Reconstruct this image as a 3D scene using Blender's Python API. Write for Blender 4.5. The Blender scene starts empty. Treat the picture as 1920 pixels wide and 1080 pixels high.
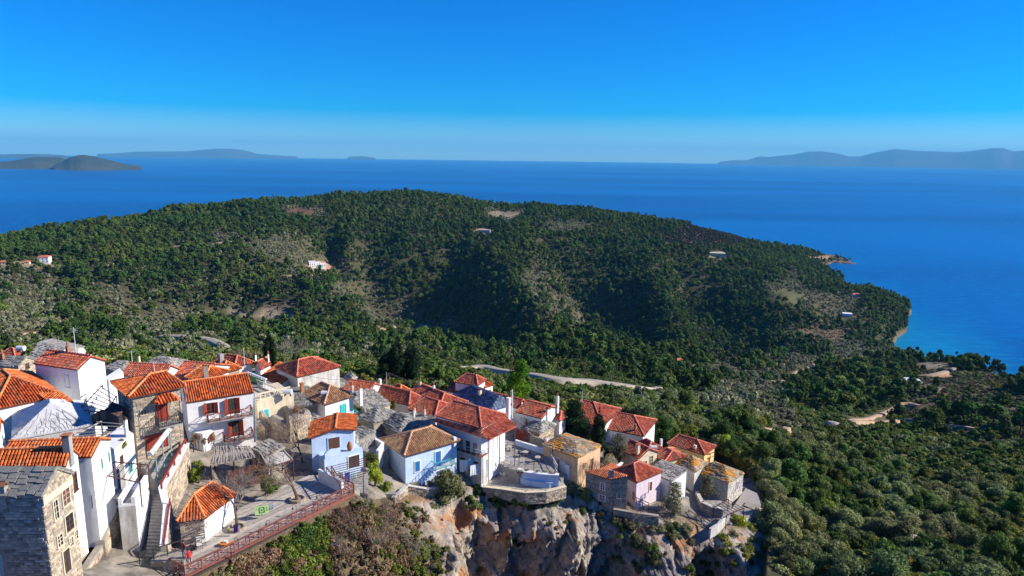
import bpy, bmesh, math, random
import numpy as np
from mathutils import Matrix, Vector

# ------------------------------------------------------------------ camera, sky, sun, exposure
scene = bpy.context.scene
COL = scene.collection
FPX = 1280.0                      # focal length in pixels of a 1920 px wide frame (24 mm equivalent)
PITCH = math.atan(245 / FPX)
ROLL = math.radians(0.75)
CAMH = 245.0                      # metres above the sea
Mcam = np.array((Matrix.Rotation(math.pi / 2 - PITCH, 3, 'X') @ Matrix.Rotation(ROLL, 3, 'Z')))
cam_d = bpy.data.cameras.new('camera')
cam_d.lens = 24.0
cam_d.sensor_width = 36.0
cam_d.clip_start = 1.0
cam_d.clip_end = 120000.0
cam = bpy.data.objects.new('camera', cam_d)
cam.matrix_world = Matrix.Translation((0, 0, CAMH)) @ Matrix([list(r) for r in Mcam]).to_4x4()
COL.objects.link(cam)
scene.camera = cam

SUN_EL = math.radians(28.5)
SUN_AZ = math.atan2(0.998, 0.055)   # clockwise from +Y, towards +X
world = bpy.data.worlds.new('World')
scene.world = world
world.use_nodes = True
wn = world.node_tree
wn.nodes.clear()
sky = wn.nodes.new('ShaderNodeTexSky')
sky.sky_type = 'NISHITA'
sky.sun_disc = False
sky.sun_elevation = SUN_EL
sky.sun_rotation = SUN_AZ
sky.altitude = 245
sky.air_density = 1.0
sky.dust_density = 0.0
sky.ozone_density = 4.0
hsv = wn.nodes.new('ShaderNodeHueSaturation')
hsv.inputs['Saturation'].default_value = 1.6
hsv.inputs['Hue'].default_value = 0.512
hsv.inputs['Value'].default_value = 1.0
bg = wn.nodes.new('ShaderNodeBackground')
bg.inputs['Strength'].default_value = 0.088
wo = wn.nodes.new('ShaderNodeOutputWorld')
tint = wn.nodes.new('ShaderNodeVectorMath')
tint.operation = 'MULTIPLY'
tint.inputs[1].default_value = (0.68, 0.93, 1.22)
wn.links.new(sky.outputs[0], tint.inputs[0])
wn.links.new(tint.outputs[0], hsv.inputs['Color'])
wn.links.new(hsv.outputs[0], bg.inputs['Color'])
wn.links.new(bg.outputs[0], wo.inputs['Surface'])

sun_d = bpy.data.lights.new('sun', 'SUN')
sun_d.energy = 5.0
sun_d.angle = math.radians(0.55)
sun_d.color = (1.0, 0.93, 0.82)
sun = bpy.data.objects.new('sun', sun_d)
sv = Vector((math.sin(SUN_AZ) * math.cos(SUN_EL), math.cos(SUN_AZ) * math.cos(SUN_EL), math.sin(SUN_EL)))
sun.rotation_euler = sv.to_track_quat('Z', 'Y').to_euler()
sun.location = (60, 0, 400)
COL.objects.link(sun)

scene.view_settings.view_transform = 'Standard'
scene.view_settings.look = 'None'
scene.view_settings.exposure = 0.62
scene.view_settings.gamma = 1.0
scene.view_settings.use_curve_mapping = False
scene.render.engine = 'CYCLES'
scene.cycles.max_bounces = 6
scene.cycles.diffuse_bounces = 3
scene.cycles.glossy_bounces = 2
scene.cycles.transmission_bounces = 2
scene.cycles.volume_bounces = 0
scene.cycles.caustics_reflective = False
scene.cycles.caustics_refractive = False

# ------------------------------------------------------------------ measuring helpers
rng = np.random.default_rng(7)
random.seed(7)


def ray(px, py):
    return Mcam @ np.array([(px - 960) / FPX, -(py - 540) / FPX, -1.0])


def PZ(px, py, z):
    """The place at height z that the photograph shows at (px, py)."""
    r = ray(px, py)
    return np.array([0, 0, CAMH]) + r * ((z - CAMH) / r[2])


def PD(px, py, d):
    r = ray(px, py)
    return np.array([0, 0, CAMH]) + r * (d / math.hypot(r[0], r[1]))


# ------------------------------------------------------------------ numpy noise
def _hash(ix, iy, seed):
    h = (ix.astype(np.int64) * 374761393 + iy.astype(np.int64) * 668265263 + seed * 1442695041) & 0x7fffffff
    h = ((h ^ (h >> 13)) * 1274126177) & 0x7fffffff
    h = h ^ (h >> 16)
    return (h & 0xffff) / 65535.0


def vnoise(x, y, seed=0):
    x = np.asarray(x, float); y = np.asarray(y, float)
    ix = np.floor(x); iy = np.floor(y)
    fx = x - ix; fy = y - iy
    fx = fx * fx * (3 - 2 * fx); fy = fy * fy * (3 - 2 * fy)
    a = _hash(ix, iy, seed); b = _hash(ix + 1, iy, seed)
    c = _hash(ix, iy + 1, seed); d = _hash(ix + 1, iy + 1, seed)
    return (a * (1 - fx) + b * fx) * (1 - fy) + (c * (1 - fx) + d * fx) * fy


def fbm(x, y, octv=4, seed=0, gain=0.5):
    s = 0; a = 1.0; t = 0
    for i in range(octv):
        s = s + a * vnoise(np.asarray(x) * 2 ** i, np.asarray(y) * 2 ** i, seed + i * 17)
        t += a; a *= gain
    return s / t - 0.5


# ------------------------------------------------------------------ objects
def tag(o, label=None, cat=None, group=None, kind=None):
    if label: o['label'] = label
    if cat: o['category'] = cat
    if group: o['group'] = group
    if kind: o['kind'] = kind
    return o


def mesh_from(name, V, Fc, mats, midx=None, smooth=False, attrs=None):
    me = bpy.data.meshes.new(name)
    V = np.asarray(V, np.float32).reshape(-1, 3)
    if isinstance(Fc, np.ndarray) and Fc.ndim == 2:
        n, k = Fc.shape
        me.vertices.add(len(V)); me.loops.add(n * k); me.polygons.add(n)
        me.vertices.foreach_set('co', V.ravel())
        me.loops.foreach_set('vertex_index', Fc.astype(np.int32).ravel())
        me.polygons.foreach_set('loop_start', np.arange(0, n * k, k, dtype=np.int32))
        me.update(calc_edges=True)
    else:
        me.from_pydata([tuple(map(float, v)) for v in V], [], [tuple(map(int, f)) for f in Fc])
    for m in (mats if isinstance(mats, (list, tuple)) else [mats]):
        if m: me.materials.append(m)
    if midx is not None:
        me.polygons.foreach_set('material_index', np.asarray(midx, np.int32))
    if smooth:
        me.polygons.foreach_set('use_smooth', np.ones(len(me.polygons), bool))
    if attrs:
        for k, (dom, typ, val) in attrs.items():
            at = me.attributes.new(k, typ, dom)
            at.data.foreach_set('color' if typ == 'FLOAT_COLOR' else 'value', np.asarray(val, np.float32).ravel())
    me.update()
    return me


def link(name, me, parent=None, loc=None):
    o = bpy.data.objects.new(name, me)
    COL.objects.link(o)
    if parent is not None: o.parent = parent
    if loc is not None: o.location = loc
    return o


def empty(name, loc, label=None, cat=None, group=None):
    o = bpy.data.objects.new(name, None)
    o.empty_display_size = 0.5
    COL.objects.link(o)
    o.location = tuple(map(float, loc))
    tag(o, label, cat, group)
    return o


class MB:
    """Collects simple solids; build() links them as one mesh object."""
    def __init__(s, org=(0, 0, 0)):
        s.v = []; s.f = []; s.m = []; s.org = np.array(org, float)

    def add(s, V, Fs, mi=0):
        n = len(s.v)
        s.v += [tuple(np.asarray(p, float) - s.org) for p in V]
        s.f += [tuple(i + n for i in f) for f in Fs]
        s.m += [mi] * len(Fs)
        return s

    def quad(s, a, b, c, d, mi=0): return s.add([a, b, c, d], [(0, 1, 2, 3)], mi)

    def prism(s, poly, z0, z1, mi=0):
        """poly: list of xy counter-clockwise; z0/z1 scalar or per-vertex list"""
        n = len(poly)
        z0 = [z0] * n if np.isscalar(z0) else z0
        z1 = [z1] * n if np.isscalar(z1) else z1
        V = [(p[0], p[1], z0[i]) for i, p in enumerate(poly)] + [(p[0], p[1], z1[i]) for i, p in enumerate(poly)]
        Fs = [tuple(range(n - 1, -1, -1)), tuple(range(n, 2 * n))] + [(i, (i + 1) % n, n + (i + 1) % n, n + i) for i in range(n)]
        return s.add(V, Fs, mi)

    def box(s, o, u, v, w, mi=0):
        """o corner, three edge vectors"""
        o, u, v, w = [np.asarray(q, float) for q in (o, u, v, w)]
        V = [o, o + u, o + u + v, o + v, o + w, o + u + w, o + u + v + w, o + v + w]
        Fs = [(3, 2, 1, 0), (4, 5, 6, 7), (0, 1, 5, 4), (1, 2, 6, 5), (2, 3, 7, 6), (3, 0, 4, 7)]
        if np.dot(np.cross(u, v), w) < 0: Fs = [f[::-1] for f in Fs]
        return s.add(V, Fs, mi)

    def bar(s, a, b, w, h=None, mi=0):
        a = np.asarray(a, float); b = np.asarray(b, float)
        h = h or w
        d = b - a; L = np.linalg.norm(d)
        if L < 1e-6: return s
        d /= L
        side = np.cross(d, (0, 0, 1.0))
        if np.linalg.norm(side) < 1e-3: side = np.array([1.0, 0, 0])
        side /= np.linalg.norm(side); up = np.cross(side, d)
        return s.box(a - side * w / 2 - up * h / 2, d * L, side * w, up * h, mi)

    def tube(s, pts, rad, n=6, mi=0):
        pts = [np.asarray(p, float) for p in pts]
        rad = [rad] * len(pts) if np.isscalar(rad) else rad
        V = []
        for i, p in enumerate(pts):
            d = pts[min(i + 1, len(pts) - 1)] - pts[max(i - 1, 0)]
            d /= (np.linalg.norm(d) + 1e-9)
            a = np.cross(d, (0.13, 0.2, 0.97) if abs(d[2]) < 0.9 else (1, 0.1, 0)); a /= np.linalg.norm(a)
            b = np.cross(d, a)
            V += [p + rad[i] * (math.cos(t) * a + math.sin(t) * b) for t in np.arange(n) * 2 * math.pi / n]
        Fs = []
        for i in range(len(pts) - 1):
            for j in range(n):
                Fs.append((i * n + j, i * n + (j + 1) % n, (i + 1) * n + (j + 1) % n, (i + 1) * n + j))
        Fs += [tuple(range(n - 1, -1, -1)), tuple(range((len(pts) - 1) * n, len(pts) * n))]
        return s.add(V, Fs, mi)

    def lathe(s, c, prof, n=12, mi=0):
        """prof: list of (radius, height)"""
        V = []
        for r, h in prof:
            V += [(c[0] + r * math.cos(t), c[1] + r * math.sin(t), c[2] + h) for t in np.arange(n) * 2 * math.pi / n]
        Fs = []
        for i in range(len(prof) - 1):
            for j in range(n):
                Fs.append((i * n + j, i * n + (j + 1) % n, (i + 1) * n + (j + 1) % n, (i + 1) * n + j))
        Fs += [tuple(range(n - 1, -1, -1)), tuple(range((len(prof) - 1) * n, len(prof) * n))]
        return s.add(V, Fs, mi)

    def build(s, name, mats, parent=None, kind=None, smooth=False):
        if not s.f: return None
        me = mesh_from(name, s.v, s.f, mats, s.m if isinstance(mats, (list, tuple)) and len(mats) > 1 else None, smooth)
        o = link(name, me, parent)
        if parent is None: o.location = tuple(s.org)
        elif np.any(s.org):   # keep coordinates relative to the thing's base
            o.location = (0, 0, 0)
        if kind: o['kind'] = kind
        return o


# ------------------------------------------------------------------ materials
MATS = {}


def mat(name, c1, c2=None, scale=1.0, rough=0.85, bump=0.0, bscale=None, island=0.0, objr=0.0, hue=0.0,
        detail=4.0, spec=0.25, c3=None, s3=0.2, t3=0.5, emit=None, metal=0.0, coord='Object', w3=0.06, transl=0.0, streak=False):
    if name in MATS: return MATS[name]
    m = bpy.data.materials.new(name)
    m.use_nodes = True
    nt = m.node_tree; N = nt.nodes; L = nt.links
    N.clear()
    out = N.new('ShaderNodeOutputMaterial'); b = N.new('ShaderNodeBsdfPrincipled')
    L.new(b.outputs[0], out.inputs[0])
    b.inputs['Roughness'].default_value = rough
    b.inputs['Metallic'].default_value = metal
    b.inputs['Specular IOR Level'].default_value = spec
    tc = N.new('ShaderNodeTexCoord')
    if coord == 'World':
        geo_ = N.new('ShaderNodeNewGeometry'); co = geo_.outputs['Position']
    else:
        co = tc.outputs[coord]
    col = None
    def rgb(c):
        r = N.new('ShaderNodeRGB'); r.outputs[0].default_value = (*c, 1); return r.outputs[0]
    def mix(f, a, c):
        x = N.new('ShaderNodeMix'); x.data_type = 'RGBA'
        if isinstance(f, float): x.inputs[0].default_value = f
        else: L.new(f, x.inputs[0])
        L.new(a, x.inputs[6]); L.new(c, x.inputs[7]); return x.outputs[2]
    def noise(sc, det=4.0, rg=0.55):
        n = N.new('ShaderNodeTexNoise'); n.inputs['Scale'].default_value = sc; n.inputs['Detail'].default_value = det
        n.inputs['Roughness'].default_value = rg
        L.new(co, n.inputs['Vector']); return n.outputs[0]
    def ramp(f, lo, hi):
        r = N.new('ShaderNodeMapRange'); r.inputs[1].default_value = lo; r.inputs[2].default_value = hi
        L.new(f, r.inputs[0]); return r.outputs[0]
    col = rgb(c1)
    if c2:
        col = mix(ramp(noise(scale, detail), 0.38, 0.62), col, rgb(c2))
    if c3:
        if streak:          # rain streaks and patches: the noise is drawn out downwards
            mpn = N.new('ShaderNodeMapping'); mpn.inputs['Scale'].default_value = (2.2, 2.2, 0.45); L.new(co, mpn.inputs[0])
            n_ = N.new('ShaderNodeTexNoise'); n_.inputs['Scale'].default_value = s3 * 1.3; n_.inputs['Detail'].default_value = 7; n_.inputs['Roughness'].default_value = 0.68; L.new(mpn.outputs[0], n_.inputs['Vector'])
            col = mix(ramp(n_.outputs[0], t3 - .13, t3 + .16), col, rgb(c3))
        else: col = mix(ramp(noise(s3, 5.0, 0.6), t3 - w3, t3 + w3), col, rgb(c3))
    if island or objr or hue:
        hs = N.new('ShaderNodeHueSaturation'); L.new(col, hs.inputs['Color'])
        terms = []
        if island:
            g = N.new('ShaderNodeNewGeometry'); r = N.new('ShaderNodeMapRange')
            r.inputs[3].default_value = 1 - island; r.inputs[4].default_value = 1 + island
            L.new(g.outputs['Random Per Island'], r.inputs[0]); terms.append(r.outputs[0])
        if objr:
            g = N.new('ShaderNodeObjectInfo'); r = N.new('ShaderNodeMapRange')
            r.inputs[3].default_value = 1 - objr; r.inputs[4].default_value = 1 + objr
            L.new(g.outputs['Random'], r.inputs[0]); terms.append(r.outputs[0])
            if hue:
                mm = N.new('ShaderNodeMath'); mm.operation = 'MULTIPLY'; mm.inputs[1].default_value = 7.31
                fr = N.new('ShaderNodeMath'); fr.operation = 'FRACT'
                L.new(g.outputs['Random'], mm.inputs[0]); L.new(mm.outputs[0], fr.inputs[0])
                r2 = N.new('ShaderNodeMapRange'); r2.inputs[3].default_value = 0.5 - hue; r2.inputs[4].default_value = 0.5 + hue
                L.new(fr.outputs[0], r2.inputs[0]); L.new(r2.outputs[0], hs.inputs['Hue'])
        if len(terms) == 2:
            mm = N.new('ShaderNodeMath'); mm.operation = 'MULTIPLY'; L.new(terms[0], mm.inputs[0]); L.new(terms[1], mm.inputs[1]); v = mm.outputs[0]
        elif terms: v = terms[0]
        else: v = None
        if v: L.new(v, hs.inputs['Value'])
        col = hs.outputs[0]
    L.new(col, b.inputs['Base Color'])
    if bump:
        bp = N.new('ShaderNodeBump'); bp.inputs['Strength'].default_value = 1.0; bp.inputs['Distance'].default_value = bump
        L.new(noise(bscale or scale * 3, 5.0, 0.6), bp.inputs['Height']); L.new(bp.outputs[0], b.inputs['Normal'])
    if transl:
        tr = N.new('ShaderNodeBsdfTranslucent'); L.new(col, tr.inputs[0])
        ms = N.new('ShaderNodeMixShader'); ms.inputs[0].default_value = transl
        L.new(b.outputs[0], ms.inputs[1]); L.new(tr.outputs[0], ms.inputs[2]); L.new(ms.outputs[0], out.inputs[0])
    if emit:
        b.inputs['Emission Color'].default_value = (*emit, 1); b.inputs['Emission Strength'].default_value = 1
    MATS[name] = m
    return m


M_ORANGE = mat('clay_tile_orange', (0.66, 0.165, 0.04), (0.50, 0.105, 0.03), 1.3, island=0.45, bump=0.004, bscale=25, c3=(0.42, 0.22, 0.12), s3=0.9, t3=0.62, w3=.08)
M_RED = mat('clay_tile_red', (0.58, 0.165, 0.085), (0.46, 0.105, 0.06), 1.1, island=0.45, bump=0.004, bscale=25, c3=(0.40, 0.20, 0.13), s3=0.8, t3=0.60, w3=.08)
M_BROWN = mat('clay_tile_brown', (0.50, 0.29, 0.15), (0.36, 0.18, 0.10), 1.6, island=0.35, bump=0.004, c3=(0.5, 0.33, 0.15), s3=0.5, t3=0.55)
M_SALMON = mat('clay_tile_salmon', (0.62, 0.21, 0.10), (0.50, 0.14, 0.07), 1.2, island=0.22, bump=0.004)
M_SLATE = mat('stone_slab_grey', (0.30, 0.28, 0.24), (0.20, 0.20, 0.185), 2.0, island=0.38, bump=0.01, bscale=9)
M_SLATE2 = mat('stone_slab_pale', (0.42, 0.38, 0.31), (0.29, 0.27, 0.23), 2.0, island=0.34, bump=0.01, bscale=9)
M_BLUESLATE = mat('stone_slab_blue_grey', (0.13, 0.17, 0.24), (0.08, 0.11, 0.17), 1.5, island=0.4, bump=0.01, bscale=9)
M_LICHEN = mat('stone_slab_lichen', (0.40, 0.33, 0.22), (0.26, 0.22, 0.16), 2.0, island=0.35, bump=0.01, bscale=9,
               c3=(0.55, 0.24, 0.035), s3=0.75, t3=0.52, w3=0.05)
M_WHITE = mat('lime_wash_white', (0.84, 0.83, 0.81), (0.78, 0.775, 0.76), 0.8, rough=0.9, bump=0.015, bscale=3, c3=(0.60, 0.57, 0.51), s3=0.9, t3=0.64, streak=True)
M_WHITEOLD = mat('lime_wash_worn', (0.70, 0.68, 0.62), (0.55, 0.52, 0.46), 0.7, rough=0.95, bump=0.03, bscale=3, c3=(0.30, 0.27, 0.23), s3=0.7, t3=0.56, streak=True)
M_BLUEWASH = mat('lime_wash_blue', (0.45, 0.60, 0.82), (0.50, 0.66, 0.85), 1.5, rough=0.9, bump=0.015, bscale=3, c3=(0.70, 0.73, 0.76), s3=0.9, t3=0.55, streak=True)
M_BLUEDEEP = mat('lime_wash_sky_blue', (0.42, 0.57, 0.78), (0.48, 0.62, 0.80), 1.5, rough=0.9, bump=0.015, bscale=3, c3=(0.62, 0.68, 0.74), s3=0.9, t3=0.54, streak=True)
M_PINK = mat('lime_wash_pink', (0.80, 0.66, 0.71), (0.76, 0.63, 0.67), 1.0, rough=0.9, bump=0.01, c3=(0.62, 0.52, 0.54), s3=.9, t3=.58, streak=True)
M_OCHRE = mat('plaster_ochre', (0.74, 0.50, 0.30), (0.68, 0.44, 0.25), 1.2, rough=0.9, bump=0.01, c3=(0.50, 0.33, 0.20), s3=.9, t3=.58, streak=True)
M_YELLOW = mat('plaster_yellow', (0.76, 0.53, 0.22), (0.72, 0.49, 0.21), 1.0, rough=0.9, bump=0.01)
M_CREAM = mat('plaster_cream', (0.74, 0.63, 0.42), (0.68, 0.58, 0.40), 1.2, rough=0.9, bump=0.01, c3=(0.48, 0.42, 0.32), s3=.9, t3=.56, streak=True)
M_PLASTERGREY = mat('lime_coated_roof', (0.60, 0.60, 0.58), (0.50, 0.50, 0.49), 1.1, rough=0.95, bump=0.03, bscale=2.5, c3=(0.36, 0.36, 0.36), s3=0.9, t3=0.60, w3=0.03)
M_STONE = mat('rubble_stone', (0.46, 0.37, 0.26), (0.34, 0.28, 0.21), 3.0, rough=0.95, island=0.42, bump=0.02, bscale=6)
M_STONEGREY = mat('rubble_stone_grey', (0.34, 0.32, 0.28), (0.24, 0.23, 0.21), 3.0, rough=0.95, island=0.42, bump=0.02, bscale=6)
M_MORTAR = mat('lime_mortar', (0.36, 0.32, 0.26), (0.28, 0.25, 0.2), 3.0, rough=0.95, bump=0.02)
M_PAVING = mat('stone_paving', (0.38, 0.35, 0.30), (0.30, 0.28, 0.24), 2.0, rough=0.95, island=0.25, bump=0.01)
M_CONC = mat('old_concrete', (0.36, 0.34, 0.31), (0.27, 0.26, 0.24), 1.2, rough=0.95, bump=0.01)
M_GLASS = mat('window_glass', (0.02, 0.022, 0.025), rough=0.12, spec=0.6)
M_WOODRED = mat('wood_painted_oxblood', (0.30, 0.045, 0.025), (0.22, 0.035, 0.02), 4.0, rough=0.6, island=0.1)
M_WOODBROWN = mat('wood_brown', (0.16, 0.07, 0.045), (0.11, 0.05, 0.035), 4.0, rough=0.7)
M_WOODGREY = mat('weathered_plank', (0.46, 0.41, 0.35), (0.36, 0.32, 0.27), 2.5, rough=0.9, island=0.0, objr=0.24, bump=0.004, bscale=20)
M_WOODDARK = mat('wood_dark', (0.07, 0.05, 0.04), (0.05, 0.035, 0.03), 4.0, rough=0.8)
M_WOODPALE = mat('wood_pale', (0.50, 0.44, 0.36), (0.40, 0.35, 0.29), 3.0, rough=0.85)
M_BLUEPAINT = mat('paint_blue', (0.03, 0.16, 0.42), rough=0.5)
M_TEAL = mat('paint_turquoise', (0.06, 0.50, 0.50), rough=0.5)
M_GREENPAINT = mat('paint_green', (0.03, 0.22, 0.13), rough=0.5)
M_METAL = mat('metal_dark', (0.05, 0.05, 0.055), rough=0.5, metal=0.3)
M_METALRED = mat('metal_rust_red', (0.28, 0.105, 0.08), (0.21, 0.08, 0.06), 3.0, rough=0.6)
M_METALBROWN = mat('metal_brown', (0.12, 0.055, 0.05), rough=0.6)
M_METALWHITE = mat('metal_white', (0.72, 0.72, 0.70), rough=0.5)
M_METALBLUE = mat('metal_pale_blue', (0.25, 0.42, 0.48), rough=0.5)
M_BARK = mat('bark', (0.13, 0.095, 0.07), (0.08, 0.06, 0.045), 6.0, rough=0.95)
M_TWIG = mat('bare_twig', (0.26, 0.17, 0.12), (0.18, 0.12, 0.09), 4.0, rough=0.95, island=0.25)
M_TWIGGREY = mat('bare_twig_grey', (0.33, 0.28, 0.23), (0.24, 0.20, 0.17), 4.0, rough=0.95, island=0.25)
M_CLAY = mat('clay_pot', (0.42, 0.17, 0.08), (0.35, 0.14, 0.07), 5.0, rough=0.8)
# ------------------------------------------------------------------ the lie of the land
FAR_PTS = [  # px, py, horizontal distance
 # skyline of the wooded peninsula
 (-900,640,700),(-500,560,850),(-300,510,950),(0,452,1150),(100,433,1180),(200,418,1220),(330,398,1250),(450,388,1280),(500,380,1320),(650,371,1380),(760,365,1420),(850,377,1420),
 (1000,389,1420),(1100,398,1430),(1200,411,1450),(1290,425,1460),(1350,442,1480),(1400,455,1540),
 # upper slopes
 (0,500,900),(100,520,850),(200,470,950),(300,520,850),(300,460,1030),(450,430,1120),(600,410,1220),(760,400,1300),(760,440,1150),(650,450,1080),
 (900,400,1330),(960,405,1330),(1050,410,1340),(1080,450,1180),(1200,440,1330),
 # first spur and the gully behind it
 (480,440,1000),(540,468,930),(600,500,850),(680,545,755),(750,580,680),(810,612,620),(870,645,555),(620,468,1100),(690,500,1060),(760,540,965),(850,590,850),(950,640,690),
 (400,520,800),(500,560,720),(600,600,610),(700,630,560),(0,600,560),(200,600,600),(350,590,640),(480,600,600),
 # second spur
 (900,430,1200),(960,480,990),(1000,520,830),(1060,570,690),(1110,620,590),(900,520,920),(930,570,800),
 (1090,480,1120),(1130,540,990),(1180,600,830),(1200,650,700),
 # third spur
 (1150,430,1300),(1230,500,990),(1290,570,780),(1310,640,640),(1270,610,690),(1330,560,1010),(1350,610,880),(1350,660,720),
 # far slope to the capes
 (1340,480,1230),(1450,500,1300),(1450,560,960),(1440,650,680),(1560,600,990),(1560,650,800),(1640,600,1060),(1500,530,1180),
 # valley
 (100,640,420),(200,650,330),(400,640,380),(600,645,450),(600,668,330),(780,665,400),(1000,690,400),(1300,705,510),(1450,700,560),(1550,690,620),(1200,690,440),
 (100,672,175),(250,672,185),(380,680,200),(500,672,215),(640,690,190),(740,695,180),(830,690,235),(950,712,220),(1000,702,245),(1200,728,250),(1100,745,170),(1150,745,175),
 (1260,780,150),(1300,740,330),(1420,790,170),(1400,840,125),(1450,900,108),(1450,960,99),(1430,1000,92),
 # right hand slope
 (1600,900,150),(1600,800,260),(1500,760,320),(1500,840,190),(1700,1000,110),(1800,1070,95),(1900,950,150),(1900,850,250),(1800,780,380),(1700,735,455),(1760,715,520),
 (1700,800,330),(1700,860,215),(1500,1070,83),(1600,1060,90),(1500,980,101),(2100,900,220),(2100,760,480),(2400,860,400),(2500,1000,300),(2300,1100,180),(2000,1100,110),
 (1650,760,420),(1780,830,290),(1840,900,190),
 (-200,640,420),(-400,700,350),(-200,690,170),
]
SEA_PTS = [  # the waterline: height 0
 (1540,499),(1556,512),(1579,530),(1592,543),(1600,493.5),(1698,600),(1701,612),(1680,632),(1672,650),(1686,668),
]
SHORE_PTS = [  # px, py, z of what is seen along the coast
 (1440,462,34),(1480,468,30),(1510,474,24),(1530,480,14),(1550,488,5),(1520,490,12),(1500,500,30),(1540,515,12),(1560,522,6),
 (1605,546,24),(1635,550,26),(1660,556,26),(1688,563,24),(1640,572,30),(1672,585,26),(1692,590,16),(1650,604,32),(1620,580,36),(1600,570,34),(1668,625,14),(1640,640,20),(1655,655,14),(1660,668,18),
 (1625,540,-6),(1660,543,-12),(1700,550,-14),(1724,590,-10),(1730,615,-10),(1735,640,-6),(1745,660,-5),(1760,672,-6),(1610,525,-20),(1650,500,-30),(1620,480,-30),(1560,478,-20),(1500,462,-20),(1450,452,-25),
]
RIDGE_PTS = [(1700,679,760),(1750,684,760),(1800,691,720),(1860,704,640),(1920,722,560),(2050,760,500)]      # skyline of the right hand slope; beyond it the sea
LOW_PTS = [  # px, py, d, z  (sea bed beyond and behind the hill)
 (1640,480,2200,-60),(1500,455,2400,-60),(1900,640,1200,-30),
 (1400,430,2300,-60),(1200,380,2400,-60),(1000,370,2400,-60),(760,350,2500,-60),(500,360,2300,-60),(300,380,2100,-60),(100,400,2000,-60),(-100,420,1900,-60),(-500,450,1700,-60),
 (-900,450,1500,-60),(2500,700,1500,-60),(2000,560,1700,-60),(1800,500,2200,-60),(2300,760,900,-30),
]
VIL_PTS = [  # px, py, height of the village ground
 (80,1060,215),(-60,1080,215.5),(160,1050,212.5),(250,1060,211.5),(345,1085,210.5),(500,1000,210.4),(655,925,210.3),(560,900,210.6),(450,940,210.6),(255,850,214.0),
 (155,785,213),(60,780,215),(-20,720,215.5),(430,850,211),(485,835,210.5),(600,890,210.3),(700,900,207.5),(758,908,205.7),(850,892,205),(608,795,208.5),(700,800,208),
 (640,760,208.5),(560,745,209.5),(330,740,213),(200,700,213.5),(100,690,213),(-60,690,214),(800,850,206),(900,850,205.3),(960,830,204.4),(960,895,202.5),(1050,893,201.5),
 (1040,790,203.5),(980,760,204),(860,750,206),(750,740,207),(690,715,207),(620,710,208.5),(500,690,209),(400,690,211),(1084,885,201.5),(1120,860,201),(1160,800,200),
 (1230,800,198),(1190,850,200.5),(1194,945,199.5),(1250,930,198.8),(1320,930,197),(1366,940,196.5),(1415,930,195.5),(1347,865,195.5),(1290,870,198),(-300,900,217),(-300,1150,215.5),
]


def _polar(p):
    return math.atan2(p[0], p[1]), math.hypot(p[0], p[1])


_S = []; _W = []
def _ctl(az, d, z):
    _S.append((az * 3.0, math.log(d))); _W.append((CAMH - z) / d)
for px, py, d in FAR_PTS:
    p = PD(px, py, d); a, dd = _polar(p); _ctl(a, dd, p[2])
for px, py in SEA_PTS:
    p = PZ(px, py, 0.0); a, dd = _polar(p); _ctl(a, dd, 0.0)
for px, py, d, z in LOW_PTS:
    p = PD(px, py, d); a, dd = _polar(p); _ctl(a, dd, z)
for px, py, z in SHORE_PTS:
    p = PZ(px, py, z); a, dd = _polar(p); _ctl(a, dd, z)
for px, py, d in RIDGE_PTS:
    p = PD(px, py, d); a, dd = _polar(p); _ctl(a, dd, p[2]); _ctl(a, dd * 1.35, -8); _ctl(a, dd * 1.8, -20)
for px, py, z in VIL_PTS:
    p = PZ(px, py, z); a, dd = _polar(p); _ctl(a, dd, z)
_S = np.array(_S); _W = np.array(_W)


def _phi(r2):
    return np.sqrt(r2 + 0.0004)           # multiquadric-like, close to a cone: no overshoot
_n = len(_S)
_D2 = ((_S[:, None] - _S[None]) ** 2).sum(-1)
_A = np.zeros((_n + 3, _n + 3))
_A[:_n, :_n] = _phi(_D2) - np.eye(_n) * 0.004
_A[:_n, _n] = 1; _A[:_n, _n + 1:] = _S; _A[_n, :_n] = 1; _A[_n + 1:, :_n] = _S.T
_C = np.linalg.solve(_A, np.r_[_W, 0, 0, 0])


def _rbf(az, d):
    s = np.stack([az * 3.0, np.log(d)], -1)
    sh = s.shape[:-1]; s = s.reshape(-1, 2)
    out = np.empty(len(s))
    for i in range(0, len(s), 20000):
        q = s[i:i + 20000]
        r2 = ((q[:, None] - _S[None]) ** 2).sum(-1)
        out[i:i + 20000] = _phi(r2) @ _C[:_n] + _C[_n] + q @ _C[_n + 1:]
    return out.reshape(sh)


EDGE = [(345,1088,211),(420,1049,211),(500,1008,211),(600,957,211),(667,925,210.9),(700,937,208.6),(745,932,206.6),(800,928,205.3),(850,916,204.4),(890,912,203.3),(925,924,202.3),(985,934,201.9),
        (1058,923,201.5),(1084,916,201.3),(1110,928,201),(1180,950,199.8),(1240,966,198.6),(1290,976,197.9),(1345,993,197.2),(1395,985,196.5),(1428,955,195.8),(1445,925,194.5)]
EDGE3 = np.array([PZ(*e) for e in EDGE])
EDGE_AZ = np.array([math.atan2(p[0], p[1]) for p in EDGE3])
EDGE_D = np.hypot(EDGE3[:, 0], EDGE3[:, 1])


BACK = [(-300,700,214),(-100,690,214.5),(60,668,214),(200,680,213.3),(330,672,213),(450,678,211),(520,678,209),(640,712,207.5),(740,722,206.5),(830,720,206),(930,742,205),(1030,765,203.5),(1100,752,202),(1190,770,199.5),(1240,808,198),(1300,812,196.5),(1365,845,195.3),(1412,900,195.5),(1432,945,194.8)]
BACK3 = np.array([PZ(*e) for e in BACK]); BACK_AZ = np.arctan2(BACK3[:, 0], BACK3[:, 1]); BACK_D = np.hypot(BACK3[:, 0], BACK3[:, 1])


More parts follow.
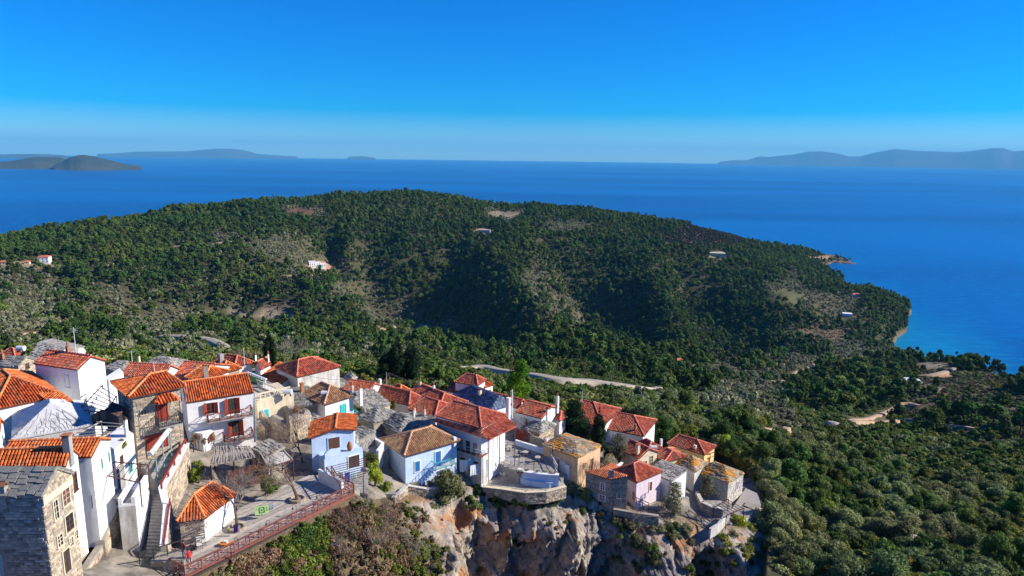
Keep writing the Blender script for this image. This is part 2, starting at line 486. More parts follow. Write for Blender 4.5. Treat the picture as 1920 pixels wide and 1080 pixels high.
def built_up(x, y):
    az = np.arctan2(x, y); return (np.hypot(x, y) < np.interp(az, BACK_AZ, BACK_D)) & (az < BACK_AZ[-1])


def height(x, y):
    x = np.asarray(x, float); y = np.asarray(y, float)
    az = np.clip(np.arctan2(x, y), -1.05, 1.05); d = np.maximum(np.hypot(x, y), 12.0)
    z = CAMH - _rbf(az, np.maximum(d, 30.0)) * np.maximum(d, 30.0)
    wild = np.clip((d - 118) / 60, 0, 1)
    dl = np.clip((d - 300) / 600, 0, 1)
    z = z + wild * (fbm(x / 60, y / 60, 4, 3) * (1.5 + 10.5 * dl)) + wild * fbm(x / 14, y / 14, 3, 9) * (0.6 + 2.6 * dl)
    z = z + (1 - wild) * fbm(x / 5, y / 5, 3, 5) * 0.25
    z = np.where((z > 0) & (z < 12), 12 * (np.maximum(z, 0) / 12) ** .45, z)
    z = np.where((z <= 0), z * 2.5 - .5, z)
    de = np.interp(az, EDGE_AZ, EDGE_D); ze = np.interp(az, EDGE_AZ, EDGE3[:, 2])
    inside = np.clip((az - EDGE_AZ[0]) / 0.02, 0, 1) * np.clip((EDGE_AZ[-1] - az) / 0.03, 0, 1)
    delta = de - d + 1.2
    near = np.clip(1 - (d - de) / 6, 0, 1) * inside * (d > de - 1.2)
    z = z * (1 - near) + (ze - .35) * near
    fall = np.where(delta > 0.4, 10 + delta * 1.3, 0) * inside
    z = np.where((delta > 0.4) & (inside > 0), np.minimum(z, np.maximum(ze - fall, 150)), z)
    return z


RELIEF = []
GULLIES = [([(600,440),(650,480),(715,528),(790,575),(870,620),(960,655)], -68, 92), ([(1010,430),(1060,480),(1120,540),(1165,600),(1205,660)], -58, 80), ([(1250,460),(1295,520),(1330,590),(1350,650),(1352,690)], -40, 60),
           ([(130,600),(260,580),(380,560),(470,520)], -28, 60), ([(520,640),(470,600),(520,560),(600,540)], -12, 30), ([(1180,450),(1210,520),(1240,600)], -12, 28), ([(830,440),(860,500),(900,560)], -12, 30), ([(1420,520),(1430,590),(1420,660)], -14, 30),
           ([(480,445),(600,505),(750,585),(860,642)], 14, 30), ([(900,435),(1000,524),(1060,574),(1110,622)], 14, 30), ([(1150,435),(1230,505),(1300,574),(1320,640)], 12, 28)]
_h0 = height


def height(x, y):
    z = _h0(x, y)
    x = np.asarray(x, float); y = np.asarray(y, float)
    for P_, a_, w_ in RELIEF:
        m = (x > P_[:, 0].min() - 250) & (x < P_[:, 0].max() + 250) & (y > P_[:, 1].min() - 250) & (y < P_[:, 1].max() + 250) & (y > 330)
        if not np.any(m): continue
        xm = x[m] if x.ndim else np.array([x]); ym = y[m] if x.ndim else np.array([y]); dz = np.empty(len(xm))
        for i in range(0, len(xm), 30000):
            d_ = ((xm[i:i + 30000, None] - P_[None, :, 0]) ** 2 + (ym[i:i + 30000, None] - P_[None, :, 1]) ** 2) ** .5
            k_ = d_.argmin(1); sc_ = P_[k_, 2]
            dz[i:i + 30000] = a_ * sc_ * np.exp(-d_.min(1) / (w_ * sc_))
        if x.ndim: z[m] = np.where(dz < 0, np.maximum(z[m] + dz, np.minimum(z[m], 12 + .04 * z[m])), z[m] + dz)
        else: z = max(z + dz[0], min(float(z), 12 + .04 * float(z))) if dz[0] < 0 else z + dz[0]
    return z


def on_ground(px, py, d0=60, d1=2200):
    """Where the line of sight through (px, py) meets the ground."""
    r = ray(px, py); h = math.hypot(r[0], r[1])
    ds = np.exp(np.linspace(math.log(d0), math.log(d1), 500))
    X = r[0] / h * ds; Y = r[1] / h * ds; Zr = CAMH + r[2] / h * ds
    g = height(X, Y) - Zr
    i = int(np.argmax(g > 0))
    if g[i] <= 0: i = len(ds) - 1
    if i == 0: i = 1
    t = g[i - 1] / (g[i - 1] - g[i] + 1e-9)
    d = ds[i - 1] + (ds[i] - ds[i - 1]) * min(max(t, 0), 1)
    x, y = r[0] / h * d, r[1] / h * d
    return np.array([x, y, float(height(x, y))])


MT = Mcam.T
def project(P):
    q = (P - np.array([0, 0, CAMH])) @ MT.T
    w = np.maximum(-q[:, 2], 0.1)
    return 960 + FPX * q[:, 0] / w, 540 - FPX * q[:, 1] / w


# ------------------------------------------------------------------ what grows where (surveyed patches)
OLIVE = [(60,570,120,55),(20,620,110,40),(200,560,60,30),(330,600,120,28),(430,452,60,14),(520,470,70,26),(590,500,60,22),(660,545,55,24),(730,585,60,24),(800,620,60,22),
         (1010,530,34,30),(1050,570,36,32),(1085,600,30,30),(950,402,50,12),(565,396,46,12),(1390,745,85,52),(1420,800,70,40),(1360,700,50,18),(1480,690,60,22),(1600,665,80,26),
         (1490,545,50,40),(1560,580,60,30),(1250,760,60,12),(1060,425,50,12)]
BROWN = [(1800,730,120,45),(1880,780,80,50),(1330,440,95,26),(1760,760,70,30),(520,590,60,22),(80,660,90,14),(1640,690,40,10),(1540,625,60,18)]
MAQUIS = [(300,655,180,34),(120,660,140,26),(500,660,110,26),(640,670,90,26),(1350,830,110,40),(1600,950,330,190),(1830,960,150,190),(1700,830,260,45),(800,680,90,16)]
BARE = [(565,398,26,9,0),(950,402,34,7,1),(600,500,22,8,2),(905,433,14,5,2),(1345,478,20,6,1),(700,612,34,4,2),(1545,484,26,5,2),(1580,490,14,4,2),(1470,560,34,16,3),
        (1750,730,20,8,1),(1770,703,14,5,2),(1285,690,22,5,2),(745,625,40,5,2),(70,497,60,8,1),(1750,685,36,6,1),(320,463,16,4,1),(160,433,16,4,2),(500,590,60,12,1),
        (1495,800,16,4,1),(1700,760,14,4,1)]


def inpatch(px, py, L, soft=0.6):
    m = np.zeros(np.shape(px)); wob = fbm(np.asarray(px) / 34.0, np.asarray(py) / 15.0, 4, 88)
    for e in L:
        q = ((px - e[0]) / e[2]) ** 2 + ((py - e[1]) / e[3]) ** 2 + 2.4 * wob
        m = np.maximum(m, np.clip((1 + soft - q) / (2 * soft), 0, 1))
    return m


def _trace(pl):
    Q = np.array([on_ground(*q, d0=125)[:2] for q in pl]); seg = np.hypot(*np.diff(Q, axis=0).T); s_ = np.r_[0, np.cumsum(seg)]; t_ = np.arange(0, s_[-1], 9.0); u_ = t_ / s_[-1]
    return np.stack([np.interp(t_, s_, Q[:, 0]), np.interp(t_, s_, Q[:, 1]), np.clip(np.minimum(u_ * 3, (1 - u_) * 4), .12, 1)], -1)
RELIEF = [(_trace(l), a, w) for l, a, w in GULLIES]

# ------------------------------------------------------------------ roads (surveyed centre lines, draped on the land)
ROADS = [
 ('main road', [(800,693),(840,690),(900,692),(950,699),(1000,707),(1050,714),(1100,719),(1150,724),(1200,729),(1235,732)], 3.2, 'asph'),
 ('bend', [(425,672),(424,664),(418,652),(405,644),(380,638),(350,635),(300,633)], 5.2, 'asph'),
 ('track', [(900,678),(930,676),(955,668),(978,659)], 2.6, 'dirt'),
 ('track', [(1595,788),(1640,780),(1680,762),(1700,757),(1725,760)], 2.4, 'dirt'),
 ('track', [(1600,790),(1650,790),(1700,787),(1760,795),(1830,802)], 2.0, 'dirt'),
 ('track', [(1270,822),(1340,820),(1400,818),(1440,812),(1475,806)], 2.4, 'dirt'),
 ('track', [(1330,700),(1332,715),(1320,724),(1290,726)], 5.0, 'dirt'),
 ('track', [(1455,720),(1480,705),(1510,692),(1540,680),(1590,676),(1660,668)], 2.6, 'dirt'),
 ('track', [(1330,708),(1400,714),(1455,716)], 2.6, 'dirt'),
 ('track', [(670,614),(700,616),(745,616),(790,610)], 4.5, 'dirt'),
 ('track', [(500,630),(560,628),(600,622),(670,616)], 3.0, 'dirt'),
 ('track', [(520,517),(560,516),(600,514)], 3.0, 'dirt'),
 ('track', [(1690,700),(1730,705),(1765,700),(1790,690)], 3.0, 'dirt'),
 ('track', [(0,628),(80,622),(170,616),(260,612),(360,606)], 3.0, 'dirt'),
 ('track', [(340,466),(390,460),(440,452)], 4.0, 'dirt'),
]


def chaikin(P, k=3):
    P = np.array(P, float)
    for _ in range(k):
        Q = [P[0]]
        for a, b in zip(P[:-1], P[1:]):
            Q += [a * .75 + b * .25, a * .25 + b * .75]
        Q.append(P[-1]); P = np.array(Q)
    return P


ROAD_W = []
for nm, pl, w, kd in ROADS:
    ROAD_W.append((chaikin([on_ground(*q, d0=125)[:2] for q in pl], 3), w, kd))
_RP = np.concatenate([r[0] for r in ROAD_W])


def resample(P, step):
    seg = np.hypot(*np.diff(P, axis=0).T); s = np.r_[0, np.cumsum(seg)]
    t = np.arange(0, s[-1], step)
    return np.stack([np.interp(t, s, P[:, 0]), np.interp(t, s, P[:, 1])], -1)


ROAD_W = [(resample(P, 3.0), w, kd) for P, w, kd in ROAD_W]
_RP = np.concatenate([np.c_[r[0], np.full(len(r[0]), r[1])] for r in ROAD_W])


def near_road(x, y):
    out = np.full(len(x), 1e9)
    for i in range(0, len(x), 20000):
        q = ((x[i:i + 20000, None] - _RP[None, :, 0]) ** 2 + (y[i:i + 20000, None] - _RP[None, :, 1]) ** 2) ** .5 - _RP[None, :, 2] / 2
        out[i:i + 20000] = q.min(1)
    return out


# ------------------------------------------------------------------ terrain mesh
NA, ND = 620, 470
_az = np.linspace(-1.04, 1.04, NA); _d = np.exp(np.linspace(math.log(24), math.log(2700), ND))
AZ, DD = np.meshgrid(_az, _d)
TX = np.sin(AZ) * DD; TY = np.cos(AZ) * DD
TZ = height(TX, TY)
TV = np.stack([TX, TY, TZ], -1).reshape(-1, 3)
i0 = (np.arange(ND - 1)[:, None] * NA + np.arange(NA - 1)[None]).ravel()
TF = np.stack([i0, i0 + 1, i0 + NA + 1, i0 + NA], -1)
# the ground is cut away beside the roads
for P_, w_, kd_ in ROAD_W:
    zr_ = np.convolve(np.pad(height(P_[:, 0], P_[:, 1]), 2, 'edge'), np.ones(5) / 5, 'valid')
    nearm = (np.abs(TV[:, 0] - P_[:, 0].mean()) < np.ptp(P_[:, 0]) / 2 + 16) & (np.abs(TV[:, 1] - P_[:, 1].mean()) < np.ptp(P_[:, 1]) / 2 + 16)
    I_ = np.where(nearm)[0]
    if not len(I_): continue
    d2_ = ((TV[I_, 0][:, None] - P_[None, :, 0]) ** 2 + (TV[I_, 1][:, None] - P_[None, :, 1]) ** 2) ** .5; k_ = d2_.argmin(1); dm_ = d2_.min(1)
    front = np.hypot(TV[I_, 0], TV[I_, 1]) < np.hypot(P_[k_, 0], P_[k_, 1])
    lim = zr_[k_] - .15 - np.where(front, np.maximum(0, dm_ - w_ / 2) * .38, 0)
    use = (dm_ < w_ / 2 + np.where(front, 22, .5)); TV[I_[use], 2] = np.minimum(TV[I_[use], 2], lim[use])
tpx, tpy = project(TV)
far = np.clip((TV[:, 1] - 118) / 20, 0, 1)
base = np.array([0.062, 0.060, 0.030]); cols = np.tile(base, (len(TV), 1))
def blend(c, m):
    global cols
    cols = cols * (1 - m[:, None]) + np.array(c)[None] * m[:, None]
blend((0.095, 0.085, 0.045), inpatch(tpx, tpy, OLIVE) * far)
blend((0.125, 0.092, 0.055), inpatch(tpx, tpy, BROWN) * far)
blend((0.11, 0.10, 0.045), inpatch(tpx, tpy, MAQUIS) * far)
for e in BARE:
    blend([(0.13, 0.07, 0.045), (0.27, 0.21, 0.135), (0.38, 0.235, 0.14), (0.11, 0.11, 0.045)][e[4]], inpatch(tpx, tpy, [e[:4]]) * far)
low = np.clip((7 - TV[:, 2] + 9 * fbm(TV[:, 0] / 20, TV[:, 1] / 20, 3, 4)) / 5, 0, 1) * (TV[:, 1] > 400)
blend((0.19, 0.125, 0.085), low)
blend((0.22, 0.195, 0.155), built_up(TV[:, 0], TV[:, 1]) * 1.0)
blend((0.12, 0.10, 0.055), (np.clip((TV[:, 0] - 36) / 8, 0, 1)) * (np.hypot(TV[:, 0], TV[:, 1]) < 130))
cols = np.clip(cols * (1 + 0.5 * fbm(TV[:, 0] / 9, TV[:, 1] / 9, 4, 21))[:, None], 0.01, 1)

m = bpy.data.materials.new('hillside_soil'); m.use_nodes = True
nt = m.node_tree; b = nt.nodes['Principled BSDF']; b.inputs['Roughness'].default_value = 0.95; b.inputs['Specular IOR Level'].default_value = 0.1
at = nt.nodes.new('ShaderNodeAttribute'); at.attribute_name = 'soil'
nz = nt.nodes.new('ShaderNodeTexNoise'); nz.inputs['Scale'].default_value = 0.7; nz.inputs['Detail'].default_value = 6
ge = nt.nodes.new('ShaderNodeNewGeometry'); nt.links.new(ge.outputs['Position'], nz.inputs['Vector'])
mr = nt.nodes.new('ShaderNodeMapRange'); mr.inputs[3].default_value = 0.55; mr.inputs[4].default_value = 1.5
mr.inputs[1].default_value = 0.3; mr.inputs[2].default_value = 0.7
nt.links.new(nz.outputs[0], mr.inputs[0])
mx = nt.nodes.new('ShaderNodeVectorMath'); mx.operation = 'SCALE'; nt.links.new(at.outputs['Color'], mx.inputs[0]); nt.links.new(mr.outputs[0], mx.inputs['Scale'])
nt.links.new(mx.outputs[0], b.inputs['Base Color'])
bp = nt.nodes.new('ShaderNodeBump'); bp.inputs['Distance'].default_value = 0.25; nt.links.new(nz.outputs[0], bp.inputs['Height']); nt.links.new(bp.outputs[0], b.inputs['Normal'])
M_SOIL = m
me = mesh_from('terrain', TV, TF, M_SOIL, smooth=True, attrs={'soil': ('POINT', 'FLOAT_COLOR', np.c_[cols, np.ones(len(cols))])})
tag(link('terrain', me), kind='structure')

# ------------------------------------------------------------------ roads
M_ASPH = mat('road_pale', (0.40, 0.34, 0.265), (0.31, 0.265, 0.21), 0.4, rough=0.95, coord='World')
M_DIRT = mat('dirt_track', (0.46, 0.32, 0.20), (0.34, 0.24, 0.15), 0.3, rough=1.0, coord='World')
for P, w, kd in ROAD_W:
    T = np.gradient(P, axis=0); T /= np.linalg.norm(T, axis=1)[:, None]
    Nn = np.stack([-T[:, 1], T[:, 0]], -1)
    rows = []
    for k in (-0.5, -0.17, 0.17, 0.5):
        q = P + Nn * w * k
        rows.append(np.c_[q, height(q[:, 0], q[:, 1]) + 0.0])
    zc = np.max([r[:, 2] for r in rows], axis=0)
    ker = np.ones(5) / 5; zc = np.convolve(np.pad(zc, 2, 'edge'), ker, 'valid') + (0.35 if kd == 'dirt' else 0.9)
    V = []
    for r in rows:
        r[:, 2] = zc; V.append(r)
    for sgn, r in ((-1, rows[0]), (1, rows[-1])):       # verge slopes down to the ground on both sides
        q = r.copy(); q[:, :2] += Nn * w * 0.5 * sgn * 0.5; q[:, 2] -= 3.0
        if sgn < 0: V.insert(0, q)
        else: V.append(q)
    n = len(P); V = np.concatenate(V)
    i0 = (np.arange(5)[:, None] * n + np.arange(n - 1)[None]).ravel()
    Fr = np.stack([i0, i0 + 1, i0 + n + 1, i0 + n], -1)[:, ::-1]
    o = link('road' if kd == 'asph' else 'dirt_track', mesh_from('road', V, Fr, M_ASPH if kd == 'asph' else M_DIRT, smooth=True))
    tag(o, kind='structure')

# ------------------------------------------------------------------ sea
sa = np.linspace(-math.pi, math.pi, 721)[:-1]; sd = np.r_[30.0, np.exp(np.linspace(math.log(300), math.log(50000), 150))]
SA, SD = np.meshgrid(sa, sd)
SX = np.sin(SA) * SD; SY = np.cos(SA) * SD
sh = np.zeros(SX.shape)
msk = (np.abs(SA) < 1.0) & (SD < 2600)
hz = height(SX[msk], SY[msk])
sh[msk] = np.clip((hz + 75) / 75, 0, 1) ** 1.5 * np.clip((1350 - SD[msk]) / 350, .1, 1) * .75
SV = np.stack([SX, SY, np.zeros_like(SX)], -1).reshape(-1, 3)
na, nd = len(sa), len(sd)
jj = np.arange(na)
SF = np.concatenate([np.stack([i * na + jj, i * na + (jj + 1) % na, (i + 1) * na + (jj + 1) % na, (i + 1) * na + jj], -1) for i in range(nd - 1)])
m = bpy.data.materials.new('sea_water'); m.use_nodes = True
nt = m.node_tree; b = nt.nodes['Principled BSDF']; b.inputs['Roughness'].default_value = 0.32; b.inputs['Specular IOR Level'].default_value = 0.16
ge = nt.nodes.new('ShaderNodeNewGeometry'); at = nt.nodes.new('ShaderNodeAttribute'); at.attribute_name = 'shallow'
n1 = nt.nodes.new('ShaderNodeTexNoise'); n1.inputs['Scale'].default_value = 0.0007; n1.inputs['Detail'].default_value = 3
mp = nt.nodes.new('ShaderNodeMapping'); mp.inputs['Scale'].default_value = (0.28, 1.0, 1.0); mp.inputs['Rotation'].default_value = (0, 0, 0.12)
n2 = nt.nodes.new('ShaderNodeTexNoise'); n2.inputs['Scale'].default_value = 0.085; n2.inputs['Detail'].default_value = 7; n2.inputs['Roughness'].default_value = 0.65
nt.links.new(ge.outputs['Position'], mp.inputs[0]); nt.links.new(mp.outputs[0], n1.inputs['Vector']); mp2 = nt.nodes.new('ShaderNodeMapping'); mp2.inputs['Scale'].default_value = (0.35, 1.3, 1.0); mp2.inputs['Rotation'].default_value = (0, 0, -0.2); nt.links.new(ge.outputs['Position'], mp2.inputs[0]); nt.links.new(mp2.outputs[0], n2.inputs['Vector'])
def RGBn(c):
    r = nt.nodes.new('ShaderNodeRGB'); r.outputs[0].default_value = (*c, 1); return r.outputs[0]
def MIXn(f, a, c):
    x = nt.nodes.new('ShaderNodeMix'); x.data_type = 'RGBA'; nt.links.new(f, x.inputs[0]); nt.links.new(a, x.inputs[6]); nt.links.new(c, x.inputs[7]); return x.outputs[2]
def MRn(f, a, c, d=0.0, e=1.0):
    r = nt.nodes.new('ShaderNodeMapRange'); r.inputs[1].default_value = a; r.inputs[2].default_value = c; r.inputs[3].default_value = d; r.inputs[4].default_value = e
    nt.links.new(f, r.inputs[0]); return r.outputs[0]
c = MIXn(MRn(n1.outputs[0], 0.44, 0.58), RGBn((0.000, 0.045, 0.21)), RGBn((0.000, 0.105, 0.34)))
c = MIXn(MRn(n2.outputs[0], 0.48, 0.66, 0, 0.7), c, RGBn((0.005, 0.20, 0.46)))
c = MIXn(at.outputs['Fac'], c, RGBn((0.01, 0.36, 0.50)))
nt.links.new(c, b.inputs['Base Color'])
bp = nt.nodes.new('ShaderNodeBump'); bp.inputs['Distance'].default_value = 0.8; bp.inputs['Strength'].default_value = 0.6
nt.links.new(n2.outputs[0], bp.inputs['Height']); nt.links.new(bp.outputs[0], b.inputs['Normal'])
me = mesh_from('sea', SV, SF[:, ::-1], m, attrs={'shallow': ('POINT', 'FLOAT', sh.ravel())})
tag(link('sea', me), kind='structure')

# ------------------------------------------------------------------ far islands and mountains (each a ridge with real depth)
M_ISLE = mat('far_island_scrub', (0.035, 0.045, 0.03), (0.07, 0.065, 0.045), 0.002, rough=1.0, coord='World')
M_MOUNT = mat('far_mountain_rock', (0.055, 0.06, 0.065), (0.09, 0.085, 0.08), 0.0006, rough=1.0, coord='World')


def ridge(name, pts, d, wid, m, seed, amp=0.3, nx=160, ny=26, cape=False):
    xs = np.array([p[0] for p in pts], float); ys = np.array([p[1] for p in pts], float)
    px = np.linspace(xs[0], xs[-1], nx); py = np.interp(px, xs, ys)
    base = []; top = []
    for a, c in zip(px, py):
        q = PD(a, c, d); top.append(max(q[2], 0.5)); base.append((q[0], q[1]))
    base = np.array(base); top = np.array(top)
    top = top * (1 + amp * 0.12 * fbm(np.arange(nx) / 9, np.zeros(nx), 3, seed))
    dirv = base / np.linalg.norm(base, axis=1)[:, None]
    V = []
    for t in np.linspace(-1, 1, ny):
        w = wid * (0.55 + 0.45 * np.clip(top / top.max(), 0.05, 1))
        p = base + dirv * (t * w)[:, None]
        h = top * np.clip(1 - abs(t) ** 1.25, 0, 1)
        h = h * (1 + (1 if abs(t) > 0.02 else 0.2) * amp * 1.2 * fbm(p[:, 0] / wid * 2.2, p[:, 1] / wid * 2.2, 3, seed + 3) * (abs(t) ** .5)) - (3 if abs(t) > .97 else 0)
        V.append(np.c_[p, h])
    V = np.concatenate(V)
    V[::nx, 2] = -3; V[nx - 1::nx, 2] = -3
    i0 = (np.arange(ny - 1)[:, None] * nx + np.arange(nx - 1)[None]).ravel()
    return tag(link(name, mesh_from(name, V, np.stack([i0, i0 + 1, i0 + nx + 1, i0 + nx], -1), m)), kind='structure')


ridge('island', [(100,310),(116,303),(128,296),(148,290.5),(158,290),(178,293),(200,298),(222,304),(240,308),(266,310.5)], 11500, 650, M_ISLE, 1)
M_SPIT = mat('shore_rock_rust', (0.26, 0.15, 0.10), (0.16, 0.11, 0.085), 0.08, rough=1.0, bump=.5, bscale=.2, coord='World')
ridge('rocky_spit', [(1530,484),(1545,487),(1558,489),(1572,489.5),(1590,490.5),(1606,493.8)], float(np.hypot(*PZ(1600, 494, 0)[:2])), 14, M_SPIT, 21, .5, 60, 14)
ridge('rocky_spit', [(1545,519),(1556,522),(1568,525.5),(1584,530)], float(np.hypot(*PZ(1580, 530, 0)[:2])), 14, M_SPIT, 22, .5, 40, 12)
ridge('island', [(-60,300),(0,303),(25,301),(45,297),(60,294),(90,293.5),(115,295),(128,300),(140,307)], 12300, 700, M_ISLE, 2)
ridge('far_hills', [(-120,289),(0,289),(60,288.5),(90,289),(120,291),(135,294)], 30000, 1500, M_MOUNT, 5)
ridge('far_mountains', [(180,289),(225,286.5),(260,284),(300,283.5),(350,283.5),(385,280),(410,278),(440,279),(465,283),(480,288),(520,291),(560,293.5)], 42000, 2500, M_MOUNT, 7, 0.1)
ridge('far_islet', [(650,295.5),(660,293.2),(675,292.6),(690,293.5),(705,296)], 40000, 600, M_MOUNT, 9, 0.1, 30, 10)
ridge('far_mountains', [(1345,304),(1375,300),(1395,300),(1420,298.5),(1450,293),(1490,289),(1515,284),(1540,283),(1570,287),(1592,293),(1615,292.5),(1635,287),(1660,282),(1680,278.5),
                        (1700,280.5),(1715,282),(1740,283),(1790,284.5),(1815,283.5),(1840,280),(1862,276.5),(1880,277),(1900,283),(1930,281),(2000,276),(2150,280),(2300,290)], 44000, 3500, M_MOUNT, 11, 0.1, 320)
ridge('far_mountains', [(1400,300),(1425,292),(1450,294),(1480,300)], 47500, 900, M_MOUNT, 13, 0.1, 30, 10)

# ------------------------------------------------------------------ air
hb = MB(); HS = 54000
hb.box((-HS, -HS, -70), (2 * HS, 0, 0), (0, 2 * HS, 0), (0, 0, 1270))
m = bpy.data.materials.new('thin_haze'); m.use_nodes = True; nt = m.node_tree; nt.nodes.clear()
o_ = nt.nodes.new('ShaderNodeOutputMaterial'); pv = nt.nodes.new('ShaderNodeVolumePrincipled')
pv.inputs['Color'].default_value = (0.15, 0.60, 1.0, 1); pv.inputs['Density'].default_value = 0.000028; pv.inputs['Anisotropy'].default_value = 0.0
nt.links.new(pv.outputs[0], o_.inputs['Volume'])
HAZE = hb.build('haze', m, kind='stuff')

# ------------------------------------------------------------------ the cliff under the village
def polyline_resample(P, step):
    seg = np.linalg.norm(np.diff(P[:, :2], axis=0), axis=1); s = np.r_[0, np.cumsum(seg)]
    t = np.arange(0, s[-1], step)
    return np.stack([np.interp(t, s, P[:, k]) for k in range(3)], -1), t, s


EP, ET, ES = polyline_resample(EDGE3, 0.28)
epx = np.interp(ET, ES, [e[0] for e in EDGE])
g = np.gradient(EP[:, :2], axis=0); ker = np.ones(41) / 41
g = np.stack([np.convolve(np.pad(g[:, k], 20, 'edge'), ker, 'valid') for k in (0, 1)], -1)
g /= np.linalg.norm(g, axis=1)[:, None]
OUT = np.stack([g[:, 1], -g[:, 0]], -1)
OUT = OUT * 0.6 + np.array([0.05, -0.4]); OUT /= np.linalg.norm(OUT, axis=1)[:, None]
kx = [345, 430, 560, 660, 700, 760, 800, 822, 850, 900, 950, 985, 1010, 1050, 1075, 1100, 1140, 1180, 1215, 1245, 1275, 1300, 1335, 1352, 1375, 1400, 1420, 1445]
ko = [0.5, 0.6, 0.8, 1.0, 2.5, 4.0, 5.0, 4.2, 0.4, 0.2, 0.8, 1.2, 3.0, 3.4, 3.6, 1.6, 0.8, 1.6, 3.6, 4.4, 3.6, 0.4, 0.3, 3.4, 4.2, 4.4, 4.0, 1.0]
ks = [0.9, 0.9, 0.8, 0.7, 0.55, 0.4, 0.3, 0.25, 0.1, 0.1, 0.12, 0.15, 0.2, 0.25, 0.25, 0.2, 0.2, 0.35, 0.5, 0.5, 0.3, 0.05, 0.05, 0.2, 0.2, 0.2, 0.3, 0.5]
off = np.interp(epx, kx, ko); slp = np.interp(epx, kx, ks)
rocky = np.clip((epx - 730) / 60, 0, 1)
def facets(u, v, cell, amp, tilt, seed):
    u = u / cell; v = v / cell; iu = np.floor(u); iv = np.floor(v); best = np.full(np.shape(u), 9.0); val = np.zeros(np.shape(u))
    for a in (-1, 0, 1):
        for c_ in (-1, 0, 1):
            cu = iu + a; cv = iv + c_; su = cu + _hash(cu, cv, seed); sv_ = cv + _hash(cu, cv, seed + 1)
            d2 = (u - su) ** 2 + (v - sv_) ** 2; w = (_hash(cu, cv, seed + 2) - .5) * amp + tilt * ((u - su) * (_hash(cu, cv, seed + 3) - .5) + (v - sv_) * (_hash(cu, cv, seed + 4) - .5))
            val = np.where(d2 < best, w, val); best = np.minimum(best, d2)
    return val


tt = np.r_[-3.2, -1.2, np.arange(0, 34, 0.26)]
V = []
for t in tt:
    if t < 0:
        p = EP[:, :2] + OUT * (t + 0.2); z = EP[:, 2] - 0.28 + 0 * t
        V.append(np.c_[p, z]); continue
    grow = min(1, t / 3.0) ** 0.8
    s_ = ET + t * 0.35
    big = fbm(s_ / 5.5, t / 11 + 0 * s_, 3, 31) * 4.2
    rid = (1 - np.abs(2 * vnoise(s_ / 2.6, t / 7.5 + 0 * s_, 33) - 1)) * 1.6
    crag = np.floor(vnoise(s_ / 1.5, t / 2.2 + 0 * s_, 35) * 4) / 4 * 0.9 + np.floor(vnoise(s_ / 3.5, t / 3.0 + 0 * s_, 37) * 3) / 3 * 1.3
    fine = fbm(s_ / 0.7, t / 1.0 + 0 * s_, 3, 39) * 0.6
    fac = facets(s_ + t * .25, t * .55 + 0 * s_, 2.8, 3.6, 3.2, 71) + facets(s_ * 1.0 + 3, t * .7 + 0 * s_, 1.15, 1.3, 1.5, 81) + facets(s_, t * .8 + 0 * s_, .5, .45, .5, 91)
    o = off * grow + slp * t + grow * (rocky * (big * .7 + rid * .3 + fac) + fine * .6 + (1 - rocky) * fbm(s_ / 4, t / 4 + 0 * s_, 3, 41) * 2.0)
    o = np.maximum(o, -0.1 + 0.02 * t)
    p = EP[:, :2] + OUT * o[:, None]
    V.append(np.c_[p, EP[:, 2] - 0.28 - t + min(1, t) * 0.12 * fbm(s_ / 1.3, t / 1.3 + 0 * s_, 2, 43)])
CV = np.stack(V)   # rows x cols x 3
nr, nc = CV.shape[:2]
i0 = (np.arange(nr - 1)[:, None] * nc + np.arange(nc - 1)[None]).ravel()
CF = np.stack([i0, i0 + nc, i0 + nc + 1, i0 + 1], -1)
m = bpy.data.materials.new('cliff_rock'); m.use_nodes = True; nt = m.node_tree
b = nt.nodes['Principled BSDF']; b.inputs['Roughness'].default_value = 0.95; b.inputs['Specular IOR Level'].default_value = 0.15
ge = nt.nodes.new('ShaderNodeNewGeometry'); at = nt.nodes.new('ShaderNodeAttribute'); at.attribute_name = 'rock'
def NOI(sc, det=6, rg=0.65):
    n = nt.nodes.new('ShaderNodeTexNoise'); n.inputs['Scale'].default_value = sc; n.inputs['Detail'].default_value = det; n.inputs['Roughness'].default_value = rg
    nt.links.new(ge.outputs['Position'], n.inputs['Vector']); return n.outputs[0]
c = MIXn(MRn(NOI(0.55), 0.38, 0.6), RGBn((0.25, 0.225, 0.195)), RGBn((0.56, 0.47, 0.37)))
c = MIXn(MRn(NOI(0.23), 0.53, 0.60), c, RGBn((0.50, 0.25, 0.12)))
c = MIXn(MRn(NOI(1.7), 0.58, 0.66), c, RGBn((0.10, 0.09, 0.075)))
vo = nt.nodes.new('ShaderNodeTexVoronoi'); vo.feature = 'DISTANCE_TO_EDGE'; vo.inputs['Scale'].default_value = 0.5
mp = nt.nodes.new('ShaderNodeMapping'); mp.inputs['Scale'].default_value = (1.0, 1.0, 0.35); mp.inputs['Rotation'].default_value = (.3, .35, 0)
wn_ = nt.nodes.new('ShaderNodeVectorMath'); wn_.operation = 'ADD'; nzv = nt.nodes.new('ShaderNodeTexNoise'); nzv.inputs['Scale'].default_value = .7; nzv.inputs['Detail'].default_value = 4
nt.links.new(ge.outputs['Position'], nzv.inputs['Vector']); nt.links.new(ge.outputs['Position'], wn_.inputs[0]); nt.links.new(nzv.outputs['Color'], wn_.inputs[1]); nt.links.new(wn_.outputs[0], mp.inputs[0]); nt.links.new(mp.outputs[0], vo.inputs['Vector'])
crack = MRn(vo.outputs['Distance'], 0.0, 0.09)
c = MIXn(MRn(vo.outputs['Distance'], 0.0, 0.03, 0.62, 1.0), RGBn((0.07, 0.06, 0.05)), c)
c = MIXn(at.outputs['Fac'], RGBn((0.19, 0.145, 0.085)), c)
nt.links.new(c, b.inputs['Base Color'])
bp = nt.nodes.new('ShaderNodeBump'); bp.inputs['Distance'].default_value = 0.4
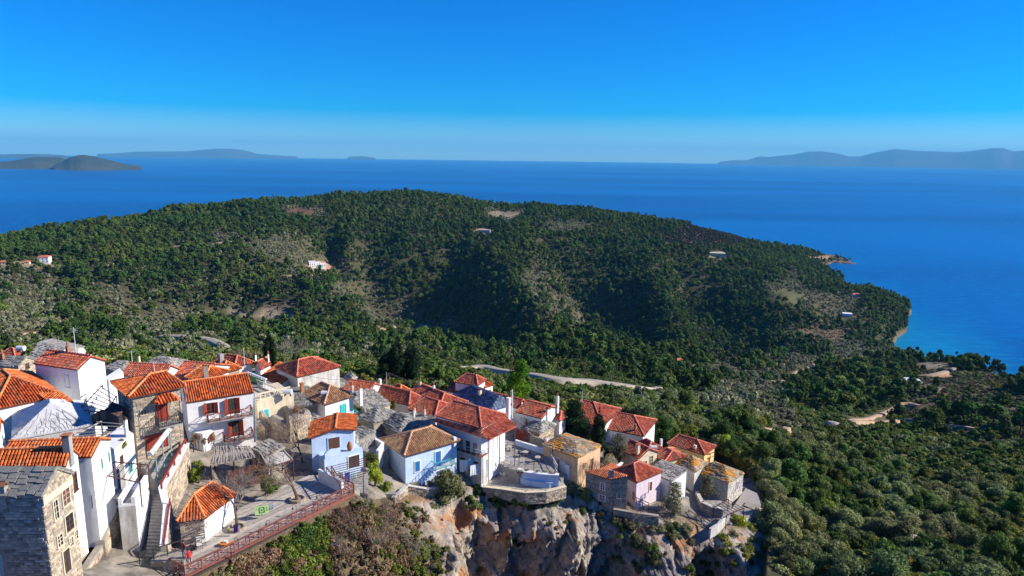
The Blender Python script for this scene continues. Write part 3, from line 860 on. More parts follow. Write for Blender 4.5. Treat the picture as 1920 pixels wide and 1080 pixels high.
mh = nt.nodes.new('ShaderNodeMath'); mh.operation = 'MULTIPLY_ADD'; nt.links.new(crack, mh.inputs[0]); mh.inputs[1].default_value = .25; nt.links.new(NOI(1.6, 9, 0.75), mh.inputs[2]); nt.links.new(mh.outputs[0], bp.inputs['Height']); nt.links.new(bp.outputs[0], b.inputs['Normal'])
rk = np.tile(rocky, (nr, 1)); rk[:3] *= 0.35
me = mesh_from('cliff', CV.reshape(-1, 3), CF, m, attrs={'rock': ('POINT', 'FLOAT', rk.ravel())})
tag(link('cliff', me), kind='structure')
# ------------------------------------------------------------------ foliage
def leafmat(name, c1, c2, island=0.35, objr=0.45, hue=0.02, s=0.05):
    return mat(name, c1, c2, s, rough=0.75, island=island, objr=objr, hue=hue, spec=0.12, coord='World', detail=3.0, transl=0.28)


L_PINE = leafmat('leaf_pine', (0.060, 0.120, 0.024), (0.12, 0.165, 0.032), s=0.012)
L_PINEBLUE = leafmat('leaf_oak_blue_green', (0.060, 0.110, 0.034), (0.11, 0.155, 0.042), s=0.015)
L_PURPLE = leafmat('leaf_pine_brownish', (0.095, 0.072, 0.058), (0.066, 0.076, 0.042), s=0.03)
L_OLIVE = leafmat('leaf_olive', (0.21, 0.235, 0.12), (0.28, 0.275, 0.155), s=0.02)
L_MAQ = leafmat('leaf_maquis', (0.14, 0.185, 0.028), (0.25, 0.25, 0.05), s=0.06)
L_MAQDK = leafmat('leaf_maquis_dark', (0.075, 0.14, 0.028), (0.125, 0.17, 0.038), s=0.06)
L_HEATH = leafmat('leaf_heath', (0.16, 0.13, 0.07), (0.20, 0.155, 0.085), s=0.05)
L_GREYGREEN = leafmat('leaf_grey_green', (0.155, 0.20, 0.068), (0.24, 0.255, 0.10), s=0.05)
L_BRIGHT = leafmat('leaf_bright_pine', (0.22, 0.42, 0.025), (0.12, 0.30, 0.02), s=0.3)
L_CYPRESS = leafmat('leaf_cypress', (0.010, 0.026, 0.010), (0.020, 0.042, 0.014), s=0.5)
L_LIME = leafmat('leaf_yellow_green', (0.28, 0.33, 0.035), (0.16, 0.25, 0.03), s=0.5)
L_DRY = leafmat('leaf_dry_brown', (0.22, 0.135, 0.075), (0.30, 0.20, 0.11), s=0.5)


def lobes_crown(r, lobes, rad, hgt, z0, squash=0.8, cone=0.0):
    """centres and radii of the clumps that make up a crown"""
    L = []
    for i in range(lobes):
        a = r.uniform(0, 2 * math.pi); q = math.sqrt(r.uniform(0.05, 1)) * rad * 0.62
        zz = r.uniform(0.0, 1)
        k = (1 - cone * zz) * math.sqrt(max(0.08, 1 - (1 - cone) * (zz * 1.0) ** 2 * 0.85))
        L.append((q * k * math.cos(a), q * k * math.sin(a), z0 + zz * hgt * 0.78 + hgt * 0.1, rad * r.uniform(0.34, 0.52) * (0.45 + 0.55 * k)))
    return L


def leaves(r, L, n, size, squash=0.8, up=0.25, needle=False):
    L = np.array(L); p = L[:, 3] ** 2; p = p / p.sum()
    k = r.choice(len(L), n, p=p)
    d = r.normal(size=(n, 3)); d[:, 2] += up; d /= np.linalg.norm(d, axis=1)[:, None]
    rr = L[k, 3] * r.uniform(0.72, 1.06, n)
    c = L[k, :3] + d * rr[:, None] * np.array([1, 1, squash])
    nrm = d + r.normal(size=(n, 3)) * 0.55; nrm /= np.linalg.norm(nrm, axis=1)[:, None]
    a = np.cross(nrm, r.normal(size=(n, 3))); a /= np.linalg.norm(a, axis=1)[:, None]; b_ = np.cross(nrm, a)
    s = size * r.uniform(0.6, 1.4, n)[:, None]
    A = a * s; B = b_ * s * (0.45 if needle else 0.75)
    V = np.stack([c - A - B * .3, c + B, c + A - B * .2, c - B * 1.1], 1).reshape(-1, 3)
    Fq = np.arange(4 * n).reshape(-1, 4)
    return V, Fq


def core(L, squash=0.8, k=0.72):
    V = []; F_ = []
    for x, y, z, q in L:
        n0 = len(V)
        for i, ph in enumerate((-1.2, -0.45, 0.35, 1.1)):
            for j in range(6):
                t = j * math.pi / 3 + i * 0.5
                V.append((x + q * k * math.cos(ph) * math.cos(t), y + q * k * math.cos(ph) * math.sin(t), z + q * k * squash * math.sin(ph)))
        for i in range(3):
            for j in range(6):
                F_.append((n0 + i * 6 + j, n0 + i * 6 + (j + 1) % 6, n0 + i * 6 + 6 + (j + 1) % 6, n0 + i * 6 + 6 + j))
        V.append((x, y, z + q * k * squash)); n1 = len(V) - 1
        for j in range(6): F_.append((n0 + 18 + j, n0 + 18 + (j + 1) % 6, n1, n1))
    F2 = np.array([(f[0], f[1], f[2], f[3]) for f in F_ if f[2] != f[3]]); F3 = np.array([(f[0], f[1], f[2]) for f in F_ if f[2] == f[3]])
    return np.array(V), F2, F3


def crown_mesh(name, seed, m, lobes, rad, hgt, z0, n, size, squash=0.8, cone=0.0, trunk=None, needle=False, up=0.25, corek=0.7):
    r = np.random.default_rng(seed)
    L = lobes_crown(r, lobes, rad, hgt, z0, squash, cone)
    V, Fq = leaves(r, L, n, size, squash, up, needle)
    Vc, F2, F3 = core(L, squash, corek)
    Fl = [tuple(f) for f in Fq] + [tuple(f + len(V)) for f in F2] + [tuple(f + len(V)) for f in F3]
    VV = np.concatenate([V, Vc]); mi = [0] * len(Fl)
    if trunk:
        tb = MB(); tb.tube([(0, 0, -1.5), (0.05, 0, z0 * .6), (0, 0.1, z0 + hgt * .5)], [trunk, trunk * .8, trunk * .35], 5)
        k0 = len(VV); VV = np.concatenate([VV, np.array(tb.v)]); Fl += [tuple(i + k0 for i in f) for f in tb.f]; mi += [1] * len(tb.f)
    return mesh_from(name, VV, Fl, [m, M_BARK], mi)


# prototypes for the mass of far trees
PROTO = {
 'pine': [crown_mesh('pine', 100 + i, L_PINE, 9, 3.0, 5.2, 2.0, 330, 0.40, cone=0.45, trunk=0.2) for i in range(2)] + [crown_mesh('pine', 104, L_PINE, 7, 2.1, 7.0, 1.6, 300, 0.36, cone=0.75, trunk=0.2), crown_mesh('pine', 105, L_PINE, 11, 3.8, 3.2, 3.6, 360, 0.40, cone=0.0, trunk=0.25), crown_mesh('pine', 106, L_PINE, 6, 2.4, 4.0, 1.0, 260, 0.36, cone=0.2, trunk=0.2)],
 'pineb': [crown_mesh('oak', 110 + i, L_PINEBLUE, 9, 2.9, 3.8, 1.0, 330, 0.37, cone=0.1, trunk=0.2) for i in range(2)] + [crown_mesh('oak', 114, L_PINEBLUE, 12, 4.0, 3.4, 0.4, 400, 0.38, trunk=0.2)],
 'purple': [crown_mesh('brown_pine', 120, L_PURPLE, 8, 2.6, 4.2, 1.6, 240, 0.38, cone=0.3, trunk=0.2)],
 'olive': [crown_mesh('olive', 130 + i, L_OLIVE, 6, 2.0, 2.2, 0.7, 120, 0.36, trunk=0.18) for i in range(2)],
 'maq': [crown_mesh('maquis', 140 + i, L_MAQ, 7, 1.6, 1.5, -0.2, 260, 0.20) for i in range(2)],
 'maqdk': [crown_mesh('maquis_dark', 150 + i, L_MAQDK, 7, 1.8, 1.9, -0.1, 260, 0.22) for i in range(2)],
 'grey': [crown_mesh('grey_scrub', 160, L_GREYGREEN, 7, 1.8, 1.9, 0.0, 240, 0.21)],
 'heath': [crown_mesh('heath', 170, L_HEATH, 4, 1.1, 0.8, -0.2, 70, 0.26)],
}


def gn_scatter(name, protos, P, seed):
    """one stuff object: copies of the prototype crowns standing on the points P (x, y, z, scale, rotation)"""
    r = np.random.default_rng(seed)
    pick = r.integers(0, len(protos), len(P))
    for k, pm in enumerate(protos):
        Q = P[pick == k]
        if not len(Q): continue
        po = bpy.data.objects.new(name + '_pattern', pm)           # never placed in the scene by itself
        me = bpy.data.meshes.new(name); me.vertices.add(len(Q)); me.vertices.foreach_set('co', np.ascontiguousarray(Q[:, :3], np.float32).ravel())
        for nm_, typ, val in (('scl', 'FLOAT_VECTOR', np.stack([Q[:, 3], Q[:, 3] * r.uniform(.85, 1.2, len(Q)), Q[:, 3] * r.uniform(.8, 1.25, len(Q))], -1)),
                              ('rot', 'FLOAT_VECTOR', np.stack([r.normal(0, .06, len(Q)), r.normal(0, .06, len(Q)), Q[:, 4]], -1))):
            a_ = me.attributes.new(nm_, typ, 'POINT'); a_.data.foreach_set('vector', np.ascontiguousarray(val, np.float32).ravel())
        o = link(name, me); tag(o, kind='stuff')
        ng = bpy.data.node_groups.new(name, 'GeometryNodeTree')
        ng.interface.new_socket('Geometry', in_out='INPUT', socket_type='NodeSocketGeometry'); ng.interface.new_socket('Geometry', in_out='OUTPUT', socket_type='NodeSocketGeometry')
        gi = ng.nodes.new('NodeGroupInput'); go = ng.nodes.new('NodeGroupOutput')
        oi = ng.nodes.new('GeometryNodeObjectInfo'); oi.inputs['Object'].default_value = po; oi.inputs['As Instance'].default_value = True
        ip = ng.nodes.new('GeometryNodeInstanceOnPoints')
        s1 = ng.nodes.new('GeometryNodeInputNamedAttribute'); s1.data_type = 'FLOAT_VECTOR'; s1.inputs[0].default_value = 'scl'
        s2 = ng.nodes.new('GeometryNodeInputNamedAttribute'); s2.data_type = 'FLOAT_VECTOR'; s2.inputs[0].default_value = 'rot'
        ng.links.new(gi.outputs[0], ip.inputs['Points']); ng.links.new(oi.outputs['Geometry'], ip.inputs['Instance'])
        ng.links.new(s2.outputs[0], ip.inputs['Rotation']); ng.links.new(s1.outputs[0], ip.inputs['Scale']); ng.links.new(ip.outputs[0], go.inputs[0])
        md = o.modifiers.new('scatter', 'NODES'); md.node_group = ng


def terrain_points(n, d0, d1, seed, azr=0.84):
    r = np.random.default_rng(seed)
    d = np.sqrt(r.uniform(d0 * d0, d1 * d1, n)); a = r.uniform(-azr, azr, n)
    x = np.sin(a) * d; y = np.cos(a) * d
    z = height(x, y)
    return x, y, z, d, a, r


def keep_off(x, y, z, px, py):
    ok = (z > 2.0) & (near_road(x, y) > 1.8)
    return ok


# sites of the far houses are kept clear
FAR_SITES = [(590,502),(84,488),(160,430),(262,405),(909,432),(1347,478),(1604,552),(1588,590),(1272,680),(1304,690),(1703,716),(9,492),(50,493)]
FS = np.array([on_ground(px, py + 6, d0=125)[:2] for px, py in FAR_SITES])


def site_clear(x, y, rad=13):
    d2 = ((x[:, None] - FS[None, :, 0]) ** 2 + (y[:, None] - FS[None, :, 1]) ** 2).min(1)
    ctr = np.hypot(x, y)
    return d2 > (rad * np.clip(ctr / 700, 0.7, 1.3)) ** 2


MIXED = [(230,580,340,75,.5),(520,500,150,60,.4),(690,640,240,28,.5),(430,600,200,50,.35),(1480,650,160,60,.4),(1030,560,60,60,.3),(1500,560,100,60,.35),(900,400,200,14,.3)]
def mixed(px, py):
    return np.max([e[4] * inpatch(px, py, [e[:4]]) for e in MIXED], axis=0)


def road_clear(x, y, d, gap, ahead):
    """verges are kept open, on the downhill side as well"""
    ok_ = near_road(x, y) > gap
    for q in (.15, .3, .45, .6, .8, 1.0): ok_ &= near_road(x * (1 + ahead * q / d), y * (1 + ahead * q / d)) > gap * .75
    return ok_


# far woods
x, y, z, d, a, r = terrain_points(150000, 300, 1900, 11)
px, py = project(np.stack([x, y, z], -1))
ok = (z > 2.5) & site_clear(x, y) & road_clear(x, y, d, 3.5, 12)
ol = np.maximum(inpatch(px, py, OLIVE), mixed(px, py)); br = inpatch(px, py, BROWN); mq = inpatch(px, py, MAQUIS); ba = inpatch(px, py, [e[:4] for e in BARE])
u = r.uniform(size=len(x)); u2 = r.uniform(size=len(x)); nz_ = fbm(x / 70, y / 70, 3, 51)
cls = np.where(u2 + nz_ * 0.9 > 0.42, 0, np.where(u < .45, 4, np.where(u < .62, 5, 1)))                      # pine / oak
cls = np.where((u < ol), np.where(u2 < 0.8, 3, 6), cls)
cls = np.where((u < br) & (px > 1200) & (py < 475), 2, cls)
cls = np.where((u < br) & ~((px > 1200) & (py < 475)), 7, cls)
cls = np.where((u < mq * 0.9), np.where(u2 < 0.5, 4, 5), cls)
cls = np.where((d < 440) & (px < 1220) & (u < .9) & np.isin(cls, (0, 1)), np.where(u2 < .55, 4, 5), cls)
thin = (d < 440) & (px < 1220) & np.isin(cls, (4, 5))
dens = np.where(np.isin(cls, (0, 1, 2)), 0.85, np.where(cls == 3, 0.7, 0.9))
keep = ok & ~(thin & (u > .3)) & (r.uniform(size=len(x)) < dens) & (r.uniform(size=len(x)) > ba * 0.97) & (np.abs(px - 960) < 1200)
lowz = (z < 6) & (r.uniform(size=len(x)) < 0.4); keep &= ~lowz
P = np.stack([x, y, z - 0.3, np.zeros_like(x), r.uniform(0, 6.28, len(x))], -1)
sc = {0: (0.6, 1.75), 1: (0.55, 1.6), 2: (0.8, 1.2), 3: (0.8, 1.25), 4: (0.8, 1.5), 5: (0.8, 1.6), 6: (0.8, 1.4), 7: (0.8, 1.6)}
for c_, key, nm in ((0, 'pine', 'pine_wood'), (1, 'pineb', 'oak_wood'), (2, 'purple', 'brown_pine_wood'), (3, 'olive', 'olive_grove'), (4, 'maq', 'maquis_scrub'), (5, 'maqdk', 'maquis_scrub'), (6, 'grey', 'grey_scrub'), (7, 'heath', 'heath_scrub')):
    s = keep & (cls == c_); Q = P[s].copy(); Q[:, 3] = r.uniform(*sc[c_], len(Q)) * (1 + 0.18 * (c_ in (3, 4, 5, 6, 7)))
    gn_scatter(nm, PROTO[key], Q, 200 + c_)
# undergrowth fills the gaps on the near flanks
x, y, z, d, a, r = terrain_points(64000, 86, 620, 12)
px, py = project(np.stack([x, y, z], -1))
ok = (z > 2.5) & site_clear(x, y, 9) & road_clear(x, y, d, 3.0, 22)
ol = np.maximum(inpatch(px, py, OLIVE), mixed(px, py)); br = inpatch(px, py, BROWN); mq = inpatch(px, py, MAQUIS); ba = inpatch(px, py, [e[:4] for e in BARE])
u = r.uniform(size=len(x)); u2 = r.uniform(size=len(x)); nz_ = fbm(x / 25, y / 25, 3, 53)
cls = np.where(u2 + nz_ * 1.2 > 0.6, 4, np.where(u2 + nz_ > 0.22, 5, 6))
cls = np.where(u < ol, np.where(u2 < 0.45, 3, np.where(u2 < .8, 6, 7)), cls)
cls = np.where(u < br, np.where(u2 < 0.75, 7, 6), cls)
cls = np.where((d > 300) & (mq < .3) & (u > .4) & (ol < .3) & (br < .3), 5, cls)
keep = ok & (r.uniform(size=len(x)) > ba * 0.95) & (np.abs(px - 960) < 1150)
keep &= r.uniform(size=len(x)) < np.where(ol > .4, 0.45, np.where(br > .4, .6, 1))
keep &= ~((d < 175) & (px > 1385)) & ~built_up(x, y)
keep &= ~((px > 1300) & (d < 108))
P = np.stack([x, y, z - 0.2, np.zeros_like(x), r.uniform(0, 6.28, len(x))], -1)
for c_, key, nm in ((3, 'olive', 'olive_grove'), (4, 'maq', 'maquis_scrub'), (5, 'maqdk', 'maquis_scrub'), (6, 'grey', 'grey_scrub'), (7, 'heath', 'heath_scrub')):
    s = keep & (cls == c_); Q = P[s].copy(); Q[:, 3] = r.uniform(0.55, 1.2, len(Q)) * (1 + .5 * (r.uniform(size=len(Q)) < .08))
    gn_scatter(nm, PROTO[key], Q, 300 + c_)

# trees of the near slopes: each one a thing of its own (trunk and crown)
NEAR = {
 'pine': ([crown_mesh('crown', 400 + i, L_MAQDK, 16, 2.3, 3.8, 0.6, 2200, 0.17, cone=0.35, needle=True) for i in range(2)], 'pine_tree', 'tree',
          'dark green bushy pine among the scrub of the slope right of the cliff', 'dark pines on the slope right of the cliff', 0.16),
 'olive': ([crown_mesh('crown', 410 + i, L_GREYGREEN, 14, 2.3, 2.6, 0.5, 2400, 0.15, needle=True) for i in range(3)], 'olive_tree', 'tree',
           'rounded grey-green olive tree on the slope right of the cliff', 'grey-green olives on the slope right of the cliff', 0.2),
 'maq': ([crown_mesh('crown', 420 + i, L_MAQ, 12, 1.9, 2.0, -0.2, 2000, 0.15, needle=True) for i in range(3)], 'maquis_shrub', 'shrub',
         'yellowish green evergreen shrub on the slope right of the cliff', 'yellowish green shrubs on the slope right of the cliff', 0.07),
 'oak': ([crown_mesh('crown', 430 + i, L_MAQDK, 13, 2.1, 2.3, 0.0, 2300, 0.16) for i in range(2)], 'holm_oak', 'tree',
         'dense dark green holm oak on the slope right of the cliff', 'dark holm oaks on the slope right of the cliff', 0.14),
}


def trunk_mesh(rad, hgt, seed):
    r_ = random.Random(seed); b_ = MB(); top = (r_.uniform(-.2, .2), r_.uniform(-.2, .2), hgt)
    b_.tube([(0, 0, -0.8), (0.03, 0.02, hgt * .4), top], [rad, rad * .8, rad * .5], 7)
    for k in range(4):
        t = k * 1.57 + r_.uniform(-.4, .4); q = hgt * r_.uniform(.9, 1.3)
        b_.tube([(0, 0, hgt * .45), (math.cos(t) * q * .3, math.sin(t) * q * .3, hgt * .8), (math.cos(t) * q * .5, math.sin(t) * q * .5, hgt * 1.2)], [rad * .5, rad * .35, rad * .15], 5)
    return mesh_from('trunk', b_.v, b_.f, M_BARK)


TRUNKS = {k: trunk_mesh(v[5], 1.7, i) for i, (k, v) in enumerate(NEAR.items())}


def plant(kind, x, y, z, s, rot, label=None, group=None, var=None, name=None, cat=None, mat_=None, sz=None):
    meshes, nm, ct, lb, gr, tr = NEAR[kind]
    t = empty(name or nm, (x, y, z), label or lb, cat or ct, group if label else gr)
    t.rotation_euler = (0, 0, rot); t.scale = (s, s, sz or s * random.uniform(.85, 1.15))
    cm = meshes[var if var is not None else random.randrange(len(meshes))]
    link('trunk', TRUNKS[kind], t); link('crown', cm, t)
    return t


x, y, z, d, a, r = terrain_points(7000, 80, 178, 13, 0.75)
px, py = project(np.stack([x, y, z], -1))
ok = (px > 1385) & (px < 1990) & (py < 1130) & (near_road(x, y) > 1.5)
ok &= ~((px < 1440) & (d < 106)) & ~((px < 1500) & (d < 92) & (py > 1000) & (px < 1450))
ok |= (px > 1150) & (px < 1420) & (d > 112) & (d < 178)
ok &= ~built_up(x, y)
cand = np.where(ok)[0]
order = cand[np.argsort(d[cand])]
taken = []; n_thing = 0; extra = {k: [] for k in NEAR}
for i in order:
    s = 1.0 * r.uniform(0.62, 1.25)
    if r.uniform() < 0.12: s *= 1.3
    gap = 1.5 * s if d[i] < 150 else 1.7 * s
    if any((x[i] - q[0]) ** 2 + (y[i] - q[1]) ** 2 < (gap) ** 2 for q in taken[-900:]): continue
    taken.append((x[i], y[i]))
    nz1 = vnoise(x[i] / 9, y[i] / 9, 61) + r.normal(0, .16)
    kind = 'olive' if nz1 > .62 else ('maq' if nz1 > .34 else ('oak' if nz1 > .18 else 'pine'))
    if px[i] > 1780 and r.uniform() < .4: kind = 'maq'
    if n_thing < 290:
        n_thing += 1
        where = ('near the bottom edge' if py[i] > 985 else 'beyond the upper tracks' if py[i] < 850 else 'halfway up') + (' beside the last houses' if px[i] < 1480 else ' mid slope' if px[i] < 1680 else ' towards the right edge')
        size = 'small' if s < .78 else ('large' if s > 1.12 else 'mid-sized'); base_l = {'pine': 'dark green bushy pine', 'olive': 'rounded grey-green olive', 'maq': 'yellowish green evergreen shrub', 'oak': 'dense dark green holm oak'}[kind]
        plant(kind, x[i], y[i], z[i] - .25 * s, s, r.uniform(0, 6.28), size + ' ' + base_l + ' ' + where, size + ' ' + base_l + 's ' + where)
    else:
        extra[kind].append((x[i], y[i], z[i] - .3, s, r.uniform(0, 6.28)))
for k, Q in extra.items():
    if Q: gn_scatter({'pine': 'pine_wood', 'olive': 'olive_grove', 'maq': 'maquis_scrub', 'oak': 'oak_wood'}[k], NEAR[k][0], np.array(Q), 500)
print('near trees', n_thing, sum(len(q) for q in extra.values()))
# low ground cover between the near trees
x, y, z, d, a, r = terrain_points(20000, 76, 200, 14, 0.78)
px, py = project(np.stack([x, y, z], -1))
ok = (px > 1385) & (py < 1150) & (near_road(x, y) > 1) & ~built_up(x, y) & ~((px < 1432) & (d < 104)) & ~((d < 88) & (px < 1450))
P = np.stack([x, y, z - 0.25, r.uniform(.35, .75, len(x)), r.uniform(0, 6.28, len(x))], -1)[ok]
w = r.uniform(size=len(P))
gn_scatter('ground_cover', PROTO['maq'], P[w < .5], 600); gn_scatter('ground_cover', PROTO['heath'], P[(w >= .5) & (w < .72)], 601); gn_scatter('ground_cover', PROTO['grey'], P[w >= .72], 602)
# ------------------------------------------------------------------ village builders
def nrmz(v):
    v = np.asarray(v, float); return v / (np.linalg.norm(v) + 1e-12)


def poly_span(P2, u):
    """lowest and highest v of the convex polygon P2 at coordinate u"""
    vs = []
    n = len(P2)
    for i in range(n):
        a, b = P2[i], P2[(i + 1) % n]
        if (a[0] - u) * (b[0] - u) <= 0 and abs(a[0] - b[0]) > 1e-9:
            t = (u - a[0]) / (b[0] - a[0]); vs.append(a[1] + t * (b[1] - a[1]))
    return (min(vs), max(vs)) if len(vs) > 1 else None


def slope_frame(poly):
    p0 = np.asarray(poly[0], float); p1 = np.asarray(poly[1], float)
    u = nrmz(p1 - p0)
    n = np.zeros(3)
    for i in range(1, len(poly) - 1):
        n += np.cross(np.asarray(poly[i]) - p0, np.asarray(poly[i + 1]) - p0)
    n = nrmz(n)
    if n[2] < 0: n = -n
    v = np.cross(n, u)
    if v[2] < 0 and abs(n[2]) < 0.9999: v = -v
    if np.dot(np.asarray(poly[-1]) - p0, v) < 0: v = -v
    return p0, u, v, n


def tile_mesh(poly, org, r, pitch=0.26, course=0.38, m=None, lift=0.06, ragged=0.0):
    """barrel tiles in courses on one roof slope, poly[0]-poly[1] is the eave"""
    p0, u, v, n = slope_frame(poly)
    P2 = [((np.asarray(p) - p0) @ u, (np.asarray(p) - p0) @ v) for p in poly]
    umin = min(p[0] for p in P2); umax = max(p[0] for p in P2)
    V = []; F_ = []
    nc = max(1, int(round((umax - umin) / pitch))); pc = (umax - umin) / nc
    for i in range(nc):
        uc = umin + (i + 0.5) * pc
        sp = poly_span(P2, uc)
        if not sp: continue
        lo, hi = sp
        if hi - lo < 0.12: continue
        k = max(1, int(round((hi - lo) / course))); cs = (hi - lo) / k
        for j in range(k):
            v0 = lo + j * cs - 0.07; v1 = lo + (j + 1) * cs + 0.02
            if j == 0: v0 -= r.uniform(0, ragged)
            w0 = pc * 0.37; w1 = pc * 0.31; ju = r.uniform(-.012, .012)
            h0 = lift + 0.105 + r.uniform(-.008, .012); h1 = lift + 0.06
            base0 = lift * 0.25 + 0.02; base1 = lift * 0.25
            n0 = len(V)
            for (vv, w, hh, bb) in ((v0, w0, h0, base0), (v1, w1, h1, base1)):
                for (du, dh) in ((-1, 0.0), (-0.5, 0.85), (0.5, 0.85), (1, 0.0)):
                    V.append(p0 + u * (uc + ju + du * w) + v * vv + n * (bb + (hh - bb) * dh))
            F_ += [(n0 + q, n0 + q + 1, n0 + q + 5, n0 + q + 4) for q in range(3)]
            F_.append((n0 + 3, n0 + 2, n0 + 1, n0))
    if not V: return None
    V = np.array(V) - org
    if np.dot(np.cross(u, v), n) < 0: F_ = [f[::-1] for f in F_]
    return V, F_


def slab_list(poly, r, cw=0.50, ch=0.36, thick=0.05, mess=1.5):
    """irregular stone slabs in rough courses; returns a list of (V, F)"""
    p0, u, v, n = slope_frame(poly)
    P2 = [((np.asarray(p) - p0) @ u, (np.asarray(p) - p0) @ v) for p in poly]
    vmax = max(p[1] for p in P2); vmin = min(p[1] for p in P2)
    out = []
    k = max(1, int(round((vmax - vmin) / ch))); cs = (vmax - vmin) / k
    for j in range(k):
        vc = vmin + (j + .5) * cs
        sp = poly_span([(b, a) for a, b in P2], vc)
        if not sp: continue
        uu = sp[0] - r.uniform(0, .2)
        while uu < sp[1] - 0.12:
            w = cw * r.uniform(.6, 1.5)
            a0 = max(uu, sp[0] - .05); a1 = min(uu + w, sp[1] + .05); uu += w
            if a1 - a0 < .15: continue
            t = thick * r.uniform(.7, 1.6) + (0.03); dv = cs * r.uniform(-.18, .18) * mess
            v0 = vc - cs * .62 + dv; v1 = vc + cs * .55
            tl = r.uniform(0, .035) * mess
            q = lambda a, b, h: p0 + u * a + v * b + n * h
            g = .02; sk = r.uniform(-.05, .05) * mess
            V = [q(a0 + g, v0, .01 + tl), q(a1 - g + sk, v0 + r.uniform(-.06, .06) * mess, .01 + tl), q(a1 - g, v1, 0), q(a0 + g, v1, 0),
                 q(a0 + g + .02, v0 + .02, t + tl + .03), q(a1 - g + sk - .02, v0 + .02 + r.uniform(-.05, .05) * mess, t + tl + .03), q(a1 - g, v1, t), q(a0 + g, v1, t)]
            F_ = [(4, 5, 6, 7), (0, 1, 5, 4), (1, 2, 6, 5), (3, 0, 4, 7)]
            out.append((np.array(V), F_))
    return out


def join(lst):
    V = []; F_ = []; n = 0
    for a, f in lst:
        V.append(a); F_ += [tuple(i + n for i in q) for q in f]; n += len(a)
    return np.concatenate(V), F_


def stone_face(a, b, z0a, z0b, z1a, z1b, out, r, holes=(), sw=0.42, sh=0.24, extra_top=None):
    """uneven stones standing proud of the wall from a to b (xy), bottoms z0, tops z1; holes are (s0,s1,z0,z1)"""
    a = np.array(a[:2], float); b = np.array(b[:2], float); L = np.linalg.norm(b - a); d = (b - a) / L
    o = np.array(out[:2], float)
    zb = min(z0a, z0b); zt = max(z1a, z1b) if extra_top is None else max(z1a, z1b, extra_top[1])
    lst = []; z = zb
    while z < zt:
        h = sh * r.uniform(.75, 1.35); s = -r.uniform(0, .2)
        while s < L:
            w = sw * r.uniform(.5, 1.5)
            s0 = max(s + .015, .0); s1 = min(s + w - .015, L); s += w
            if s1 - s0 < .08: continue
            sc = (s0 + s1) / 2 / L
            top = z1a + (z1b - z1a) * sc; bot = z0a + (z0b - z0a) * sc
            if extra_top is not None:
                f, zz = extra_top
                top = (z1a + (zz - z1a) * sc / f) if sc < f else (zz + (z1b - zz) * (sc - f) / (1 - f))
            if z + h * .8 > top or z < bot - .1: continue
            if any(s1 > h_[0] - .02 and s0 < h_[1] + .02 and z + h > h_[2] - .02 and z < h_[3] + .02 for h_ in holes): continue
            e = r.uniform(.02, .06); q = .035
            P = lambda ss, zz_, ee: np.array([a[0] + d[0] * ss + o[0] * ee, a[1] + d[1] * ss + o[1] * ee, zz_])
            V = [P(s0, z, 0), P(s1, z, 0), P(s1, z + h - .02, 0), P(s0, z + h - .02, 0),
                 P(s0 + q, z + q * r.uniform(.3, 1.4), e), P(s1 - q, z + q * r.uniform(.3, 1.4), e), P(s1 - q, z + h - .02 - q, e * r.uniform(.6, 1)), P(s0 + q, z + h - .02 - q, e)]
            F_ = [(4, 5, 6, 7), (0, 1, 5, 4), (1, 2, 6, 5), (2, 3, 7, 6), (3, 0, 4, 7)]
            lst.append((np.array(V), F_))
        z += h
    return join(lst) if lst else None


def ray_flip(V, F_, out):
    """make quads face along out"""
    a, b, c = V[F_[0][0]], V[F_[0][1]], V[F_[0][2]]
    return F_ if np.dot(np.cross(b - a, c - a), (out[0], out[1], 0)) > 0 else [f[::-1] for f in F_]


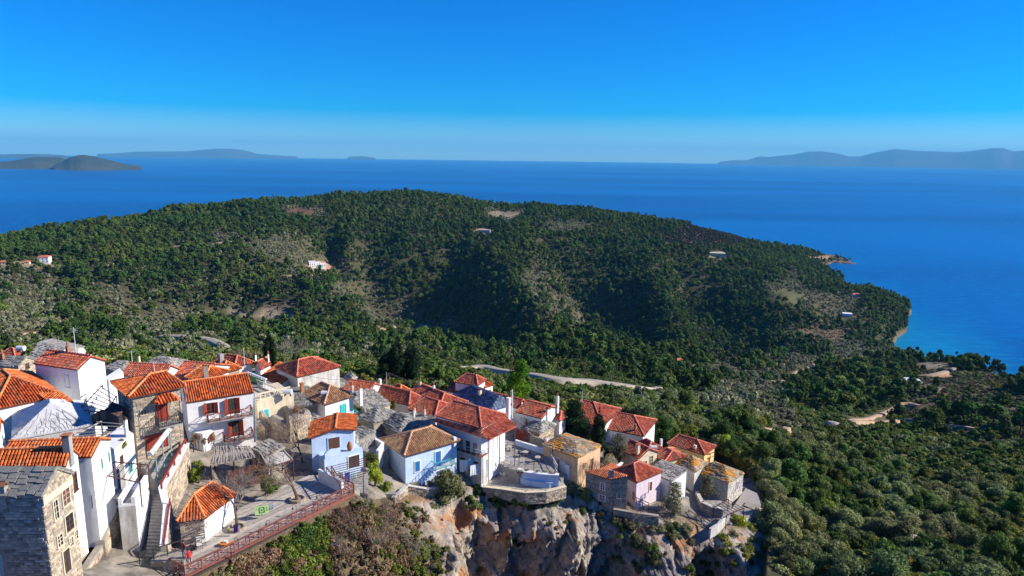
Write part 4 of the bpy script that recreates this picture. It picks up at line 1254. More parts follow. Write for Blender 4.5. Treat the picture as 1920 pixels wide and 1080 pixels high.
PAN = {k: mat(k + '_gutter_dirt_shade', c1, c2, 3.0, rough=.95, bump=.01) for k, c1, c2 in (('clay_tile_orange', (.22, .06, .025), (.14, .045, .02)), ('clay_tile_red', (.17, .04, .025), (.11, .03, .02)), ('clay_tile_brown', (.12, .065, .04), (.08, .045, .03)), ('clay_tile_salmon', (.3, .12, .07), (.22, .09, .05)))}  # roof body under the tiles: gutter dirt plus painted shade that deepens the gaps
class House:
    """corner A is the one nearest the camera, B to its left, C to its right; all at the eaves height z"""
    def __init__(s, label, A, B, C, z, h, wall, roof, rt='hip', ax='B', s0=.3, s1=.7, rise=1.2, mid=.5, over=.28, seed=0, name='house', cat='house',
                 stones=None, bext=1.0, cext=1.0, thick=.14, pitch=.25, group=None, roofstyle=None, sides=None, square=True, cornice=None):
        s.r = np.random.default_rng(seed + 1000); s.z = z; s.h = h
        a, b, c = PZ(*A, z)[:2], PZ(*B, z)[:2], PZ(*C, z)[:2]
        b = a + (b - a) * bext; c = a + (c - a) * cext
        if square:      # nearly right angles made right
            ub = nrmz(b - a); uc = nrmz(c - a)
            da = (math.acos(np.clip(ub @ uc, -1, 1)) - math.pi / 2) / 2
            if abs(da) < .25:
                sg = 1 if ub[0] * uc[1] - ub[1] * uc[0] > 0 else -1
                rot = lambda v, t: np.array([v[0] * math.cos(t) - v[1] * math.sin(t), v[0] * math.sin(t) + v[1] * math.cos(t)])
                b = a + rot(b - a, da * sg); c = a + rot(c - a, -da * sg)
        s.ub = nrmz(b - a); s.uc = nrmz(c - a); s.LB = np.linalg.norm(b - a); s.LC = np.linalg.norm(c - a)
        s.a, s.b, s.c, s.d = a, b, c, b + c - a
        ctr = (s.b + s.c) / 2
        s.org = np.array([ctr[0], ctr[1], z - h])
        s.root = empty(name, s.org, label, cat, group)
        s.wm = wall; s.over = over; s.holes = {'B': [], 'C': []}
        s.rt, s.ax, s.rise, s.s0, s.s1, s.mid = rt, ax, rise, s0, s1, mid
        s.roofm = roof; s.thick = thick
        # wall corners (set in from the eaves)
        wa = a + (s.ub + s.uc) * over; wb = b + (-s.ub + s.uc) * over; wc = c + (s.ub - s.uc) * over; wd = s.d - (s.ub + s.uc) * over
        s.w = [wa, wc, wd, wb]
        s.outB = -s.uc    # outward normal of wall A-B
        s.outC = -s.ub    # outward normal of wall A-C
        zt = z - .02
        def ridge(sv, r_=rise):
            if ax == 'B': p = a + s.ub * s.LB * sv + s.uc * s.LC * mid
            else: p = a + s.uc * s.LC * sv + s.ub * s.LB * mid
            return np.array([p[0], p[1], z + r_])
        T = lambda p, zz=z: np.array([p[0], p[1], zz])
        q1, q2 = (b, c) if ax == 'B' else (c, b)          # q1 along the ridge axis, q2 across
        near_wall = MB(s.org)
        if rt in ('hip', 'gable'):
            if rt == 'gable': s0, s1 = 0.0, 1.0
            R1, R2 = ridge(s0), ridge(s1)
            s.R1, s.R2 = R1, R2
            s.slopes = [[T(a), T(q1), R2, R1], [T(q2), T(s.d), R2, R1]]
            if rt == 'hip': s.slopes += [[T(a), T(q2), R1], [T(q1), T(s.d), R2]]
            wallpoly = [T(p, 0) for p in s.w]
            near_wall.prism([p[:2] for p in s.w], z - h - 2.0, zt + .0)
            if rt == 'gable':
                k = 1 - 2 * over / (s.LC if ax == 'B' else s.LB)
                for base in (0, 1):
                    if ax == 'B': e0, e1 = (s.w[0], s.w[1]) if base == 0 else (s.w[3], s.w[2])
                    else: e0, e1 = (s.w[0], s.w[3]) if base == 0 else (s.w[1], s.w[2])
                    ins = (s.ub if ax == 'B' else s.uc) * (1 if base == 0 else -1) * .35
                    f = mid
                    pk = e0 + (e1 - e0) * f
                    zz = z + rise * k
                    P3 = [T(e0, zt - .05), T(e1, zt - .05), np.array([pk[0], pk[1], zz - .0])]
                    P4 = [p + np.array([ins[0], ins[1], 0]) for p in P3]
                    near_wall.add(P3 + P4, [(0, 1, 2), (5, 4, 3), (0, 3, 4, 1), (1, 4, 5, 2), (2, 5, 3, 0)])
        elif rt == 'shed':   # high side along +axis across: ax names the eave line (low side)
            hi = rise
            if ax == 'B': s.slopes = [[T(a), T(b), T(s.d, z + hi), T(c, z + hi)]]
            else: s.slopes = [[T(a), T(c), T(s.d, z + hi), T(b, z + hi)]]
            zs = [zt, zt + (hi if ax == 'B' else 0), zt + hi, zt + (0 if ax == 'B' else hi)]
            near_wall.prism([p[:2] for p in s.w], z - h - 2.0, zs)
        elif rt == 'flat':
            s.slopes = []
            near_wall.prism([p[:2] for p in s.w], z - h - 2.0, zt)
        s.wall = near_wall.build('wall', wall, s.root)
        # roof body
        if s.slopes:
            rb = MB(s.org)
            for sl in s.slopes:
                p0, u, v, n = slope_frame(sl)
                top = [np.asarray(p) + np.array([0, 0, .015]) for p in sl]; bot = [np.asarray(p) - np.array([0, 0, thick]) for p in sl]
                nn = len(sl)
                rb.add(top + bot, [tuple(range(nn)), tuple(range(2 * nn - 1, nn - 1, -1))] + [(i, nn + i, nn + (i + 1) % nn, (i + 1) % nn) for i in range(nn)])
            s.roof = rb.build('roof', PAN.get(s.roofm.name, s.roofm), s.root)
            stl = roofstyle or ('slab' if roof in (M_SLATE, M_SLATE2, M_LICHEN, M_BLUESLATE) else ('none' if roof in (M_PLASTERGREY,) else 'tile'))
            s.slabs = []
            for sl in s.slopes:
                if stl == 'tile':
                    tm = tile_mesh(sl, s.org, s.r, pitch=pitch)
                    if tm:
                        o = link('roof_tiles', mesh_from('roof_tiles', tm[0], tm[1], s.roofm), s.roof); o['kind'] = 'stuff'
                elif stl == 'slab':
                    sl_ = slab_list(sl, s.r)
                    if sl_:
                        V, F_ = join(sl_)
                        o = link('stone_slabs', mesh_from('stone_slabs', V - s.org, F_, s.roofm), s.roof); o['kind'] = 'stuff'
                elif stl == 'slabparts':
                    for V, F_ in slab_list(sl, s.r, cw=.55, ch=.42, thick=.06, mess=1.7):
                        link('slab', mesh_from('slab', V - s.org, F_, s.roofm), s.roof)
            # ridge and hip caps
            if rt in ('hip', 'gable') and stl == 'tile':
                cp = MB(s.org)
                lines = [(s.R1, s.R2)]
                if rt == 'hip': lines += [(T(a), s.R1), (T(q2), s.R1), (T(q1), s.R2), (T(s.d), s.R2)]
                for e0, e1 in lines:
                    L = np.linalg.norm(e1 - e0)
                    if L < .25: continue
                    k = max(1, int(L / .42)); up = np.array([0, 0, .09])
                    for i in range(k):
                        p = e0 + (e1 - e0) * (i / k) + up; q = e0 + (e1 - e0) * ((i + 1.08) / k) + up * (1 if i < k - 1 else 1)
                        cp.tube([p + np.array([0, 0, .03]), q], [.13, .105], 6)
                o = cp.build('ridge_tiles', mat('ridge_' + roof.name, tuple(min(1, c_ * 1.25 + .03) for c_ in RIDGECOL.get(roof.name, (0.6, .2, .08))), rough=.85, island=.2), s.roof, kind='stuff')
        if cornice:
            cb = MB(s.org)
            for e0, e1, ou in ((s.w[0], s.w[1], s.outC), (s.w[0], s.w[3], s.outB)):
                o0 = np.r_[e0, z - .30]; cb.box(o0 + np.r_[ou, 0] * .0 - np.r_[nrmz(e1 - e0), 0] * .02, np.r_[e1 - e0, 0] * 1.0, np.r_[ou, 0] * .14, (0, 0, .16))
            cb.build('cornice', cornice, s.root)

    # position on a visible wall: side 'C' is the wall A-C, side 'B' the wall A-B; t runs 0..1 from A
    def at(s, side, t, dz, e=0.0):
        w0 = s.w[0]; w1 = s.w[1] if side == 'C' else s.w[3]
        p = w0 + (w1 - w0) * t; o = s.outC if side == 'C' else s.outB
        p = p + np.array(o) * e
        return np.array([p[0], p[1], s.z - dz])

    def opening(s, side, t, dz, w, h, kind='window', frame=None, pane=None, shut=None, open_=True, bars=True, leaf=None):
        """centre t, top dz below the eaves"""
        uo = np.r_[nrmz((s.w[1] if side == 'C' else s.w[3]) - s.w[0]), 0]; o = np.r_[s.outC if side == 'C' else s.outB, 0]
        Lw = np.linalg.norm((s.w[1] if side == 'C' else s.w[3]) - s.w[0])
        s.holes[side].append((t * Lw - w / 2 - .12, t * Lw + w / 2 + .12, s.z - dz - h - .1, s.z - dz + .12))
        c0 = s.at(side, t, dz + h) - uo * w / 2
        up = np.array([0, 0, 1.0])
        f = MB(s.org); fw = .09
        f.box(c0 - uo * fw, uo * fw, o * .075, up * (h + fw)); f.box(c0 + uo * w, uo * fw, o * .075, up * (h + fw)); f.box(c0 + up * h, uo * w, o * .07, up * fw)
        if kind == 'window': f.box(c0 - uo * (fw + .05) - up * .08, uo * (w + 2 * fw + .1), o * .13, up * .078)
        fr = f.build('window_frame' if kind == 'window' else 'door_frame', frame or M_WHITE, s.root)
        g = MB(s.org)
        if kind == 'window':
            g.box(c0, uo * w, o * .025, up * h); g.build('pane', pane or M_GLASS, fr)
            if bars:
                b_ = MB(s.org); b_.box(c0 + uo * (w / 2 - .03) + o * .025, uo * .06, o * .02, up * h)
                for k in (1 / 3, 2 / 3): b_.box(c0 + up * (h * k - .02) + o * .025, uo * w, o * .016, up * .04)
                b_.build('glazing_bar', leaf or frame or M_WHITE, fr)
        else:
            g.box(c0, uo * w, o * .03, up * h); g.build('door', leaf or M_WOODBROWN, fr)
            b_ = MB(s.org)
            for k in (0.06, .54): b_.box(c0 + uo * w * k + up * h * .08 + o * .03, uo * w * .40, o * .025, up * h * .38); b_.box(c0 + uo * w * k + up * h * .54 + o * .03, uo * w * .40, o * .025, up * h * .38)
            b_.build('door_panel', leaf or M_WOODBROWN, fr)
        if shut:
            for sg in (-1, 1):
                b_ = MB(s.org); sw = w / 2
                if open_:
                    hinge = c0 + (uo * (w + fw * .3) if sg > 0 else -uo * fw * .3) + o * .09
                    d_ = nrmz(uo * sg * .93 + o * .35)
                else:
                    hinge = c0 + (uo * w if sg > 0 else 0 * uo) + o * .04; d_ = -uo * sg
                nn = np.cross(up, d_); nn = nn if nn @ o > 0 else -nn
                b_.box(hinge, d_ * (sw - .02), nn * .04, up * h)
                for k in range(6): b_.box(hinge + up * h * (.06 + .155 * k) + nn * .04, d_ * (sw - .02), nn * .015, up * h * .07)
                b_.build('shutter', shut, fr)
        return fr

    def stonework(s, m, sides='BC', sw=.42, sh=.24):
        gz = (s.z + s.rise * .97) if s.rt == 'gable' else None
        for sd in sides:
            w0 = s.w[0]; w1 = s.w[1] if sd == 'C' else s.w[3]; o = s.outC if sd == 'C' else s.outB
            et = None
            if s.rt == 'gable' and ((s.ax == 'B' and sd == 'C') or (s.ax == 'C' and sd == 'B')): et = (s.mid, s.z + s.rise * .9)
            q = stone_face(w0, w1, s.z - s.h - 1.2, s.z - s.h - 1.2, s.z - .1, s.z - .1, o, s.r, s.holes[sd], sw, sh, et)
            if q:
                V, F_ = q; F_ = ray_flip(V, F_, o)
                ob = link('wall_stones', mesh_from('wall_stones', V - s.org, F_, m), s.wall); ob['kind'] = 'stuff'

    def chimney(s, tb, tc, base, h=1.0, w=.45, m=None, cap='tile', round_=False, capm=None):
        p = s.a + s.ub * s.LB * tb + s.uc * s.LC * tc
        c = MB(s.org); z0 = s.z + base
        if round_:
            c.lathe((p[0], p[1], z0 - .6), [(w * .62, 0), (w * .6, h * .3 + .6), (w * .42, h + .5), (w * .46, h + .58), (w * .3, h + .62)], 12)
        else:
            u = np.r_[s.ub, 0]; v = np.r_[s.uc, 0]
            c.box(np.r_[p, z0 - .8] - u * w / 2 - v * w / 2, u * w, v * w, (0, 0, h + .8))
        o = c.build('chimney', m or M_WHITE, s.roof if getattr(s, 'roof', None) else s.root, smooth=round_)
        k = MB(s.org); zz = z0 + h
        u = np.r_[s.ub, 0]; v = np.r_[s.uc, 0]; q = np.r_[p, zz]
        if cap == 'tile':
            for sg in (-1, 1):
                k.box(q - u * w * .55 + v * sg * w * .5 - np.array([0, 0, 0]), u * w * 1.1, -v * sg * w * .54 + np.array([0, 0, .32]), np.array([0, 0, .05]))
        elif cap == 'slab':
            k.box(q - u * w * .65 - v * w * .65 + np.array([0, 0, .12]), u * w * 1.3, v * w * 1.3, (0, 0, .07))
            for du in (-.4, .4):
                for dv in (-.4, .4): k.box(q + u * w * du - u * .05 + v * w * dv - v * .05, u * .1, v * .1, (0, 0, .12))
        elif cap == 'pot':
            k.lathe((p[0], p[1], zz + .1), [(w * .3, -.05), (w * .3, .25), (w * .36, .28), (w * .1, .5)], 8)
        if k.f:
            ko = k.build('chimney_cap', capm or M_CLAY, o if False else (s.roof if getattr(s, 'roof', None) else s.root))
        return o

    def balcony(s, side, t0, t1, dz, depth, floor=None, rail=None, railh=.95, brace=True, posts=3, cross=False, n=8):
        uo = np.r_[nrmz((s.w[1] if side == 'C' else s.w[3]) - s.w[0]), 0]; o = np.r_[s.outC if side == 'C' else s.outB, 0]
        p0 = s.at(side, t0, dz); p1 = s.at(side, t1, dz)
        f = MB(s.org); f.box(p0 - (0, 0, .14), p1 - p0, o * depth, (0, 0, .14)); bl = f.build('balcony', floor or M_CONC, s.root)
        r_ = MB(s.org); q = []
        e0 = p0 + o * (depth - .05); e1 = p1 + o * (depth - .05)
        for a_, b_ in ((p0, e0), (e0, e1), (e1, p1)):
            r_.bar(a_ + (0, 0, railh), b_ + (0, 0, railh), .06, .06); r_.bar(a_ + (0, 0, .12), b_ + (0, 0, .12), .05, .05)
            L = np.linalg.norm(b_ - a_); k = max(1, int(L / (1.0 if cross else .17)))
            for i in range(k + 1):
                x_ = a_ + (b_ - a_) * i / k; r_.bar(x_ + (0, 0, .0), x_ + (0, 0, railh), .035 if not cross else .06)
                if cross and i < k:
                    y_ = a_ + (b_ - a_) * (i + 1) / k
                    r_.bar(x_ + (0, 0, .12), y_ + (0, 0, railh), .045); r_.bar(x_ + (0, 0, railh), y_ + (0, 0, .12), .045)
        r_.build('balcony_railing', rail or M_METAL, bl)
        return bl


RIDGECOL = {'clay_tile_orange': (0.58, .20, .06), 'clay_tile_red': (0.52, .15, .08), 'clay_tile_brown': (.45, .25, .14), 'clay_tile_salmon': (.58, .24, .13)}
# ------------------------------------------------------------------ the houses
HS_ = {}
def H(key, *a, **k):
    k.setdefault('seed', len(HS_)); h = House(*a, **k); HS_[key] = h; return h


OX = dict(frame=M_WHITE, shut=M_WOODRED, leaf=M_WOODRED)
# --- left foreground
h = H('stone1', 'tall rubble stone house with slab roof and lit gable, bottom left corner', (80,930), (0,930), (139,886), 222.5, 7.5, M_MORTAR, M_SLATE, 'gable', 'B', rise=1.22, over=.12, bext=3.2, roofstyle='slabparts', name='stone_house')
h.opening('C', .35, 1.0, .42, 1.35, frame=M_CREAM); h.opening('C', .72, .75, .75, 1.15, frame=M_CREAM, pane=M_WOODBROWN, leaf=M_WOODPALE)
h.opening('C', .36, 3.6, .5, .8, frame=M_CREAM); h.opening('C', .73, 2.7, .85, 1.25, frame=M_CREAM, leaf=M_WOODBROWN)
h.opening('C', .50, 5.0, .7, 1.7, 'door', frame=M_CREAM, leaf=M_WOODDARK); h.opening('C', .72, 4.5, .35, .6, frame=M_CREAM); h.opening('C', .9, 4.3, .35, .6, frame=M_CREAM)
h.opening('B', .42, 4.4, .8, 1.9, 'door', frame=M_METALBLUE, leaf=M_METALBLUE)
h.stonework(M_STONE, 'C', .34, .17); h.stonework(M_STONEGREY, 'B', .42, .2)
h.chimney(.30, .06, -.15, .75, .42, M_STONEGREY)
b_ = MB(h.org)     # pale plaster band under the gable
o3 = np.r_[h.outC, 0]; e0 = np.r_[h.w[0], h.z - .75]; b_.box(e0 - np.r_[h.uc, 0] * .05, np.r_[h.w[1] - h.w[0], 0], o3 * .09, (0, 0, .5)); b_.build('plaster_band', M_CREAM, h.root)

h = H('red2a', 'long red tiled house behind the stone house, with white chimney wall', (124,873), (0,879), (150,851), 221.5, 6.5, M_WHITE, M_ORANGE, 'gable', 'B', rise=1.0, over=.1, bext=2.0)
h.chimney(.02, .42, .4, 1.6, .5, M_CONC, 'slab'); h.opening('C', .55, 1.2, .4, 1.4, frame=M_WOODBROWN)
h = H('red2b', 'red tiled house with bright white gable beside the dark pergola', (172,856), (36,862), (209,823), 221, 6.0, M_WHITE, M_ORANGE, 'gable', 'B', rise=.78, over=.1, bext=1.3)
h.opening('C', .45, .9, .3, .95, pane=M_GREENPAINT, bars=False); h.opening('C', .85, .9, .3, .95, pane=M_GREENPAINT, bars=False)
h = H('white2c', 'low white house wall with a grass topped terrace and blue chimney', (214,842), (190,826), (250,812), 218.5, 6, M_WHITE, M_WHITE, 'flat', over=0)
h.chimney(.15, .75, 0, 1.6, .45, M_WHITE); h.opening('C', .3, 1.2, .4, .7, frame=M_WOODBROWN); h.opening('C', .7, 2.6, .5, .8, frame=M_TEAL)
b_ = MB(h.org); b_.box(h.at('C', .05, 6.5, .0), np.r_[h.uc, 0] * .9, np.r_[h.outC, 0] * .5, (0, 0, 4.6)); b_.build('buttress', M_CONC, h.root)
h = H('edge3', 'white cottage with green shuttered window at the left picture edge', (0,812), (-40,820), (24,790), 219.5, 4.5, M_WHITE, M_ORANGE, 'gable', 'B', rise=.8, over=.15)
h.opening('C', .45, .7, .45, 1.1, shut=M_GREENPAINT, open_=False)
h = H('big4', 'large orange hipped roof house at the left edge below the white gable house', (-12,768), (-60,730), (117,742), 219.5, 5, M_WHITE, M_ORANGE, 'hip', 'B', s0=.60, s1=.9, rise=1.25, over=.2, bext=1.2)
h = H('box4', 'small white house with low orange tile roof and green drainpipe', (91,754), (70,743), (138,753), 219.5, 3.6, M_WHITE, M_ORANGE, 'shed', 'C', rise=.35, over=.05)
h = H('grey4', 'house with a pale lime coated pyramid roof covered in cracks', (21,824), (10,776), (175,799), 218.5, 4, M_WHITEOLD, M_PLASTERGREY, 'hip', 'B', s0=.42, s1=.58, rise=1.9, over=.1)
b_ = MB(h.org)       # dark vines spread over the coated roof
for k in range(26):
    sl = h.slopes[2]; p = np.array(sl[0]) * (1 - k / 26) + np.array(sl[1]) * (k / 26); tgt = np.array(sl[2]); L = h.r.uniform(.25, .8); pts = []
    n_ = slope_frame(sl)[3]
    for q in np.linspace(0, 1, 6): pts.append(p + (tgt - p) * L * q + n_ * .035 + h.r.normal(size=3) * np.array([.14, .14, 0]) * (q > 0) * 1.0 )
    pts = [q_ - n_ * ((q_ - np.array(sl[0])) @ n_ - .035) for q_ in pts]
    b_.tube(pts, .014, 4)
b_.build('creeper_stems', M_TWIGGREY, h.root, kind='stuff')
h = H('w5', 'tall house with red roof, shaded violet front and brilliant white gable, upper left', (145,693), (62,681), (199,676), 221, 8, M_WHITE, M_RED, 'gable', 'B', rise=1.03, over=.12)
h.opening('B', .28, 1.0, .55, 1.35, pane=M_WHITE, bars=False); h.opening('B', .72, .9, .55, 1.35, pane=M_WHITE, bars=False); h.opening('B', .14, 5.4, .6, 1.2, pane=M_GLASS)
b_ = MB(h.org); e0 = h.at('B', 0, 4.0); e1 = h.at('B', 1, 4.0); b_.box(e0, e1 - e0, np.r_[h.outB, 0] * .08, (0, 0, .12)); b_.build('string_course', M_CONC, h.root)
h.chimney(.55, .55, .9, .9, .35, M_CLAY, 'pot')
h = H('st6a', 'grey slab roofed house behind the white gable house, far left', (118,690), (52,673), (158,650), 216.5, 4, M_MORTAR, M_SLATE2, 'gable', 'B', rise=1.0, over=.15)
h = H('st6b', 'low stone house with small brown window at the left edge', (34,688), (-50,684), (68,674), 217.5, 4.5, M_STONE, M_SLATE, 'gable', 'B', rise=.9, over=.15)
h.opening('C', .5, .1, .5, .6, frame=M_WOODBROWN); h.stonework(M_STONE, 'C', .4, .24); h.chimney(.45, .3, .4, 1.0, .35, M_CLAY, 'pot')
h = H('red6c', 'small house with white pergola roof at the left edge', (28,668), (4,664), (44,662), 216, 3.5, M_WHITE, M_RED, 'hip', 'B', s0=.4, s1=.6, rise=.8, over=.15)

# --- middle left
h = H('stone7', 'two storey stone house with orange hipped roof and small balcony canopy', (240,746), (205,717), (349,724), 221.5, 7, M_MORTAR, M_ORANGE, 'hip', 'C', s0=.55, s1=.82, rise=.95, over=.45, name='stone_house', cornice=None)
h.opening('C', .58, 1.6, .95, 1.75, 'door', frame=M_WOODRED, leaf=M_WOODRED); h.opening('C', .2, 1.7, .45, .5, frame=M_STONE)
h.opening('C', .42, 4.6, 1.9, 1.5, 'door', frame=M_WOODRED, leaf=M_WOODRED)
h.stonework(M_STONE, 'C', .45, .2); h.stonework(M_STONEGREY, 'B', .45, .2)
h.balcony('C', .42, .92, 3.55, 1.3, M_CONC, M_METAL)
# canopy over the balcony
cb = MB(h.org); e = [h.at('C', t, 1.05, o) for t, o in ((.42, 1.3), (.88, 1.3), (.88, 0), (.42, 0))]; r1 = h.at('C', .56, .45, 0); r2 = h.at('C', .76, .45, 0)
cn = MB(h.org); cn.add([q for q in e] + [r1, r2], [(0, 1, 5, 4), (0, 4, 3), (1, 2, 5), (3, 2, 1, 0)]); cano = cn.build('canopy', M_ORANGE, h.root)
for sl in ([e[0], e[1], r2, r1], [e[3], e[0], r1], [e[1], e[2], r2]):
    tm = tile_mesh(sl, h.org, h.r, .3, .4)
    if tm: link('canopy_tiles', mesh_from('canopy_tiles', tm[0], tm[1], M_ORANGE), cano)['kind'] = 'stuff'
cb.bar(e[1], e[1] - (0, 0, 2.5), .05); cb.bar(e[0], e[0] - (0, 0, 2.5), .05); cb.build('canopy_post', M_METAL, h.root)

h = H('w9', 'white two storey house with orange roof, oxblood shutters and crossed wooden balconies', (476,735), (348,755), (458,706), 217.5, 7.0, M_WHITE, M_ORANGE, 'gable', 'B', rise=1.35, over=.1)
h.opening('B', .66, .5, .8, 1.3, **OX); h.opening('B', .335, .35, .85, 1.9, 'door', frame=M_WHITE, leaf=M_WOODDARK, shut=M_WOODRED); h.opening('B', .30, 3.15, .85, 1.9, 'door', frame=M_WHITE, leaf=M_WOODDARK, shut=M_WOODRED)
h.balcony('B', .05, .72, 2.45, 1.15, M_CONC, M_WOODRED, cross=True); h.balcony('B', .06, .50, 5.2, 1.2, M_CONC, M_WOODRED, cross=True)
h2 = H('w9b', 'low white annex with plant covered roof terrace in front of the shuttered house', (380,813), (356,810), (411,797), 213.9, 3.2, M_WHITE, M_WHITE, 'flat', over=0)
h2.opening('C', .45, .7, .5, .75, **OX)
h.chimney(.6, .9, .5, 1.6, .5, M_CONC, 'none')

h = H('st8a', 'small stone roofed house with a brown tiled hip beside the white terrace wall', (232,698), (196,690), (264,684), 215.5, 4, M_MORTAR, M_SLATE2, 'hip', 'B', s0=.35, s1=.65, rise=.9)
h = H('wt8a', 'white terrace wall block behind the orange hipped stone house', (204,714), (198,706), (231,697), 217.5, 4, M_WHITE, M_WHITE, 'flat', over=0)
h = H('red8b', 'low red roof house with white gable, behind the orange hipped stone house', (306,708), (230,702), (335,692), 216, 4.5, M_WHITE, M_RED, 'gable', 'B', rise=1.1, over=.12)
h = H('st8c', 'grey slab hipped roof on the skyline of the village, left centre', (322,694), (262,685), (358,678), 214.2, 4, M_MORTAR, M_SLATE2, 'hip', 'B', s0=.4, s1=.65, rise=1.1); h.chimney(1.0, .1, .1, 1.3, .3, M_CREAM, 'tile')
h = H('red8d', 'red roof house with white verge between the slab roof and the tall chimney', (372,716), (325,706), (412,684), 215.2, 4.5, M_WHITE, M_RED, 'gable', 'B', rise=1.3, over=.12); h.chimney(.25, .18, .3, 1.3, .45, M_WHITE, 'slab')
h = H('or8e', 'orange hipped roof house directly behind the white shuttered house', (382,714), (352,706), (424,694), 215.8, 4.5, M_WHITE, M_ORANGE, 'hip', 'B', s0=.35, s1=.75, rise=1.1)
h = H('red8f', 'dark red hipped roof near the road bend', (440,686), (396,681), (478,680), 213.4, 4, M_WHITE, M_RED, 'hip', 'B', s0=.3, s1=.75, rise=1.2)
h = H('or8g', 'orange hipped roof with a broad white chimney, in front of the road bend', (416,700), (384,690), (454,690), 214.6, 4, M_MORTAR, M_ORANGE, 'hip', 'B', s0=.3, s1=.7, rise=1.1); h.chimney(.5, .4, .4, 1.8, .6, M_CONC, 'none')
h = H('red8i', 'tiny red roofed house with white chimney beside the bare trees', (488,694), (477,685), (508,684), 212.8, 3.6, M_WHITE, M_RED, 'gable', 'C', rise=.9, over=.12); h.chimney(.2, .9, .2, 1.4, .3, M_WHITE, 'pot'); h.chimney(.9, .1, .1, 1.5, .35, M_WHITE, 'pot')
h = H('tr9', 'flat roofed cream house with pierced parapet and balustrade terrace', (482,752), (462,728), (548,736), 214.6, 6, M_CREAM, M_CREAM, 'flat', over=0)
h.opening('C', .22, 1.3, .65, 1.3, shut=M_TEAL, open_=False); h.opening('C', .16, 4.3, .6, .9, pane=M_BLUEPAINT, bars=False)
TERR = h
h = H('st11b', 'grey slab roofed stone house above the ruin', (524,768), (520,743), (592,757), 212.6, 4.5, M_MORTAR, M_SLATE, 'shed', 'C', rise=.9, over=.2); h.stonework(M_STONE, 'C')
h = H('red10', 'large white house with red hipped roof and peeling side wall, village skyline', (557,707), (520,688), (636,686), 215, 6.5, M_WHITEOLD, M_RED, 'hip', 'C', s0=.29, s1=.56, rise=1.32, over=.15)
h = H('red10b', 'lower wing with long red lean-to roof beside the large white house', (523,723), (489,705), (560,708), 213.6, 5, M_WHITE, M_ORANGE, 'shed', 'B', rise=1.1, over=.1, square=False); h.opening('C', .35, .9, .7, .9, frame=M_WHITEOLD); h.opening('C', .85, .3, .8, 1.9, 'door', frame=M_WHITE, leaf=M_GREENPAINT)
h = H('brown11', 'white house with brown tiled hip roof and turquoise balcony', (608,759), (557,741), (671,742), 213, 5, M_WHITE, M_BROWN, 'hip', 'B', s0=.40, s1=.75, rise=1.4, over=.3)
h.opening('C', .62, .9, .75, 2.0, 'door', frame=M_TEAL, leaf=M_TEAL); h.balcony('C', .58, 1.0, 3.0, 1.1, M_TEAL, M_TEAL)
h.chimney(.04, .9, .1, 1.3, .5, M_WHITEOLD, 'pot', round_=True); h.chimney(-.1, 1.05, -.6, 1.6, .4, M_WHITE, 'pot'); h.chimney(.98, .06, .1, 1.3, .4, M_CLAY, 'slab')
h = H('blue12', 'small sky blue cottage with orange gable roof above the laundry pergola', (578,822), (585,791), (668,806), 214.6, 4.6, M_BLUEDEEP, M_ORANGE, 'gable', 'B', rise=.55, over=.3, mid=.56, square=False)
h.opening('C', .52, .55, 1.25, 1.8, 'door', frame=M_BLUEDEEP, leaf=M_WOODBROWN)
h = H('white13', 'pale blue washed house with brown and gold tiled roof at the cliff edge', (758,856), (710,824), (864,827), 209.5, 3.8, M_BLUEWASH, M_BROWN, 'hip', 'C', s0=.36, s1=.66, rise=1.3, over=.3)
h.opening('C', .22, 1.25, .65, 1.3, frame=M_WHITE, shut=M_BLUEPAINT, open_=False); h.opening('C', .62, .75, .8, 1.9, 'door', frame=M_WHITE, leaf=M_BLUEPAINT)
h.balcony('C', .5, .88, 2.7, 1.0, M_WHITE, M_TEAL); h.chimney(.04, .92, .05, .5, .35, M_WHITE, 'none')
b_ = MB(h.org)     # outside stair with its shaded blue flank
for k in range(8):
    p = h.at('C', .5 - .045 * k, 2.75 + .22 * k); b_.box(p, np.r_[h.uc, 0] * -.36, np.r_[h.outC, 0] * 1.0, (0, 0, -1.4))
b_.build('stair', M_BLUEDEEP, h.root)
b_ = MB(h.org); p0 = h.at('C', .5, 1.8, .98); p1 = h.at('C', .14, 3.5, .98); b_.bar(p0, p1, .06)
for k in range(7): q = p0 + (p1 - p0) * k / 6; b_.bar(q, q - (0, 0, .9), .05)
b_.build('stair_railing', M_BLUEPAINT, h.root)

# --- centre
h = H('r14', 'broad white tavern with red hipped roof and wide red tiled veranda', (903,803), (816,779), (950,778), 211, 6, M_WHITE, M_RED, 'hip', 'B', s0=.33, s1=.90, rise=1.35, over=.12, cornice=M_WHITE)
